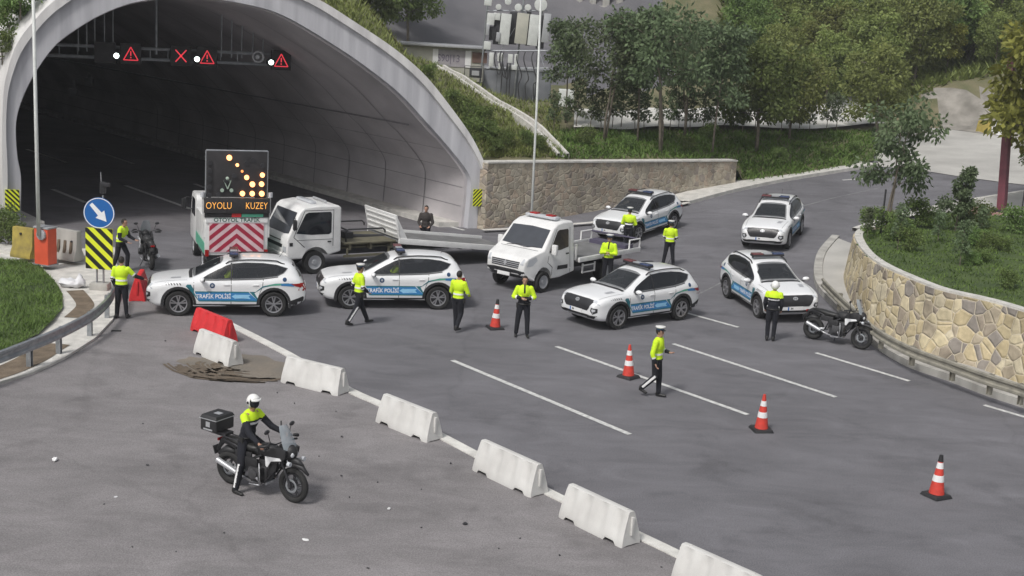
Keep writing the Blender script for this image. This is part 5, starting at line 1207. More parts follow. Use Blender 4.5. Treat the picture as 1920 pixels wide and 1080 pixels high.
m1 = make_moto(True, True); m1['label'] = 'black police motorcycle with top box, ridden in the foreground left'; m1['category'] = 'motorcycle'; m1['group'] = GM
m1.matrix_world = place((427, 905), (556, 944), (-.74, 0), (.78, 0))
m2 = make_moto(False, True); m2.name = 'motorcycle'; tag(m2, 'black and white motorcycle parked riderless by the guardrail under the yellow wall', 'motorcycle', GM)
m2.matrix_world = place((1523, 636), (1612, 655), (-.74, 0), (.78, 0)) @ Matrix.Rotation(R_(-5), 4, 'X')
m3 = copy_thing(m2); tag(m3, 'dark motorcycle seen from behind between striped sign and arrow-board truck', 'motorcycle', GM)
p = on_g(282, 503); a3 = math.atan2(p.y, p.x) + R_(8); m3.matrix_world = pose(p.x + .5 * math.cos(a3), p.y + .5 * math.sin(a3), a3)
# ================================================================== STREET THINGS
def make_cone():
    rt = thing('traffic_cone', (0, 0, 0))
    g = MB(); g.box((0, 0, .035), (.46, .46, .07), top=(.86, .86)); g.build('base', 'black', rt, bevel=.012)
    def r(z): return .155 - .125 * (z - .07) / .80
    g = MB(); zs = [.07, .10, .30, .302, .45, .452, .60, .602, .70, .702, .87]
    g.lathe([(r(z), z) for z in (.065, .33, .50, .60, .66, .87)], n=22); cn = g.build('body', 'cone', rt, auto=50)
    for a, b in ((.33, .46), (.60, .72)):
        g = MB(); g.lathe([(r(a) + .004, a), (r(b) + .004, b), (r(b), b), (r(a), a)], n=22, caps=False); g.build('reflective_band', 'reflect', cn, auto=50)
    return rt
cone = make_cone()
for i, ((x, y), l, rz) in enumerate((((1755, 931), 'orange cone nearest the camera, alone at the lower right', .5), ((1427, 807), 'orange cone at the end of the dashed lane line', .2), ((1178, 708), 'orange cone beside the striding policeman in the white cap', .8), ((928, 616), 'orange cone farthest away, between two standing policemen', .4))):
    o = cone if i == 0 else copy_thing(cone); o.location = on_g(x, y) + Vector((0, 0, .004)); o.rotation_euler = (R_((-1, 2, -2, 1)[i]), R_((1, -1, 0, 2)[i]), rz); tag(o, l, 'traffic cone', 'traffic cones on the road')
for o in [x for x in S.objects if x.name.startswith('reflective_band')]: pass
# the farthest and nearest cones have a black tip
for o in [x for x in S.objects if x.name.startswith('traffic_cone') and ('nearest' in x['label'] or 'farthest' in x['label'])]:
    g = MB(); g.lathe([(.056, .74), (.036, .875)], n=18); g.build('tip', 'black', o, auto=50)

def barrier_mesh(mt, Lb=1.52):
    rt = thing('plastic_barrier', (0, 0, 0)); n = 33; g = MB(); rows = []
    H = .62
    for i in range(n):
        x = -Lb / 2 + Lb * i / (n - 1); t = (i % 8) / 8
        rib = .040 * (1 if (i % 8) in (3, 4, 5) else 0); e = min(1, min(i, n - 1 - i) / 1.2); k = x * (1)
        foot = .07 if (4 <= i <= 8 or 24 <= i <= 28) else 0.
        wb, wm, wt = .245,   .20 - rib * .5, .075
        row = []
        for s in (1, -1):
            pts = [(wb, foot), (wb, foot + .05), (.215 - rib * .5, .20), (.15 - rib, .40), (wt + .012 - rib * .6, H - .05), (wt - .006, H - .01), (wt - .03, H)]
            pts = pts if s == 1 else list(reversed(pts)); row += [(x * (1 - .05 * z / H), s * y * (.90 + .10 * e), z) for y, z in pts]
        row += [(x, -.12, foot + .02), (x, .12, foot + .02)]
        rows.append(row)
    m_ = len(rows[0]); g.v = [p for r in rows for p in r]
    for i in range(n - 1):
        for j in range(m_): g.f.append((i * m_ + j, i * m_ + (j + 1) % m_, (i + 1) * m_ + (j + 1) % m_, (i + 1) * m_ + j))
    g.f += [tuple(range(m_)), tuple(range((n - 1) * m_, n * m_))]; g.m = [0] * len(g.f)
    g.build('shell', mt, rt, auto=32)
    for s in (1, -1):
        g = MB(); g.box((s * (Lb / 2 - .005), 0, .36), (.05, .06, .34)); g.build('end_joint', mt, rt, bevel=.008)
        g = MB(); g.cyl((s * (Lb / 2 - .16), 0, H - .02), (s * (Lb / 2 - .16), 0, H + .012), .035, n=12); g.build('filler_cap', mt, rt, bevel=.004)
    return rt
wb_ = barrier_mesh('barrier'); rb_ = barrier_mesh('red')
def pbar(o, a, b, label, group, hz=.60, flip=0):
    A, B = on_z(*a, hz), on_z(*b, hz); c = (A + B) / 2; o.location = (c.x, c.y, .006); o.rotation_euler = (0, 0, math.atan2(B.y - A.y, B.x - A.x) + flip)
    L_ = (B - A).length / 1.44; o.scale = (max(.85, min(1.2, L_)), 1, 1); tag(o, label, 'barrier', group)
GB = 'white plastic barriers along the kerb'
for i, (a, b, l) in enumerate((((378, 618), (441, 642), 'small-looking white barrier right in front of the red one'), ((541, 669), (643, 693), 'white barrier just right of the dried mud swirl'), ((723, 740), (815, 776), 'white barrier third from the red one along the kerb'),
        ((907, 826), (1012, 873), 'white barrier fourth from the red one along the kerb'), ((1071, 909), (1185, 962), 'white barrier fully in view nearest the camera'), ((1283, 1020), (1425, 1083), 'white barrier cut off by the bottom edge of the picture'))):
    pbar(wb_ if i == 0 else copy_thing(wb_), a, b, l, GB)
pbar(rb_, (372, 578), (431, 602), 'red plastic barrier in front of the leftmost police car', 'red plastic barriers')
r2 = copy_thing(rb_); pbar(r2, (257, 517), (262, 527), 'red plastic barrier half hidden between a policeman and the leftmost police car', 'red plastic barriers'); 
p = on_g(262, 556); r2.location = p; r2.rotation_euler = (0, 0, R_(100)); r2.scale = (.9, 1, 1.15)

# steel guardrail on the left
def guardrail(name, pts, label, postpts, h=.72, mt='steel', side=1, posth=.72):
    o0 = Vector(pts[0]); rt = thing(name, o0, 0, label, 'guardrail'); L = smooth_line([Vector(p) for p in pts], 6)
    prof = [(.00, .155), (.045, .13), (.045, .07), (0, .035), (0, -.035), (.045, -.07), (.045, -.13), (0, -.155)]
    g = MB(); rows = []
    for i, p in enumerate(L):
        d = (L[min(i + 1, len(L) - 1)] - L[max(i - 1, 0)]).normalized(); s = Vector((-d.y, d.x, 0)).normalized() * side
        rows.append([p - o0 + s * a + Vector((0, 0, h - .155 + b)) for a, b in prof] + [p - o0 + s * (a - .006) + Vector((0, 0, h - .155 + b)) for a, b in reversed(prof)])
    g.grid([r + [r[0]] for r in rows]); g.build('beam', mt, rt, auto=50)
    for p in postpts:
        p = Vector(p); i = min(range(len(L)), key=lambda k: (L[k] - p).length); d = (L[min(i + 1, len(L) - 1)] - L[max(i - 1, 0)]).normalized(); s = Vector((-d.y, d.x, 0)).normalized() * side; q = L[i] - s * .09; a = math.atan2(d.y, d.x)
        g = MB()
        for k in (-.05, .05): g.box(q - o0 + d * k * .9 + Vector((0, 0, posth / 2 - .05)), (.012, .12, posth), a)
        g.box(q - o0 + Vector((0, 0, posth / 2 - .05)), (.09, .010, posth), a); g.box(q - o0 + s * .06 + Vector((0, 0, h - .155)), (.10, .07, .28), a); g.build('post', mt, rt)
    return rt
lp = [on_z(*p, .05) for p in ((-120, 762), (-30, 728), (62, 690), (117, 665), (175, 631), (207, 597), (216, 568))]
guardrail('guardrail', lp, 'grey steel guardrail curving round the grass in the left corner', [lp[1], lp[2], lp[3], lp[4], lp[5]], .74, side=-1)
rp_ = [on_g(*p, .3) for p in ((1990, 786), (1908, 756), (1850, 737), (1780, 711), (1704, 682), (1646, 650), (1606, 614), (1568, 578), (1540, 548))]
guardrail('guardrail', rp_, 'weathered guardrail on the low concrete kerb below the yellow stone wall', [rp_[1], rp_[2], rp_[3], rp_[4], rp_[5], rp_[6], rp_[7]], .50, mat('weathered_steel', (.36, .34, .28), .6, .2, col2=(.22, .21, .18), scale=4), side=1, posth=.55)

# barrier gate with raised boom
p = on_z(86, 496, .2); gt = thing('barrier_gate', p, R_(-22), 'orange-red barrier gate cabinet with a tall raised white boom', 'barrier gate')
g = MB(); g.box((0, 0, .60), (.56, .42, 1.20)); g.build('cabinet', 'orange', gt, bevel=.03, seg=3)
g = MB(); g.box((0, 0, 1.23), (.60, .46, .06)); g.build('lid', 'silver', gt, bevel=.015)
g = MB(); g.box((0, 0, .02), (.62, .48, .04)); g.build('foot', 'steel', gt)
g = MB(); g.cyl((.06, -.21, 1.02), (.06, -.30, 1.02), .17, n=24); g.build('hub', 'silver', gt, bevel=.02)
g = MB(); g.tube([(.04, -.34, 1.0), (.02, -.34, 4), (-.01, -.34, 9.2)], [.062, .06, .05], 12); g.build('boom', 'antw', gt, smooth=True)
p = on_g(1085, 410); p2 = on_g(995, 436)
g2 = thing('boom_pole', p2, 0, 'slender tall white pole rising behind the van-nosed tow truck', 'pole')
g = MB(); tp = at_d(1015, -20, (p2 - CAM).dot(CF)) - p2; g.tube([(0, 0, 0), tp * .5 + Vector((.02, 0, 0)), tp], [.055, .05, .045], 10); g.build('boom', 'antw', g2, smooth=True)
g = MB(); g.box((0, 0, .06), (.35, .35, .12)); g.build('foot', 'steel', g2, bevel=.02)

# keep-right sign with striped panel
def post_sign():
    p = on_z(187, 543, .07); rt = thing('direction_sign', p, 0, 'round blue sign with white down-right arrow above a yellow-black striped panel', 'sign')
    ux, uz = Vector((1, -.06, 0)).normalized(), Vector((0, 0, 1)); n = ux.cross(uz)
    g = MB(); g.box((0, .06, .10), (.55, .42, .22)); g.build('concrete_foot', 'concrete', rt, bevel=.03)
    for x in (-.10, .10): g = MB(); g.cyl((x, .06, .1), (x, .06, 2.9 if x > 0 else 2.0), .03, n=10); g.build('post', 'steel', rt)
    g = MB(); g.box((0, 0, 2.38), (0, 0, 0)) if False else g.cyl((0, .02, 2.36), (0, -.01, 2.36), .47, n=36); d = g.build('disc', 'sblue', rt, auto=40)
    g = MB(); g.lathe([(.46, -.012), (.46, -.018), (.435, -.018), (.435, -.012)], (0, 0, 2.36), 36, 'y', False); g.build('white_rim', 'lettering', d)
    def ar(pts): 
        c, s = math.cos(R_(-48)), math.sin(R_(-48)); return [(x * c - z * s, 2.36 + x * s + z * c) for x, z in pts]
    g = MB(); a = ar([(-.36, .055), (.04, .075), (.04, .18), (.34, 0), (.04, -.18), (.04, -.075), (-.36, -.055)]); g.add([(x, -.015, z) for x, z in a], [tuple(range(len(a)))]); g.build('arrow', 'lettering', d)
    return rt, p
sg_, sp_ = post_sign()
hz_ = hazard('striped_panel', sp_ + Vector((0, -.03, 1.27)), (1, -.06, 0), .84, 1.26, '', slope=1, n=4)
pass
for ch in [x for x in S.objects if x.parent == hz_]:
    ch.parent = sg_; ch.data.transform(Matrix.Translation((0, -.03, 1.27)))
    if ch.name.startswith('board'): pb = ch; ch.name = 'striped_panel'
for ch in [x for x in S.objects if x.parent == sg_ and x.name.startswith('stripes')]: ch.parent = pb
bpy.data.objects.remove(hz_)
dv = thing('roadside_camera', sp_ + Vector((.10, .06, 2.93)), 0, 'small dark camera unit on the post above the blue arrow sign', 'camera')
g = MB(); g.box((0, 0, .20), (.16, .16, .36)); g.build('unit', 'dark', dv, bevel=.03)
g = MB(); g.box((.10, -.05, .30), (.26, .12, .12)); g.build('camera_head', 'dark', dv, bevel=.02)
g = MB(); g.cyl((-.05, 0, .38), (-.06, 0, .66), .012, n=6); g.build('aerial', 'silver', dv)

# old concrete barriers by the gate
def old_barrier(px, rz, w, d, h, mt, label, slots=False):
    p = on_z(*px, .2); rt = thing('concrete_barrier', p, rz, label, 'barrier')
    g = MB(); pr = [(-d / 2, 0), (-d / 2, .12), (-d * .28, .35), (-d * .2, h), (d * .2, h), (d * .28, .35), (d / 2, .12), (d / 2, 0)]
    g.prism(pr, -w / 2, w / 2, 'x'); g.build('block', mt, rt, bevel=.02)
    if slots:
        for k in (-.28, .0, .28): g = MB(); g.box((k * w, -d * .30, .45), (.10, .06, .42), rot=Matrix.Rotation(R_(-9), 3, 'X')); g.build('groove', 'dirt', rt, bevel=.01)
        g = MB(); g.cyl((.3 * w, -d * .25, .65), (.3 * w, -d * .2 - .06, .65), .035, n=8); g.build('eye', 'dark', rt)
    else:
        g = MB(); g.cyl((-.05, -d * .2, .80), (-.05, -d * .24 - .03, .80), .04, n=8); g.build('lifting_hole', 'dark', rt)
    return rt
old_barrier((47, 482), R_(-20), .82, .50, 1.0, 'oldyellow', 'faded yellow concrete barrier left of the orange gate cabinet')
old_barrier((128, 486), R_(-24), .95, .50, 1.0, 'concrete', 'stained grey concrete barrier right of the orange gate cabinet', True)
g = MB(); p = on_z(135, 538, .08)
bm = bmesh.new(); bmesh.ops.create_icosphere(bm, subdivisions=3, radius=1)
g.add([(v.co.x * .42 + .05 * noise.noise(v.co * 3), v.co.y * .22 + .05 * noise.noise(v.co * 4), max(0, .13 + v.co.z * .13 + .12 * noise.noise(v.co * 2.5 + Vector((1, 2, 3))) + (.16 if v.co.x > .45 else 0) * max(0, v.co.z))) for v in bm.verts], [tuple(v.index for v in f.verts) for f in bm.faces]); bm.free()
o = g.build('plastic_bag', 'bag', None, smooth=True); o.location = p; tag(o, 'crumpled white plastic bag on the concrete behind the guardrail', 'bag')
p = on_z(218, 621); g = MB(); g.box((0, 0, .012), (.26, .12, .02), .2); o = g.build('rubber_piece', 'rubber', None, bevel=.006); o.location = p; tag(o, 'flat black scrap on the asphalt near the end of the guardrail', 'scrap')
# litter: each scrap its own object
def scrap(px, py, sz, mt, label, nm='paper_scrap', flat=.35, grp=None):
    p = on_z(px, py, .006); g = MB(); bm = bmesh.new(); bmesh.ops.create_icosphere(bm, subdivisions=2, radius=1); sd_r = random.random() * 50
    g.add([(v.co.x * sz * (1 + .5 * noise.noise(v.co * 2 + Vector((sd_r, 0, 0)))), v.co.y * sz * .6 * (1 + .6 * noise.noise(v.co * 2 + Vector((0, sd_r, 0)))), (v.co.z + 1) * sz * flat * (1 + .6 * noise.noise(v.co * 2.3 + Vector((0, 0, sd_r))))) for v in bm.verts], [tuple(v.index for v in f.verts) for f in bm.faces]); bm.free()
    o = g.build(nm, mt, None); o.location = p; o.rotation_euler = (0, 0, random.uniform(0, 3)); tag(o, label, 'litter' if mt != 'dark' else 'stone', grp); return o
scrap(103, 864, .085, 'reflect', 'largest white paper scrap, on the asphalt far left of the rider')
scrap(729, 955, .05, 'reflect', 'white paper scrap on the asphalt below the middle barriers'); scrap(573, 1013, .07, 'reflect', 'flat white scrap on the asphalt below the rider', flat=.15)
scrap(217, 932, .045, 'bag', 'thin pale scrap on the asphalt left of and below the motorcycle', flat=.15); scrap(1085, 984, .03, 'bag', 'pale scrap just left of the nearest full barrier') if False else None
for k, (x, y, s_) in enumerate(((276, 873, .035), (641, 820, .035), (268, 795, .022), (872, 984, .05), (790, 990, .02), (640, 893, .03), (630, 772, .02), (552, 757, .025), (195, 946, .02), (248, 1026, .022), (520, 737, .025), (708, 905, .02), (1049, 1042, .025), (935, 1029, .022), (655, 933, .022), (790, 918, .018), (598, 856, .02), (845, 870, .03), (1240, 1064, .02), (310, 640, .03), (975, 1010, .02), (690, 1066, .025), (420, 1000, .02), (330, 1035, .018))):
    scrap(x, y, s_, 'dark', 'tiny dark pebble lying on the parking area asphalt', 'pebble', .5, 'pebbles on the asphalt')

# ================================================================== PEOPLE
def remesh(mb, name, mt, parent, vox, smooth_it=4, matf=None):
    o = mb.build(name, mt, parent, smooth=True)
    md = o.modifiers.new('r', 'REMESH'); md.mode = 'VOXEL'; md.voxel_size = vox; md.use_smooth_shade = True
    if smooth_it: m2_ = o.modifiers.new('s', 'SMOOTH'); m2_.iterations = smooth_it; m2_.factor = .5
    ms = list(o.data.materials); bake(o)
    o.data.materials.clear()
    for x in ms: o.data.materials.append(x)
    if matf:
        for p in o.data.polygons: p.material_index = matf(p.center, p.normal)
    o.data.polygons.foreach_set('use_smooth', [True] * len(o.data.polygons)); return o
def lerpv(a, b, t): return Vector(a).lerp(Vector(b), t)
def person(label, px, face, pose_=None, top='hivis', head='cap', legs='cloth', dz=0., loc=None, stripes=False, sleeves='hivis', h=1.76, low=None, group='police officers on the road', chest=None, seated=False):
    """face: yaw the body faces. pose_: joint overrides in the body frame (x forward, y left)"""
    P = dict(pel=(0, 0, .96), wst=(0, 0, 1.10), chs=(.01, 0, 1.33), nek=(0, 0, 1.49), hed=(.02, 0, 1.655), shl=(0, .185, 1.43), shr=(0, -.185, 1.43), ell=(-.03, .25, 1.13), elr=(-.03, -.25, 1.13), wrl=(.08, .26, .89), wrr=(.08, -.26, .89),
             hil=(0, .09, .94), hir=(0, -.09, .94), knl=(.02, .11, .52), knr=(.02, -.11, .52), anl=(-.02, .12, .09), anr=(-.02, -.12, .09), fl=(0, 0, 0), yaw=0)
    P.update(pose_ or {}); k = h / 1.78
    V = {a: Vector(b) * k for a, b in P.items() if isinstance(b, tuple)}
    loc = loc if loc is not None else on_g(*px) + Vector((0, 0, .006)); rt = thing('person', loc + Vector((0, 0, dz)), face, label, 'person', group)
    g = MB()
    up = (V['nek'] - V['pel']).normalized()
    tq = up.to_track_quat('Z', 'Y').to_matrix()
    fw = Vector((1, 0, 0)); hy = P['yaw']; hr = Matrix.Rotation(hy, 3, 'Z')
    def seg(a, b, r0, r1, n=10): g.cyl(a, b, r0, r1, n); g.ell(a, r0, n, 6); g.ell(b, r1, n, 6)
    # torso, limbs
    sx = (V['shl'] - V['shr']); ya = math.atan2(sx.y, sx.x) - math.pi / 2; tr = Matrix.Rotation(ya, 3, 'Z')
    g.ell(V['chs'], (.115, .165, .20), 14, 10, tr); g.ell(V['wst'], (.10, .14, .16), 14, 8, tr); g.ell(V['pel'], (.11, .155, .13), 14, 8, tr)
    seg(V['nek'] - Vector((0, 0, .03)), V['hed'] - Vector((.01, 0, .06)), .058, .052)
    for s in ('l', 'r'):
        seg(V['nek'] - Vector((0, 0, .045)), V['sh' + s], .06, .062)
        seg(V['sh' + s], V['el' + s], .055, .043); seg(V['el' + s], V['wr' + s], .042, .027); seg(V['hi' + s], V['kn' + s], .088, .058); seg(V['kn' + s], V['an' + s], .056, .038)
        sg = 1 if s == 'l' else -1
        # hand: palm, four unequal fingers, thumb
        d = (V['wr' + s] - V['el' + s]).normalized(); w_ = V['wr' + s]; cr = d.cross(Vector((0, 0, 1)));
        if cr.length < .3: cr = Vector((1, 0, 0)) if abs(d.z) > .9 else cr
        side_ = cr.normalized() * (1 if cr.dot(Vector((1, 0, 0))) >= 0 else -1); nrm = d.cross(side_).normalized(); inw = nrm if nrm.dot(Vector((0, -sg, 0))) > 0 else -nrm
        g.ell(w_ + d * .05, (.018, .040, .052), 10, 6, Matrix((inw, side_, d)).transposed())
        for q, (o_, l_) in enumerate(((-.030, .060), (-.010, .074), (.010, .078), (.030, .068))):
            a = w_ + d * .085 + side_ * o_; b = a + d * l_ * .5 + inw * .012; c = b + d * l_ * .38 + inw * .026; seg(a, b, .0092, .0088, 6); seg(b, c, .0088, .0078, 6)
        a = w_ + d * .03 + side_ * .032; b = a + d * .035 + side_ * .022 + inw * .012; seg(a, b, .012, .010, 6); seg(b, b + d * .030 + inw * .010, .010, .0085, 6)
    hd = V['hed']; f_ = hr @ fw; l_ = hr @ Vector((0, 1, 0))
    g.ell(hd + Vector((0, 0, .02)), (.092, .075, .108), 16, 12, hr); g.ell(hd + f_ * .028 - Vector((0, 0, .055)), (.058, .052, .062), 12, 8, hr)
    g.ell(hd + f_ * .094 - Vector((0, 0, .010)), (.016, .012, .024), 8, 6, hr); g.ell(hd + f_ * .082 - Vector((0, 0, .052)), (.012, .024, .009), 8, 6, hr); g.ell(hd + f_ * .08 + Vector((0, 0, .032)), (.012, .048, .010), 8, 6, hr)
    for s in (1, -1): g.ell(hd + l_ * s * .076 - f_ * .005, (.018, .010, .030), 8, 6, hr)
    remesh(g, 'body', 'skin', rt, .0085, 2)
    for s in (1, -1): g = MB(); g.ell(hd + f_ * .083 + l_ * s * .030 + Vector((0, 0, .014)), (.008, .013, .008), 8, 6, hr); g.build('eye', 'visor', rt, smooth=True)
    # trousers
    g = MB(); g.ell(V['pel'] + Vector((0, 0, .0)), (.125, .170, .14), 14, 8, tr)
    for s in ('l', 'r'):
        g.cyl(V['hi' + s], V['kn' + s], .103, .078, 12); g.ell(V['hi' + s], .103, 12, 8); g.ell(V['kn' + s], .078, 12, 8); e = lerpv(V['kn' + s], V['an' + s], .96); g.cyl(V['kn' + s], e, .077, .062, 12); g.ell(e, .060, 10, 6)
    def tm(c, n_):
        if stripes:
            for s in ('l', 'r'):
                a, b = V['kn' + s], V['an' + s]; t = (c - a).dot(b - a) / (b - a).length_squared; q = a + (b - a) * t
                if -.1 < t < .9 and (c - q).length < .12 and abs(c.x - q.x) < .020 and (c.y - q.y) * (1 if s == 'l' else -1) > -.0 : return 1
        return 0
    remesh(g, 'trousers', [legs, 'reflect'], rt, .016, 3, tm)
    # shoes
    for s in ('l', 'r'):
        a = V['an' + s]; sd__ = (V['an' + s] - V['kn' + s]).normalized(); tip = Vector((.16, .02 if s == 'l' else -.02, -.055)); g = MB()
        if P.get('toe' + s): tip = Vector(P['toe' + s])
        g.cyl(a - Vector((.03, 0, .015)), a + Vector((0, 0, .06)), .050, .056, 12); g.ell(a - Vector((.03, 0, .035)), (.055, .046, .05), 10, 6); b = a + tip
        g.cyl(a - Vector((.02, 0, .04)), b, .046, .036, 10); g.ell(b, (.05, .042, .035), 10, 6); remesh(g, 'shoe', 'leather', rt, .014, 2)
    # jacket
    g = MB(); g.ell(V['chs'], (.142, .195, .215), 16, 10, tr); g.ell(V['wst'], (.130, .168, .17), 14, 8, tr); g.ell(lerpv(V['pel'], V['wst'], .25), (.135, .178, .11), 14, 8, tr)
    g.cyl(V['nek'] - Vector((0, 0, .06)), V['nek'] + Vector((0, 0, .01)), .075, .068, 12)
    for s in ('l', 'r'):
        g.ell(lerpv(V['nek'], V['sh' + s], .6) - Vector((0, 0, .03)), (.075, .08, .06), 10, 6, tr)
        g.cyl(V['sh' + s], V['el' + s], .078, .062, 12); g.ell(V['sh' + s], .080, 12, 8); g.ell(V['el' + s], .063, 10, 6); e = lerpv(V['el' + s], V['wr' + s], .92); g.cyl(V['el' + s], e, .062, .046, 12); g.ell(e, .044, 10, 6)
    idx = {'hivis': 0, 'cloth': 1, 'reflect': 2, 'brown_cloth': 3}
    zl = (low if low else 0) * k
    def jm(c, n_):
        arm = None
        for s in ('l', 'r'):
            for a, b, nm in ((V['sh' + s], V['el' + s], 'u'), (V['el' + s], V['wr' + s], 'f')):
                t = (c - a).dot(b - a) / (b - a).length_squared
                if 0 < t <= 1.05 and (c - (a + (b - a) * t)).length < .095 and (abs(c.y - V['chs'].y) > .17 * k or nm == 'f' and (c - V['chs']).length > .2): arm = (nm, t)
        if arm:
            if sleeves == 'half': return 0 if arm[0] == 'u' and arm[1] < .75 else (2 if arm[0] == 'u' and arm[1] < .9 else 1)
            if sleeves == 'cuff' and arm[0] == 'f' and arm[1] > .35: return 1 if arm[1] > .5 else 2
            if sleeves == 'dark': return 0 if (arm[0] == 'u' and arm[1] < .35) else 1
            return idx[sleeves] if sleeves in idx else 0
        if top == 'brown_cloth': return 3
        if low and c.z < zl: return 2 if (zl - .09 < c.z < zl - .045) else 1
        if not low and abs(c.z - 1.12 * k) < .022: return 2
        if chest and c.z > 1.3 * k and abs(c.y) < .025 and n_.x > .2: return 1
        return 0
    remesh(g, 'jacket', ['hivis', 'cloth', 'reflect', 'brown_cloth'], rt, .016, 3, jm)
    g = MB(); c0 = lerpv(V['pel'], V['wst'], .12); g.torus(c0, .155, .022, 'z', 20, 6); bo = g.build('belt', 'leather', rt, smooth=True)
    for v in bo.data.vertices: v.co = c0 + tr @ Vector(((tr.inverted() @ (v.co - c0)).x * .84, (tr.inverted() @ (v.co - c0)).y * 1.10, (v.co - c0).z))
    g = MB(); g.box(c0 + tr @ Vector((.02, -.185, -.05)), (.11, .045, .15), rot=tr); g.build('holster', 'leather', bo, bevel=.012)
    g = MB(); g.box(c0 + tr @ Vector((-.02, .18, .0)), (.05, .04, .12), rot=tr); g.build('radio', 'leather', bo, bevel=.01)
    # headgear
    g = MB()
    if head == 'helmet':
        c0 = hd + Vector((0, 0, .035)); vs = []
        g.ell(c0, (.140, .125, .140), 20, 14, hr); hm = g.build('helmet', 'helmet', rt, smooth=True)
        bm = bmesh.new(); bm.from_mesh(hm.data)
        for v in list(bm.verts):
            q = hr.inverted() @ (v.co - c0)
            if q.x > .045 and q.z < .035 or q.z < -.115: bm.verts.remove(v)
        bm.to_mesh(hm.data); bm.free(); hm.modifiers.new('s', 'SOLIDIFY').thickness = .012
        g = MB(); g.grid([[c0 + hr @ Vector((.144 * math.cos(R_(a)) + e, .13 * math.sin(R_(a)), z)) for a in range(-62, 63, 8)] for z, e in ((.075, .0), (.05, .014), (.03, .022))]); vz = g.build('visor', 'helmet', hm, smooth=True); vz.modifiers.new('s', 'SOLIDIFY').thickness = .006
        for s in (1, -1): g = MB(); g.cyl(c0 + l_ * s * .115 - Vector((0, 0, .01)), c0 + l_ * s * .132 - Vector((0, 0, .01)), .026, n=14); g.build('visor_pivot', 'visor', hm)
        g = MB(); g.ell(c0 + f_ * .02 + Vector((0, 0, -.03)), (.112, .085, .10), 14, 8, hr); g.build('liner', 'cloth', hm, smooth=True)
    elif head == 'cap':
        c0 = hd + Vector((0, 0, .075)); g.lathe([(.088, 0), (.094, .035), (.125, .062), (.122, .080), (.02, .094)], c0, 20); cp_ = g.build('cap', 'helmet', rt, auto=50); g = MB(); g.lathe([(.0925, .0), (.097, .034), (.093, .034), (.088, 0)], c0, 20, 'z', False); g.build('cap_band', 'navy', cp_)
        g = MB(); g.grid([[c0 + hr @ Vector(((.088 + e) * math.cos(R_(a)), (.088 + e * .5) * math.sin(R_(a)), .008 - e * .45)) for a in range(-60, 61, 10)] for e in (0, .03, .055)]); pk = g.build('cap_peak', 'visor', cp_); pk.modifiers.new('s', 'SOLIDIFY').thickness = .004
    if head in ('cap', 'bare'):
        g = MB(); g.ell(hd + Vector((0, 0, .034)) - f_ * .012, (.098, .084, .106), 16, 12, hr); hm = g.build('hair', 'hair', rt, smooth=True); bm = bmesh.new(); bm.from_mesh(hm.data)
        for v in list(bm.verts):
            q = hr.inverted() @ (v.co - hd)
            if (q.x > .035 and q.z < .075) or q.z < -.045: bm.verts.remove(v)
        bm.to_mesh(hm.data); bm.free(); hm.modifiers.new('s', 'SOLIDIFY').thickness = .008
    return rt
def facing(px, rel):                            # rel = 0 faces the camera, + turns to the picture's right
    p = on_g(*px); return math.atan2(-p.y, -p.x) + rel
A = dict
# 1 back to us at the left end, arm out to the red barrier
person('policeman seen from behind at the guardrail, reaching toward the red barrier', (228, 597), facing((228, 597), R_(165)), A(elr=(.05, -.36, 1.24), wrr=(.16, -.58, 1.14), ell=(-.02, .25, 1.14), wrl=(.12, .22, .92), anl=(-.02, .13, .09), anr=(.02, -.15, .09)), sleeves='half', stripes=True, head='bare')
person('policeman leaning behind the blue and striped sign beside the motorcycle', (226, 508), facing((226, 508), R_(60)), A(chs=(.06, 0, 1.31), nek=(.10, 0, 1.47), hed=(.15, 0, 1.63), shl=(.09, .185, 1.41), shr=(.09, -.185, 1.41), ell=(.18, .25, 1.15), elr=(.12, -.26, 1.14), wrl=(.42, .20, 1.06), wrr=(.38, -.22, 1.04), knl=(.20, .12, .55), anl=(.16, .13, .09), knr=(-.06, -.12, .53), anr=(-.22, -.13, .09)), sleeves='dark', head='bare')
person('policeman walking right in front of the middle police car, seen from behind', (671, 609), facing((671, 609), R_(112)), A(knl=(.14, .10, .54), anl=(.33, .11, .10), toel=(.16, .01, -.035), knr=(-.10, -.09, .53), anr=(-.36, -.10, .12), toer=(.13, 0, -.07), ell=(-.10, .25, 1.15), wrl=(.06, .24, .92), elr=(.02, -.26, 1.14), wrr=(.20, -.18, 1.0)), sleeves='half', head='cap', stripes=True)
person('policeman in plain yellow jacket walking away at the rear of the middle car', (856, 621), facing((856, 621), R_(150)), A(knl=(.04, .08, .52), anl=(.06, .07, .09), knr=(.05, -.09, .54), anr=(-.16, -.08, .14), elr=(.06, -.28, 1.16), wrr=(.24, -.22, 1.05), ell=(.03, .26, 1.14), wrl=(.22, .18, 1.02)), sleeves='hivis', head='bare')
person('policeman facing us with arms folded, right of the farthest cone', (978, 631), facing((978, 631), R_(4)), A(ell=(.02, .31, 1.17), wrl=(.20, .06, 1.14), elr=(.02, -.31, 1.17), wrr=(.20, -.08, 1.18), anl=(.05, .15, .09), knl=(.04, .13, .52), anr=(-.03, -.17, .09), knr=(.0, -.14, .52)), sleeves='cuff', low=1.16, chest=True, head='bare', yaw=0) if False else person('policeman facing us with arms folded, right of the farthest cone', (978, 631), facing((978, 631), R_(4)), A(ell=(.02, .31, 1.17), wrl=(.20, .06, 1.14), elr=(.02, -.31, 1.17), wrr=(.20, -.08, 1.18), anl=(.05, .15, .09), knl=(.04, .13, .52), anr=(-.03, -.17, .09), knr=(.0, -.14, .52)), sleeves='cuff', low=1.20, chest=True, head='bare')
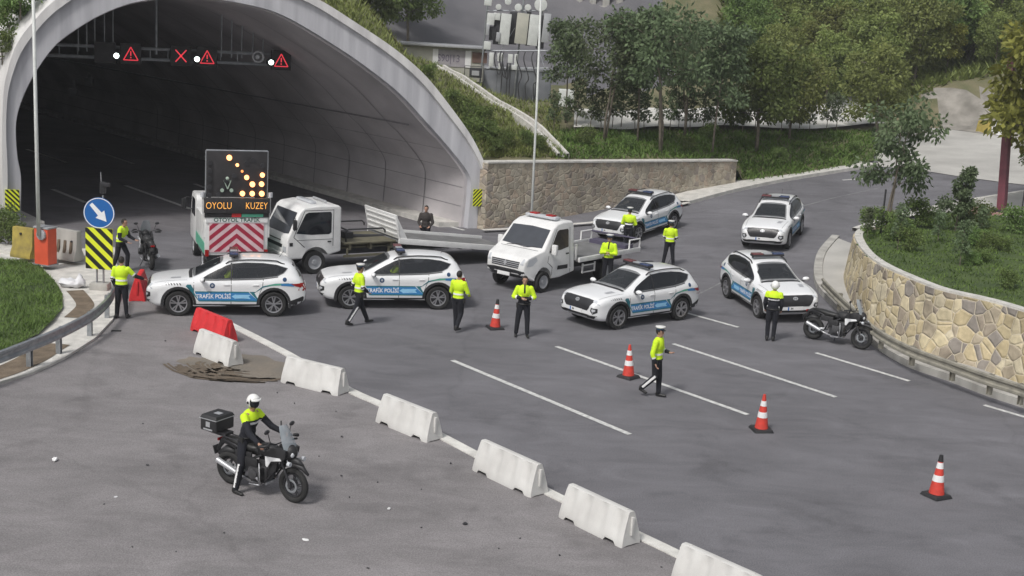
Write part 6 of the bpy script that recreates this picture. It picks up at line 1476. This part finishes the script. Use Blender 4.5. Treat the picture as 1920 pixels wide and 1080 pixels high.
person('policeman in yellow jacket standing at the bed of the van-nosed tow truck', (1137, 535), facing((1137, 535), R_(-8)), A(ell=(.04, .27, 1.14), wrl=(.22, .06, 1.16), elr=(.04, -.27, 1.14), wrr=(.22, -.06, 1.20)), sleeves='hivis', chest=True, head='cap')
person('policeman standing against the front wheel of the car by the brown wall', (1175, 474), facing((1175, 474), R_(170)), A(ell=(.04, .27, 1.14), wrl=(.2, .1, 1.1), elr=(.04, -.27, 1.14), wrr=(.2, -.1, 1.12)), sleeves='hivis', low=1.22, head='cap')
person('policeman with legs apart, back turned, between the cars on the ramp', (1252, 500), facing((1252, 500), R_(186)), A(knl=(.02, .14, .52), anl=(.0, .20, .09), knr=(-.02, -.14, .52), anr=(-.06, -.20, .09), ell=(.04, .24, 1.14), wrl=(.22, .12, 1.08), elr=(.02, -.25, 1.14), wrr=(.20, -.14, 1.06)), sleeves='half', head='cap', h=1.70)
person('policeman striding right in the middle of the lanes with white cap', (1226, 744), facing((1226, 744), R_(72)), A(chs=(.0, 0, 1.33), knl=(.06, .09, .53), anl=(.08, .09, .09), knr=(.02, -.10, .54), anr=(-.30, -.10, .20), toer=(.10, 0, -.10), ell=(.03, .25, 1.16), wrl=(.25, .16, 1.15), elr=(-.04, -.27, 1.15), wrr=(.05, -.26, .92)), sleeves='cuff', stripes=True, head='cap')
person('motorcycle policeman in white helmet standing in front of the right police car', (1443, 639), facing((1443, 639), R_(178)), A(anl=(-.02, .09, .09), anr=(.0, -.09, .09), knl=(.02, .10, .52), knr=(.02, -.10, .52), ell=(.0, .25, 1.14), wrl=(.14, .22, .92), elr=(.0, -.25, 1.14), wrr=(.14, -.22, .92)), sleeves='dark', low=1.34, stripes=True, head='helmet')
# rider on the foreground machine: sits at the seat, left foot on the asphalt
mm = m1.matrix_world; ry = math.atan2(mm[1][0], mm[0][0]); seat = mm @ Vector((-.36, 0, 0)); 
person('rider in white helmet and dark suit sitting on the foreground motorcycle', None, ry, A(pel=(0, 0, .99), wst=(.03, 0, 1.12), chs=(.07, 0, 1.34), nek=(.10, 0, 1.50), hed=(.14, 0, 1.665), shl=(.09, .185, 1.43), shr=(.09, -.185, 1.43), ell=(.32, .30, 1.19), elr=(.32, -.30, 1.19), wrl=(.60, .37, 1.09), wrr=(.60, -.37, 1.09),
        hil=(0, .10, .96), hir=(0, -.10, .96), knl=(.36, .24, .72), anl=(.20, .26, .36), knr=(.10, -.27, .53), anr=(.04, -.33, .085), toel=(.16, .0, -.05), yaw=R_(-12)), sleeves='dark', low=1.36, stripes=True, head='helmet', loc=Vector((seat.x, seat.y, .006)), h=1.82)
# man in dark jacket behind the flatbed
person('man in a dark brown jacket standing behind the long flatbed', (796, 472), facing((796, 472), R_(-10)), A(ell=(.02, .27, 1.14), wrl=(.20, .18, 1.02), elr=(.02, -.27, 1.14), wrr=(.20, -.18, 1.02)), top='brown_cloth', sleeves='brown_cloth', head='bare', group='people standing by the trucks')

# drivers seen through the side glass of the two left cars
for nm, lb in (('beside the red barrier', 'driver in a hi-vis vest inside the leftmost police car'), ('in the middle, below', 'driver in a hi-vis vest inside the middle police car')):
    car = [o for o in S.objects if o.get('category') == 'police car' and nm in o['label']][0]; q = car.matrix_world @ Vector((.0, .36, 0)); cy_ = math.atan2(car.matrix_world[1][0], car.matrix_world[0][0])
    person(lb, None, cy_, A(pel=(-.04, 0, .98), wst=(-.07, 0, 1.10), chs=(-.10, 0, 1.28), nek=(-.09, 0, 1.44), hed=(-.06, 0, 1.58), shl=(-.09, .17, 1.38), shr=(-.09, -.17, 1.38), ell=(.10, .21, 1.14), elr=(.10, -.21, 1.14), wrl=(.33, .10, 1.22), wrr=(.33, -.10, 1.22),
        hil=(0, .09, .95), hir=(0, -.09, .95), knl=(.42, .12, 1.00), knr=(.42, -.12, 1.00), anl=(.60, .12, .62), anr=(.60, -.12, .62)), sleeves='half', head='bare', loc=Vector((q.x, q.y, q.z - .12)), h=1.66, group='drivers')
# ================================================================== VEGETATION
def quad_leaf(V, Fc, At, p, d, up, L, W, a):
    s = d.cross(up)
    if s.length < 1e-3: s = Vector((1, 0, 0))
    s.normalize(); b = len(V); V += [p, p + d * L * .5 + s * W, p + d * L, p + d * L * .5 - s * W]; Fc.append((b, b + 1, b + 2, b + 3)); At.append(a)
def leaf_mesh(name, V, Fc, At, mt):
    me = bpy.data.meshes.new(name); me.from_pydata([tuple(v) for v in V], [], Fc); me.materials.append(M[mt])
    at = me.attributes.new('leaf', 'FLOAT', 'FACE'); at.data.foreach_set('value', At); return me
def rv(r=random): 
    while True:
        v = Vector((r.uniform(-1, 1), r.uniform(-1, 1), r.uniform(-1, 1)))
        if .05 < v.length < 1: return v
def tree_proto(name, H, R, mt, seed, nl=5200, leaf=.13, base=.28, style='round', trunk_r=.09, droop=.0, trunks=1):
    rnd = random.Random(seed); rt = thing(name, (0, 0, -50)); g = MB(); tips = []
    for t_ in range(trunks):
        ox = Vector((rnd.uniform(-.15, .15), rnd.uniform(-.15, .15), 0)) * (trunks > 1); lean = Vector((rnd.uniform(-.12, .12), rnd.uniform(-.12, .12), 0)) * H * (1.4 if trunks > 1 else .8)
        pts = [ox + lean * (k / 5) ** 1.5 + Vector((0, 0, H * .88 * k / 5)) + Vector((rnd.uniform(-.04, .04), rnd.uniform(-.04, .04), 0)) * H * .3 for k in range(6)]
        pts[0] = ox - Vector((0, 0, .4)); g.tube(pts, [trunk_r * (1 - .15 * k) for k in range(6)], 8)
        nb = int(11 / trunks) + 3
        for i in range(nb):
            f = base + (1 - base) * .92 * (i + .5) / nb; q = f / .88 * 5; k = min(4, int(q)); a = pts[k].lerp(pts[k + 1], min(1, q - k)); an = i * 2.4 + rnd.uniform(-.4, .4)
            wd = {'round': math.sin(math.pi * min(1, (f - base) / (1 - base) * .85 + .12)) ** .6, 'cone': 1.05 - (f - base) / (1 - base), 'tall': .75}[style]
            d = Vector((math.cos(an), math.sin(an), rnd.uniform(.15, .8) - droop)); ln = R * wd * rnd.uniform(.7, 1.1); e = a + d.normalized() * ln; mid = a.lerp(e, .5) + Vector((0, 0, .08 * ln))
            g.tube([a, mid, e], [trunk_r * .36 * (1.1 - f), trunk_r * .22, .008], 5); tips += [(mid, ln * .5), (e, ln * .42), (a.lerp(e, .78), ln * .42)]
            for s_ in range(2):
                e2 = mid + (d.normalized() + rv(rnd) * .9).normalized() * ln * .55; g.tube([mid, e2], [trunk_r * .15, .006], 4); tips.append((e2, ln * .36))
        tips.append((pts[-1], R * .4))
    g.build('trunk', 'bark', rt, smooth=True)
    V, Fc, At = [], [], []; per = max(8, nl // len(tips))
    for c, r in tips:
        r = max(r, R * .22); shade = rnd.random()
        for _ in range(per):
            v = rv(rnd); p = c + Vector((v.x, v.y, v.z * .72)) * r; d = (v * .7 + rv(rnd) * .6 + Vector((0, 0, -.25 - droop))).normalized(); quad_leaf(V, Fc, At, p, d, rv(rnd), leaf * rnd.uniform(.7, 1.3), leaf * rnd.uniform(.20, .34), .6 * shade + .4 * rnd.random())
    me = leaf_mesh('crown', V, Fc, At, mt); cr = bpy.data.objects.new('crown', me); COL.objects.link(cr); cr.parent = rt; return rt
def inside_(p, poly):
    c = False; n = len(poly)
    for i in range(n):
        a, b = poly[i], poly[i - 1]
        if (a[1] > p[1]) != (b[1] > p[1]) and p[0] < (b[0] - a[0]) * (p[1] - a[1]) / (b[1] - a[1]) + a[0]: c = not c
    return c
used = set()
def plant(proto, loc, sc, rz, label, cat='tree', group=None, sz=None):
    o = proto if proto.name not in used else copy_thing(proto); used.add(proto.name)
    o.location = loc; o.scale = (sc, sc, sz or sc); o.rotation_euler = (0, 0, rz)
    for k in ('label', 'category', 'group'):
        if k in o: del o[k]
    return tag(o, label, cat, group)
T_young = tree_proto('young_tree', 4.2, 1.45, 'leaf3', 11, 2500, .20, .30, 'tall', .045, droop=.25, trunks=2)
T_mid = tree_proto('broadleaf_tree', 6., 1.9, 'leaf3', 12, 3900, .22, .40, 'round', .07, trunks=2)
T_mid2 = tree_proto('broadleaf_tree', 6., 1.6, 'leaf3', 22, 3300, .22, .42, 'tall', .06)
T_ol = tree_proto('broadleaf_tree', 7., 2.7, 'leaf2', 13, 5600, .32, .22, 'round', .13)
T_gr = tree_proto('broadleaf_tree', 7., 2.6, 'leaf', 14, 5600, .32, .24, 'round', .13)
T_ye = tree_proto('broadleaf_tree', 6.5, 2.2, 'leaf4', 15, 4400, .30, .3, 'tall', .10)
T_thin = tree_proto('sapling', 2.6, .50, 'leaf3', 16, 380, .17, .25, 'tall', .028)
T_con = tree_proto('conifer', 2.6, .75, 'leaf3', 17, 3000, .13, .08, 'cone', .04)
T_bush = tree_proto('shrub', 1.5, .95, 'leaf', 18, 1700, .17, .05, 'round', .03, trunks=2)
T_palm = tree_proto('multi_stem_tree', 5.5, 1.7, 'leaf', 19, 3600, .34, .45, 'tall', .07, droop=.3, trunks=3)
def hp(px, py): return hill_px(px, py)
# distinct trees
p = Vector(on_z(1662, 425, 2.15)); plant(T_young, p, 1.0, .4, 'young thin-stemmed tree standing in front of the ramp at the planted bed', sz=1.05)
p = Vector(on_z(1790, 432, 2.2)); plant(T_con, p, .95, 0, 'small dark pointed conifer in the planted bed')
for (x, y, s, l) in ((1718, 425, .62, 'low leafy shrub left of the small conifer'), (1835, 432, .60, 'low leafy shrub right of the small conifer'), (1690, 452, .42, 'low shrub at the left end of the planted bed'), (1900, 440, .6, 'low shrub at the far right edge of the planted bed')):
    plant(T_bush, Vector(on_z(x, y, 2.1)), s, x, l, 'shrub', 'shrubs in the planted bed')
rb = random.Random(5)
for i in range(16):
    px, py = rb.uniform(1625, 1905), 0; py = rb.uniform(425, 455) + max(0, (px - 1640)) * rb.uniform(.05, .42); q = on_z(px, py, 2.1)
    if inside_((q.x, q.y), bedp): plant(T_bush if i % 3 else T_thin, q, rb.uniform(.28, .5) * (1 if i % 3 else 1.2), i, 'low weedy shrub scattered in the bed behind the yellow wall', 'shrub', 'weedy shrubs in the planted bed')
p = on_g(1922, 408); plant(T_ye, p, 1.28, 1.2, 'yellow-green tree hanging over the top of the red post')
p = on_g(1965, 372); plant(T_gr, p, .55, 2.2, 'green tree at the right edge just behind the red post')
for i, (x, y, s, l) in enumerate(((700, 96, .95, 'slender multi-stemmed tree above the arch, left of the site cabin'), (765, 84, .80, 'dense green tree just left of the site cabin roof'), (660, 60, .9, 'leafy tree on the slope above the right shoulder of the arch'))):
    q = hp(x, y); plant((T_palm, T_gr, T_mid)[i], q, s, i * 1.3, l)
mids = [(1133, 262, T_mid, .95, 'bluish-green tree right of the tall white pole, behind the bank'), (1195, 268, T_mid2, 1.05, 'tree behind the middle of the brown stone wall'), (1238, 285, T_mid, 1.12, 'broad tree behind the yellow-topped part of the bank, centre of the row'), (1335, 290, T_mid2, 1.05, 'pale-stemmed tree above the right end of the brown wall'),
        (1418, 285, T_gr, .78, 'fresh green tree on the bank right of the brown wall'), (1060, 230, T_mid2, .85, 'tree directly right of the grey equipment cabinet'), (1282, 255, T_mid, .95, 'tree on the far side of the bank, right of the broad tree'), (1480, 262, T_ol, .62, 'olive tree in front of the small brown shed'), (1640, 262, T_ol, .70, 'leaning olive tree at the corner of the concrete yard')]
for i, (x, y, t, s, l) in enumerate(mids): plant(t, hp(x, y), s, i * 1.7, l, 'tree', 'trees along the grass bank')
rnd = random.Random(3)
for i in range(26):
    x = 1040 + i * 21 + rnd.uniform(-6, 6); y = 246 + rnd.uniform(-3, 6); plant(T_thin, hp(x, y), rnd.uniform(.65, 1.05), rnd.uniform(0, 6), 'thin sapling in the row along the pale service road behind the bank', 'sapling', 'saplings along the service road')
for i, (x, y) in enumerate(((1100, 274), (1180, 280), (1290, 283), (1460, 305), (1545, 296), (1600, 286), (1330, 262), (1010, 282))): plant(T_bush, hp(x, y), rnd.uniform(.3, .5), i, 'low green bush growing on the grass bank above the brown wall', 'bush', 'bushes on the bank')
for i, (x, y, s) in enumerate(((870, 225, .6), (890, 245, .65), (915, 262, .5), (850, 205, .5), (905, 235, .5), (800, 150, .4), (880, 262, .5), (950, 275, .4), (930, 285, .35), (985, 270, .35))): plant(T_bush, hp(x, y), s, i, 'bright green bush on the slope beside the right side of the arch', 'bush', 'bushes beside the arch')
for i, (x, y, s) in enumerate(((20, 60, .7), (8, 110, .6), (40, 20, .8))): 
    h = S.ray_cast(bpy.context.evaluated_depsgraph_get(), CAM, ray(x, y).normalized())
    if h[0]: plant(T_bush, h[1], s, i, ('scrubby bush halfway up the bank left of the arch', 'scrubby bush at the left picture edge beside the arch', 'scrubby bush at the top left corner above the arch')[i], 'bush', 'bushes left of the arch')
for i, (x, y) in enumerate(((10, 440), (20, 462))): plant(T_bush, on_z(x, y, .1), .55, i, 'grey-green weeds at the left foot of the arch', 'bush', 'weeds at the left foot of the arch')
# wood on the hillside
rnd = random.Random(9); n_ = 0; placed = []; tries = 0
while n_ < 165 and tries < 6000:
    tries += 1
    x = rnd.uniform(2, 62); y = rnd.uniform(84, 132)
    if x < 15 and y < 110: continue
    if x > 24 and y < 88: continue
    q = on_hill(x, y); d = q - CAM; z = d.dot(CF); u = 960 + F_PX * d.dot(CR) / z; v = 540 - F_PX * d.dot(CU) / z
    if not (1080 < u < 1990 and -160 < v < 205): continue
    if u > 1740 and v > 168: continue
    if any((q - k).length < 1.9 for k in placed): continue
    placed.append(q); t = rnd.choice((T_ol, T_gr, T_ol, T_gr, T_ye, T_ol, T_mid)); plant(t, q, rnd.uniform(.38, .78), rnd.uniform(0, 6.3), {T_ol: 'olive-green tree in the wood on the hillside', T_gr: 'mid-green tree in the wood on the hillside', T_ye: 'yellowish tree in the wood on the hillside', T_mid: 'bluish-green tree in the wood on the hillside'}[t], 'tree', 'trees in the hillside wood'); n_ += 1
print('hill trees', n_)
# grass and weeds, too many to count
def grass(name, label, pts_fn, n, L, W, mt='grass', seed=1):
    rnd = random.Random(seed); V, Fc, At = [], [], []; cl = [rnd.random() for _ in range(999)]
    for i in range(n):
        p = pts_fn(rnd)
        if p is None: continue
        a = rnd.uniform(0, 6.28); d = Vector((math.cos(a) * .6, math.sin(a) * .6, 1)).normalized(); l_ = L * rnd.uniform(.5, 1.3) * (.7 + .7 * max(0, noise.noise(Vector((p.x * .9, p.y * .9, 0))) + .2)); s = Vector((-math.sin(a), math.cos(a), 0)); w_ = W * rnd.uniform(.6, 1.3); b = len(V)
        V += [p - s * w_, p + s * w_, p + d * l_ + Vector((math.cos(a), math.sin(a), 0)) * l_ * .3]; Fc.append((b, b + 1, b + 2)); At.append(.5 * rnd.random() + .5 * (noise.noise(Vector((p.x * 1.1, p.y * 1.1, 5))) + .5))
    o = bpy.data.objects.new(name, leaf_mesh(name, V, Fc, At, mt)); COL.objects.link(o); return tag(o, label, 'grass', kind='stuff')
def inside(p, poly):
    c = False; n = len(poly)
    for i in range(n):
        a, b = poly[i], poly[i - 1]
        if (a[1] > p[1]) != (b[1] > p[1]) and p[0] < (b[0] - a[0]) * (p[1] - a[1]) / (b[1] - a[1]) + a[0]: c = not c
    return c
gp = [(p.x, p.y) for p in gl]; bx0, bx1 = max(-24, min(p[0] for p in gp)), max(p[0] for p in gp); by0, by1 = min(p[1] for p in gp), max(p[1] for p in gp)
def f1(r):
    x, y = r.uniform(bx0, bx1), r.uniform(by0, by1); return Vector((x, y, .14 + .10 * noise.noise(Vector((x * .8, y * .8, 0))))) if inside((x, y), gp) else None
grass('grass', 'short green grass in the left corner behind the guardrail', f1, 30000, .13, .016, seed=1)
bb = [(min(p[k] for p in bedp), max(p[k] for p in bedp)) for k in (0, 1)]
def f2(r):
    x, y = r.uniform(*bb[0]), r.uniform(*bb[1]); return Vector((x, y, BH(x, y))) if inside((x, y), bedp) and min(((x - q.x) ** 2 + (y - q.y) ** 2) for q in ws[::3]) > .25 else None
grass('grass', 'overgrown grass and weeds filling the bed behind the yellow wall', f2, 34000, .12, .020, seed=2)
def fh(ax, ay, bx, by, dz=0):
    def f(r):
        px, py = r.uniform(ax, bx), r.uniform(ay, by); h = tb.ray_cast(CAM, ray(px, py).normalized())[0]
        if h is None or py > 297 and px < 1378: return None
        return h + Vector((r.uniform(-.4, .4), r.uniform(-.4, .4), 0))
    return f
grass('bank_grass', 'rough grass covering the bank above the brown stone wall', fh(1040, 246, 1640, 345), 26000, .26, .04, seed=3)
def f4(r):
    px, py = r.uniform(610, 1050), r.uniform(2, 296); h = tb.ray_cast(CAM, ray(px, py).normalized())[0]
    return h if h is not None and h.y < 80 else None
grass('slope_grass', 'long dry grass and weeds on the slope beside the arch', f4, 30000, .30, .04, 'leaf2', seed=4)
def f5(r):
    x, y = r.uniform(8, 60), r.uniform(86, 125); q = on_hill(x, y); return q if not (x < 14 and y < 108) and zone(x, y)[1] < (178 if x > 26 else 205) else None
grass('undergrowth', 'dense undergrowth between the trees of the hillside wood', f5, 42000, .8, .15, 'leaf2', seed=5)

# ================================================================== UPPER SITE
def site_box(name, px0, px1, pyt, pyb, D, depth, mt, label, cat, rz=0., parts=None, bev=.02):
    a, b = at_d(px0, (pyt + pyb) / 2, D), at_d(px1, (pyt + pyb) / 2, D); zt, zb = at_d((px0 + px1) / 2, pyt, D).z, at_d((px0 + px1) / 2, pyb, D).z
    c = (a + b) / 2; w_ = (b - a).length; rt = thing(name, Vector((c.x, c.y + depth / 2, zb)), rz, label, cat); g = MB(); g.box((0, 0, (zt - zb) / 2), (w_, depth, zt - zb)); g.build('body', mt, rt, bevel=bev); return rt, w_, zt - zb, depth
D1 = 80
rt, w_, h_, dp = site_box('site_cabin', 748, 906, 88, 150, D1, 2.4, 'cream', 'cream site cabin with graffiti-marked panel above the arch shoulder', 'cabin')
g = MB(); g.box((0, -.15, h_ + .09), (w_ + .4, dp + .6, .14)); g.build('roof', 'silver', rt, bevel=.02)
g = MB(); g.box((0, -.30, h_ - .05), (w_ + .2, .5, .10)); g.build('eaves', 'rust', rt)
def pxx(px): return at_d(px, 100, D1).x - rt.location.x
def pzz(py, px=830): return at_d(px, py, D1).z - rt.location.z
yf = -dp / 2
def panel(nm, x0, x1, y0, y1, mt, o=.03): g = MB(); g.box(((pxx(x0) + pxx(x1)) / 2, yf - o / 2, (pzz(y0) + pzz(y1)) / 2), (abs(pxx(x1) - pxx(x0)), o, abs(pzz(y0) - pzz(y1)))); return g.build(nm, mt, rt)
panel('door_frame', 812, 822, 92, 124, 'reflect', .06); panel('door_frame', 873, 884, 92, 124, 'reflect', .06)
pn = panel('panel', 822, 873, 92, 124, mat('lilac_panel', (.40, .38, .40), .6, col2=(.30, .28, .31), scale=3), .04); panel('brown_panel', 886, 914, 94, 114, 'rust', .05)
g = MB(); text_on(g, 'S90|13', .62, ((pxx(822) + pxx(862)) / 2, yf - .045, pzz(109)), (1, 0, 0), (0, 0, 1), .85, .004); g.build('graffiti', mat('graffiti_grey', (.16, .14, .19), .7), pn)
rt2, w_, h_, dp = site_box('equipment_cabinet', 906, 1032, 131, 225, 78, 2.2, 'greycab', 'large grey equipment cabinet below the mobile phone mast', 'cabinet')
for i in range(5): g = MB(); g.box((-w_ / 2 + w_ * (i + .5) / 5, -dp / 2 - .012, h_ * .5), (w_ / 5 - .08, .02, h_ - .12)); g.build('door_panel', 'greycab', rt2, bevel=.006)
g = MB(); g.box((0, 0, h_ + .03), (w_ + .16, dp + .16, .06)); g.build('roof', 'silver', rt2)
rt3, w_, h_, dp = site_box('white_box', 1047, 1076, 168, 214, 76, .8, 'antw', 'small white electrical box beside the grey equipment cabinet', 'box')
g = MB(); g.box((0, -dp / 2 - .01, h_ * .5), (w_ - .1, .02, h_ - .1)); g.build('door', 'antw', rt3, bevel=.005)
# generator-like black gear between cabin and cabinet
rt4, w_, h_, dp = site_box('generator', 880, 903, 128, 146, 77, .8, 'dark', 'small black generator between cream cabin and grey cabinet', 'generator')
g = MB(); g.tube([(-w_ / 2 - .3, 0, -.3), (-w_ / 2 - .3, 0, h_ + .1), (w_ / 2, 0, h_ + .1)], .03, 6); g.build('frame', 'dark', rt4)
g = MB(); g.box((0, -.42, h_ * .5), (w_ * .6, .02, h_ * .5)); g.build('grille', 'silver', rt4)
# brown shed by the olive tree
rt5, w_, h_, dp = site_box('shed', 1500, 1566, 180, 214, 86, 2.2, mat('brown_boards', (.20, .13, .10), .8, col2=(.13, .09, .07), scale=2), 'small brown shed with pale window frames behind the bank trees', 'shed')
g = MB(); g.prism([(-w_ / 2 - .2, h_), (0, h_ + .6), (w_ / 2 + .2, h_)], -dp / 2 - .2, dp / 2 + .2, 'y'); g.build('roof', 'rust', rt5)
for x in (-.5, .5): g = MB(); g.box((x, -dp / 2 - .02, h_ * .5), (.5, .03, .55)); wn_ = g.build('window', 'rust', rt5); g = MB(); g.box((x, -dp / 2 - .045, h_ * .5), (.06, .02, .5)); g.build('frame', 'cream', wn_)
# mobile phone mast
MD = 76.5; mb0 = at_d(975, 200, MD); mb0.z = on_hill(mb0.x, mb0.y).z - .2
mast = thing('phone_mast', mb0, 0, 'mobile phone mast crowded with pale antenna panels, drums and cables', 'mast')
def mp(px, py, dy=0): v = at_d(px, py, MD) - mb0; v.y += dy; return v
g = MB()
for px in (918, 985, 1022): a = mp(px, -30); b = Vector((a.x - .3, a.y, 0)); g.cyl(b, a, .055, n=8)
for py in (20, 95, 128): g.cyl(mp(912, py), mp(1028, py), .035, n=6)
g.cyl(mp(918, 130), mp(985, 20), .02, n=5); g.cyl(mp(1022, 130), mp(985, 20), .02, n=5); g.build('frame', 'steel', mast, auto=40)
for x0, x1, y0, y1, mt in ((939, 955, 25, 84, 'antw'), (969, 988, 24, 83, 'cream'), (993, 1008, 27, 86, 'antw'), (1019, 1029, 25, 80, 'silver'), (914, 927, 24, 47, 'antw'), (909, 922, -6, 11, 'antw'), (908, 920, 77, 93, 'antw'), (926, 938, 24, 38, 'antw'), (931, 937, 60, 78, 'silver'), (912, 917, 45, 66, 'silver')):
    a, b = mp(x0, y0, -.25), mp(x1, y1, -.25); c = (a + b) / 2; g = MB(); g.box(c, (abs(b.x - a.x), .18, abs(a.z - b.z)), rot=Matrix.Rotation(R_(3), 3, 'Y')); g.build('antenna_panel', mt, mast, bevel=.025)
for x0, x1, y0, y1 in ((927, 939, 24, 84), (956, 968, 22, 84), (988, 993, 22, 86), (1008, 1019, 28, 92), (918, 930, 49, 76)):
    a, b = mp(x0, y0, .05), mp(x1, y1, .05); g = MB(); g.box((a + b) / 2, (abs(b.x - a.x), .12, abs(a.z - b.z))); g.build('mounting_frame', 'dark', mast, bevel=.02)
for x, y, r in ((935, 13, .17), (953, 3, .20), (972, 14, .22), (990, 14, .19), (1014, 9, .38)):
    c = mp(x, y, -.3); g = MB(); g.cyl(c + Vector((0, .18, 0)), c - Vector((0, .08, 0)), r, n=20); g.build('microwave_drum', 'antw', mast, bevel=.02)
for x0, x1, y0, y1 in ((918, 925, 98, 125), (933, 944, 99, 115), (953, 961, 101, 118), (965, 970, 101, 130), (953, 969, 121, 131), (935, 941, 118, 130)):
    a, b = mp(x0, y0, -.2), mp(x1, y1, -.2); g = MB(); g.box((a + b) / 2, (abs(b.x - a.x), .2, abs(a.z - b.z))); g.build('radio_unit', 'antw', mast, bevel=.02)
for k, (x, y) in enumerate(((930, 96), (940, 95), (945, 97), (972, 96), (985, 97), (1000, 97))):
    a = mp(x, y, -.32); e = mp(x + (8 if k < 3 else 2), 190 + 8 * (k % 3), -.3); lp_ = [a, mp(x - 3, 112, -.4), mp(x + 6, 140 + 5 * (k % 3), -.42), mp(x + 12 if k < 3 else x, 118 if k < 3 else 160, -.4), e]
    g = MB(); g.tube(smooth_line(lp_, 5), .035, 5); g.build('cable', 'black', mast, smooth=True)
# drainage channel stairs down the slope edge
ch = [at_d(*q) for q in ((1056, 296, 57.4), (1030, 268, 58.8), (1003, 241, 60), (960, 212, 63), (900, 180, 67), (864, 153, 70), (825, 128, 72.5))]
ch = smooth_line(ch, 4)
rt6 = thing('drain_channel', ch[0], 0, 'pale concrete drain channel running down the slope edge to the brown wall', 'drain')
for o_, nm in ((-.22, 'channel_side'), (.22, 'channel_side')):
    g = MB(); rows = []
    for i, q in enumerate(ch):
        d = (ch[min(i + 1, len(ch) - 1)] - ch[max(i - 1, 0)]); d.z = 0; d.normalize(); s = Vector((-d.y, d.x, 0)); z = max(q.z, on_hill(q.x, q.y).z) + .06; c = Vector((q.x, q.y, z)) + s * o_ - ch[0]
        rows.append([c - s * .07 - Vector((0, 0, .3)), c - s * .07 + Vector((0, 0, .14)), c + s * .07 + Vector((0, 0, .14)), c + s * .07 - Vector((0, 0, .3))])
    g.grid(rows); g.build(nm, 'kerb', rt6)
g = MB(); rows = []
for i, q in enumerate(ch):
    d = (ch[min(i + 1, len(ch) - 1)] - ch[max(i - 1, 0)]); d.z = 0; d.normalize(); s = Vector((-d.y, d.x, 0)); z = max(q.z, on_hill(q.x, q.y).z) + .05; c = Vector((q.x, q.y, z)) - ch[0]; rows.append([c - s * .15, c + s * .15])
g.grid(rows); g.build('channel_floor', 'concrete', rt6)
# retaining colonnade on the grey mound at the very top
rt7 = thing('retaining_wall', at_d(1110, 20, 97), 0, 'pale buttressed retaining wall on top of the grey mound', 'wall'); o0 = rt7.location.copy()
g = MB(); a, b = at_d(1010, 8, 97) - o0, at_d(1160, 22, 97) - o0
u = (b - a).normalized(); g.box((a + b) / 2 + Vector((0, 0, .1)), ((b - a).length, .9, .45), rot=Matrix.Rotation(-math.atan2(u.z, u.x), 3, 'Y')); g.build('beam', 'concrete', rt7)
for k in range(7): c = a.lerp(b, k / 6); g = MB(); g.box(c + Vector((0, 0, 1.6)), (.5, .7, 3.0)); g.build('buttress', 'concrete', rt7, bevel=.03)
g = MB(); g.box((a + b) / 2 + Vector((0, .6, 1.6)), ((b - a).length, .3, 3.4)); g.build('infill', 'rust', rt7)
# red gantry column on the right
p = on_g(1877, 402); p.z += .13; rt8 = thing('gantry_column', p, 0, 'tall dark red steel column on its footing beyond the planted bed', 'column')
tp = at_d(1898, 100, (p - CAM).dot(CF)) - p
g = MB(); g.tube([(0, 0, 0), tp], [.23, .20], 4); g.build('column', 'redpost', rt8, bevel=.01)
g = MB(); g.box((0, 0, .04), (.75, .75, .08)); g.build('base_plate', 'dark', rt8, bevel=.01); g = MB(); g.box((.1, .1, -.06), (3.2, 1.7, .14)); g.build('footing', mat('red_footing', (.42, .22, .19), .8, col2=(.34, .24, .2), scale=2), rt8)
for (x, y, mt, l) in ((1850, 250, 'oldyellow', 'yellow concrete block at the far edge of the pale yard'), (1874, 253, 'reflect', 'white block next to the yellow block at the yard edge')):
    p = on_g(x, y); g = MB(); g.prism([(-.45, 0), (-.3, .75), (.3, .75), (.45, 0)], -.5, .5, 'y'); o = g.build('concrete_block', mt, None, bevel=.03); o.location = p; o.rotation_euler = (0, 0, .5); tag(o, l, 'block')
p = on_g(1642, 432); g = MB(); g.cyl((0, 0, -.2), (0, 0, 1.5), .035, n=8); o = g.build('sign_post', 'dark', None); o.location = Vector(on_z(1652, 432, 2.1)); tag(o, 'thin bare metal post beside the young tree stem', 'post')
p = on_g(1914, 408); g = MB(); g.cyl((0, 0, -.1), (0, 0, 2.6), .03, n=8); o = g.build('sign_post', 'dark', None); o.location = p; tag(o, 'thin dark post right of the tall red column', 'post')
for i, pr_ in enumerate((T_young, T_mid)): pass

# thin summer haze in one closed box round everything
g = MB(); g.box((0, 200, 60), (1060, 1060, 124)); hz = g.build('haze', 'white', None); hz.data.materials.clear()
hm_ = bpy.data.materials.new('haze'); hm_.use_nodes = True; n = hm_.node_tree; n.nodes.clear(); vo = n.nodes.new('ShaderNodeVolumePrincipled'); vo.inputs['Color'].default_value = (.82, .84, .88, 1); vo.inputs['Density'].default_value = .0006; ou = n.nodes.new('ShaderNodeOutputMaterial'); n.links.new(vo.outputs[0], ou.inputs['Volume']); hz.data.materials.append(hm_); tag(hz, kind='stuff')
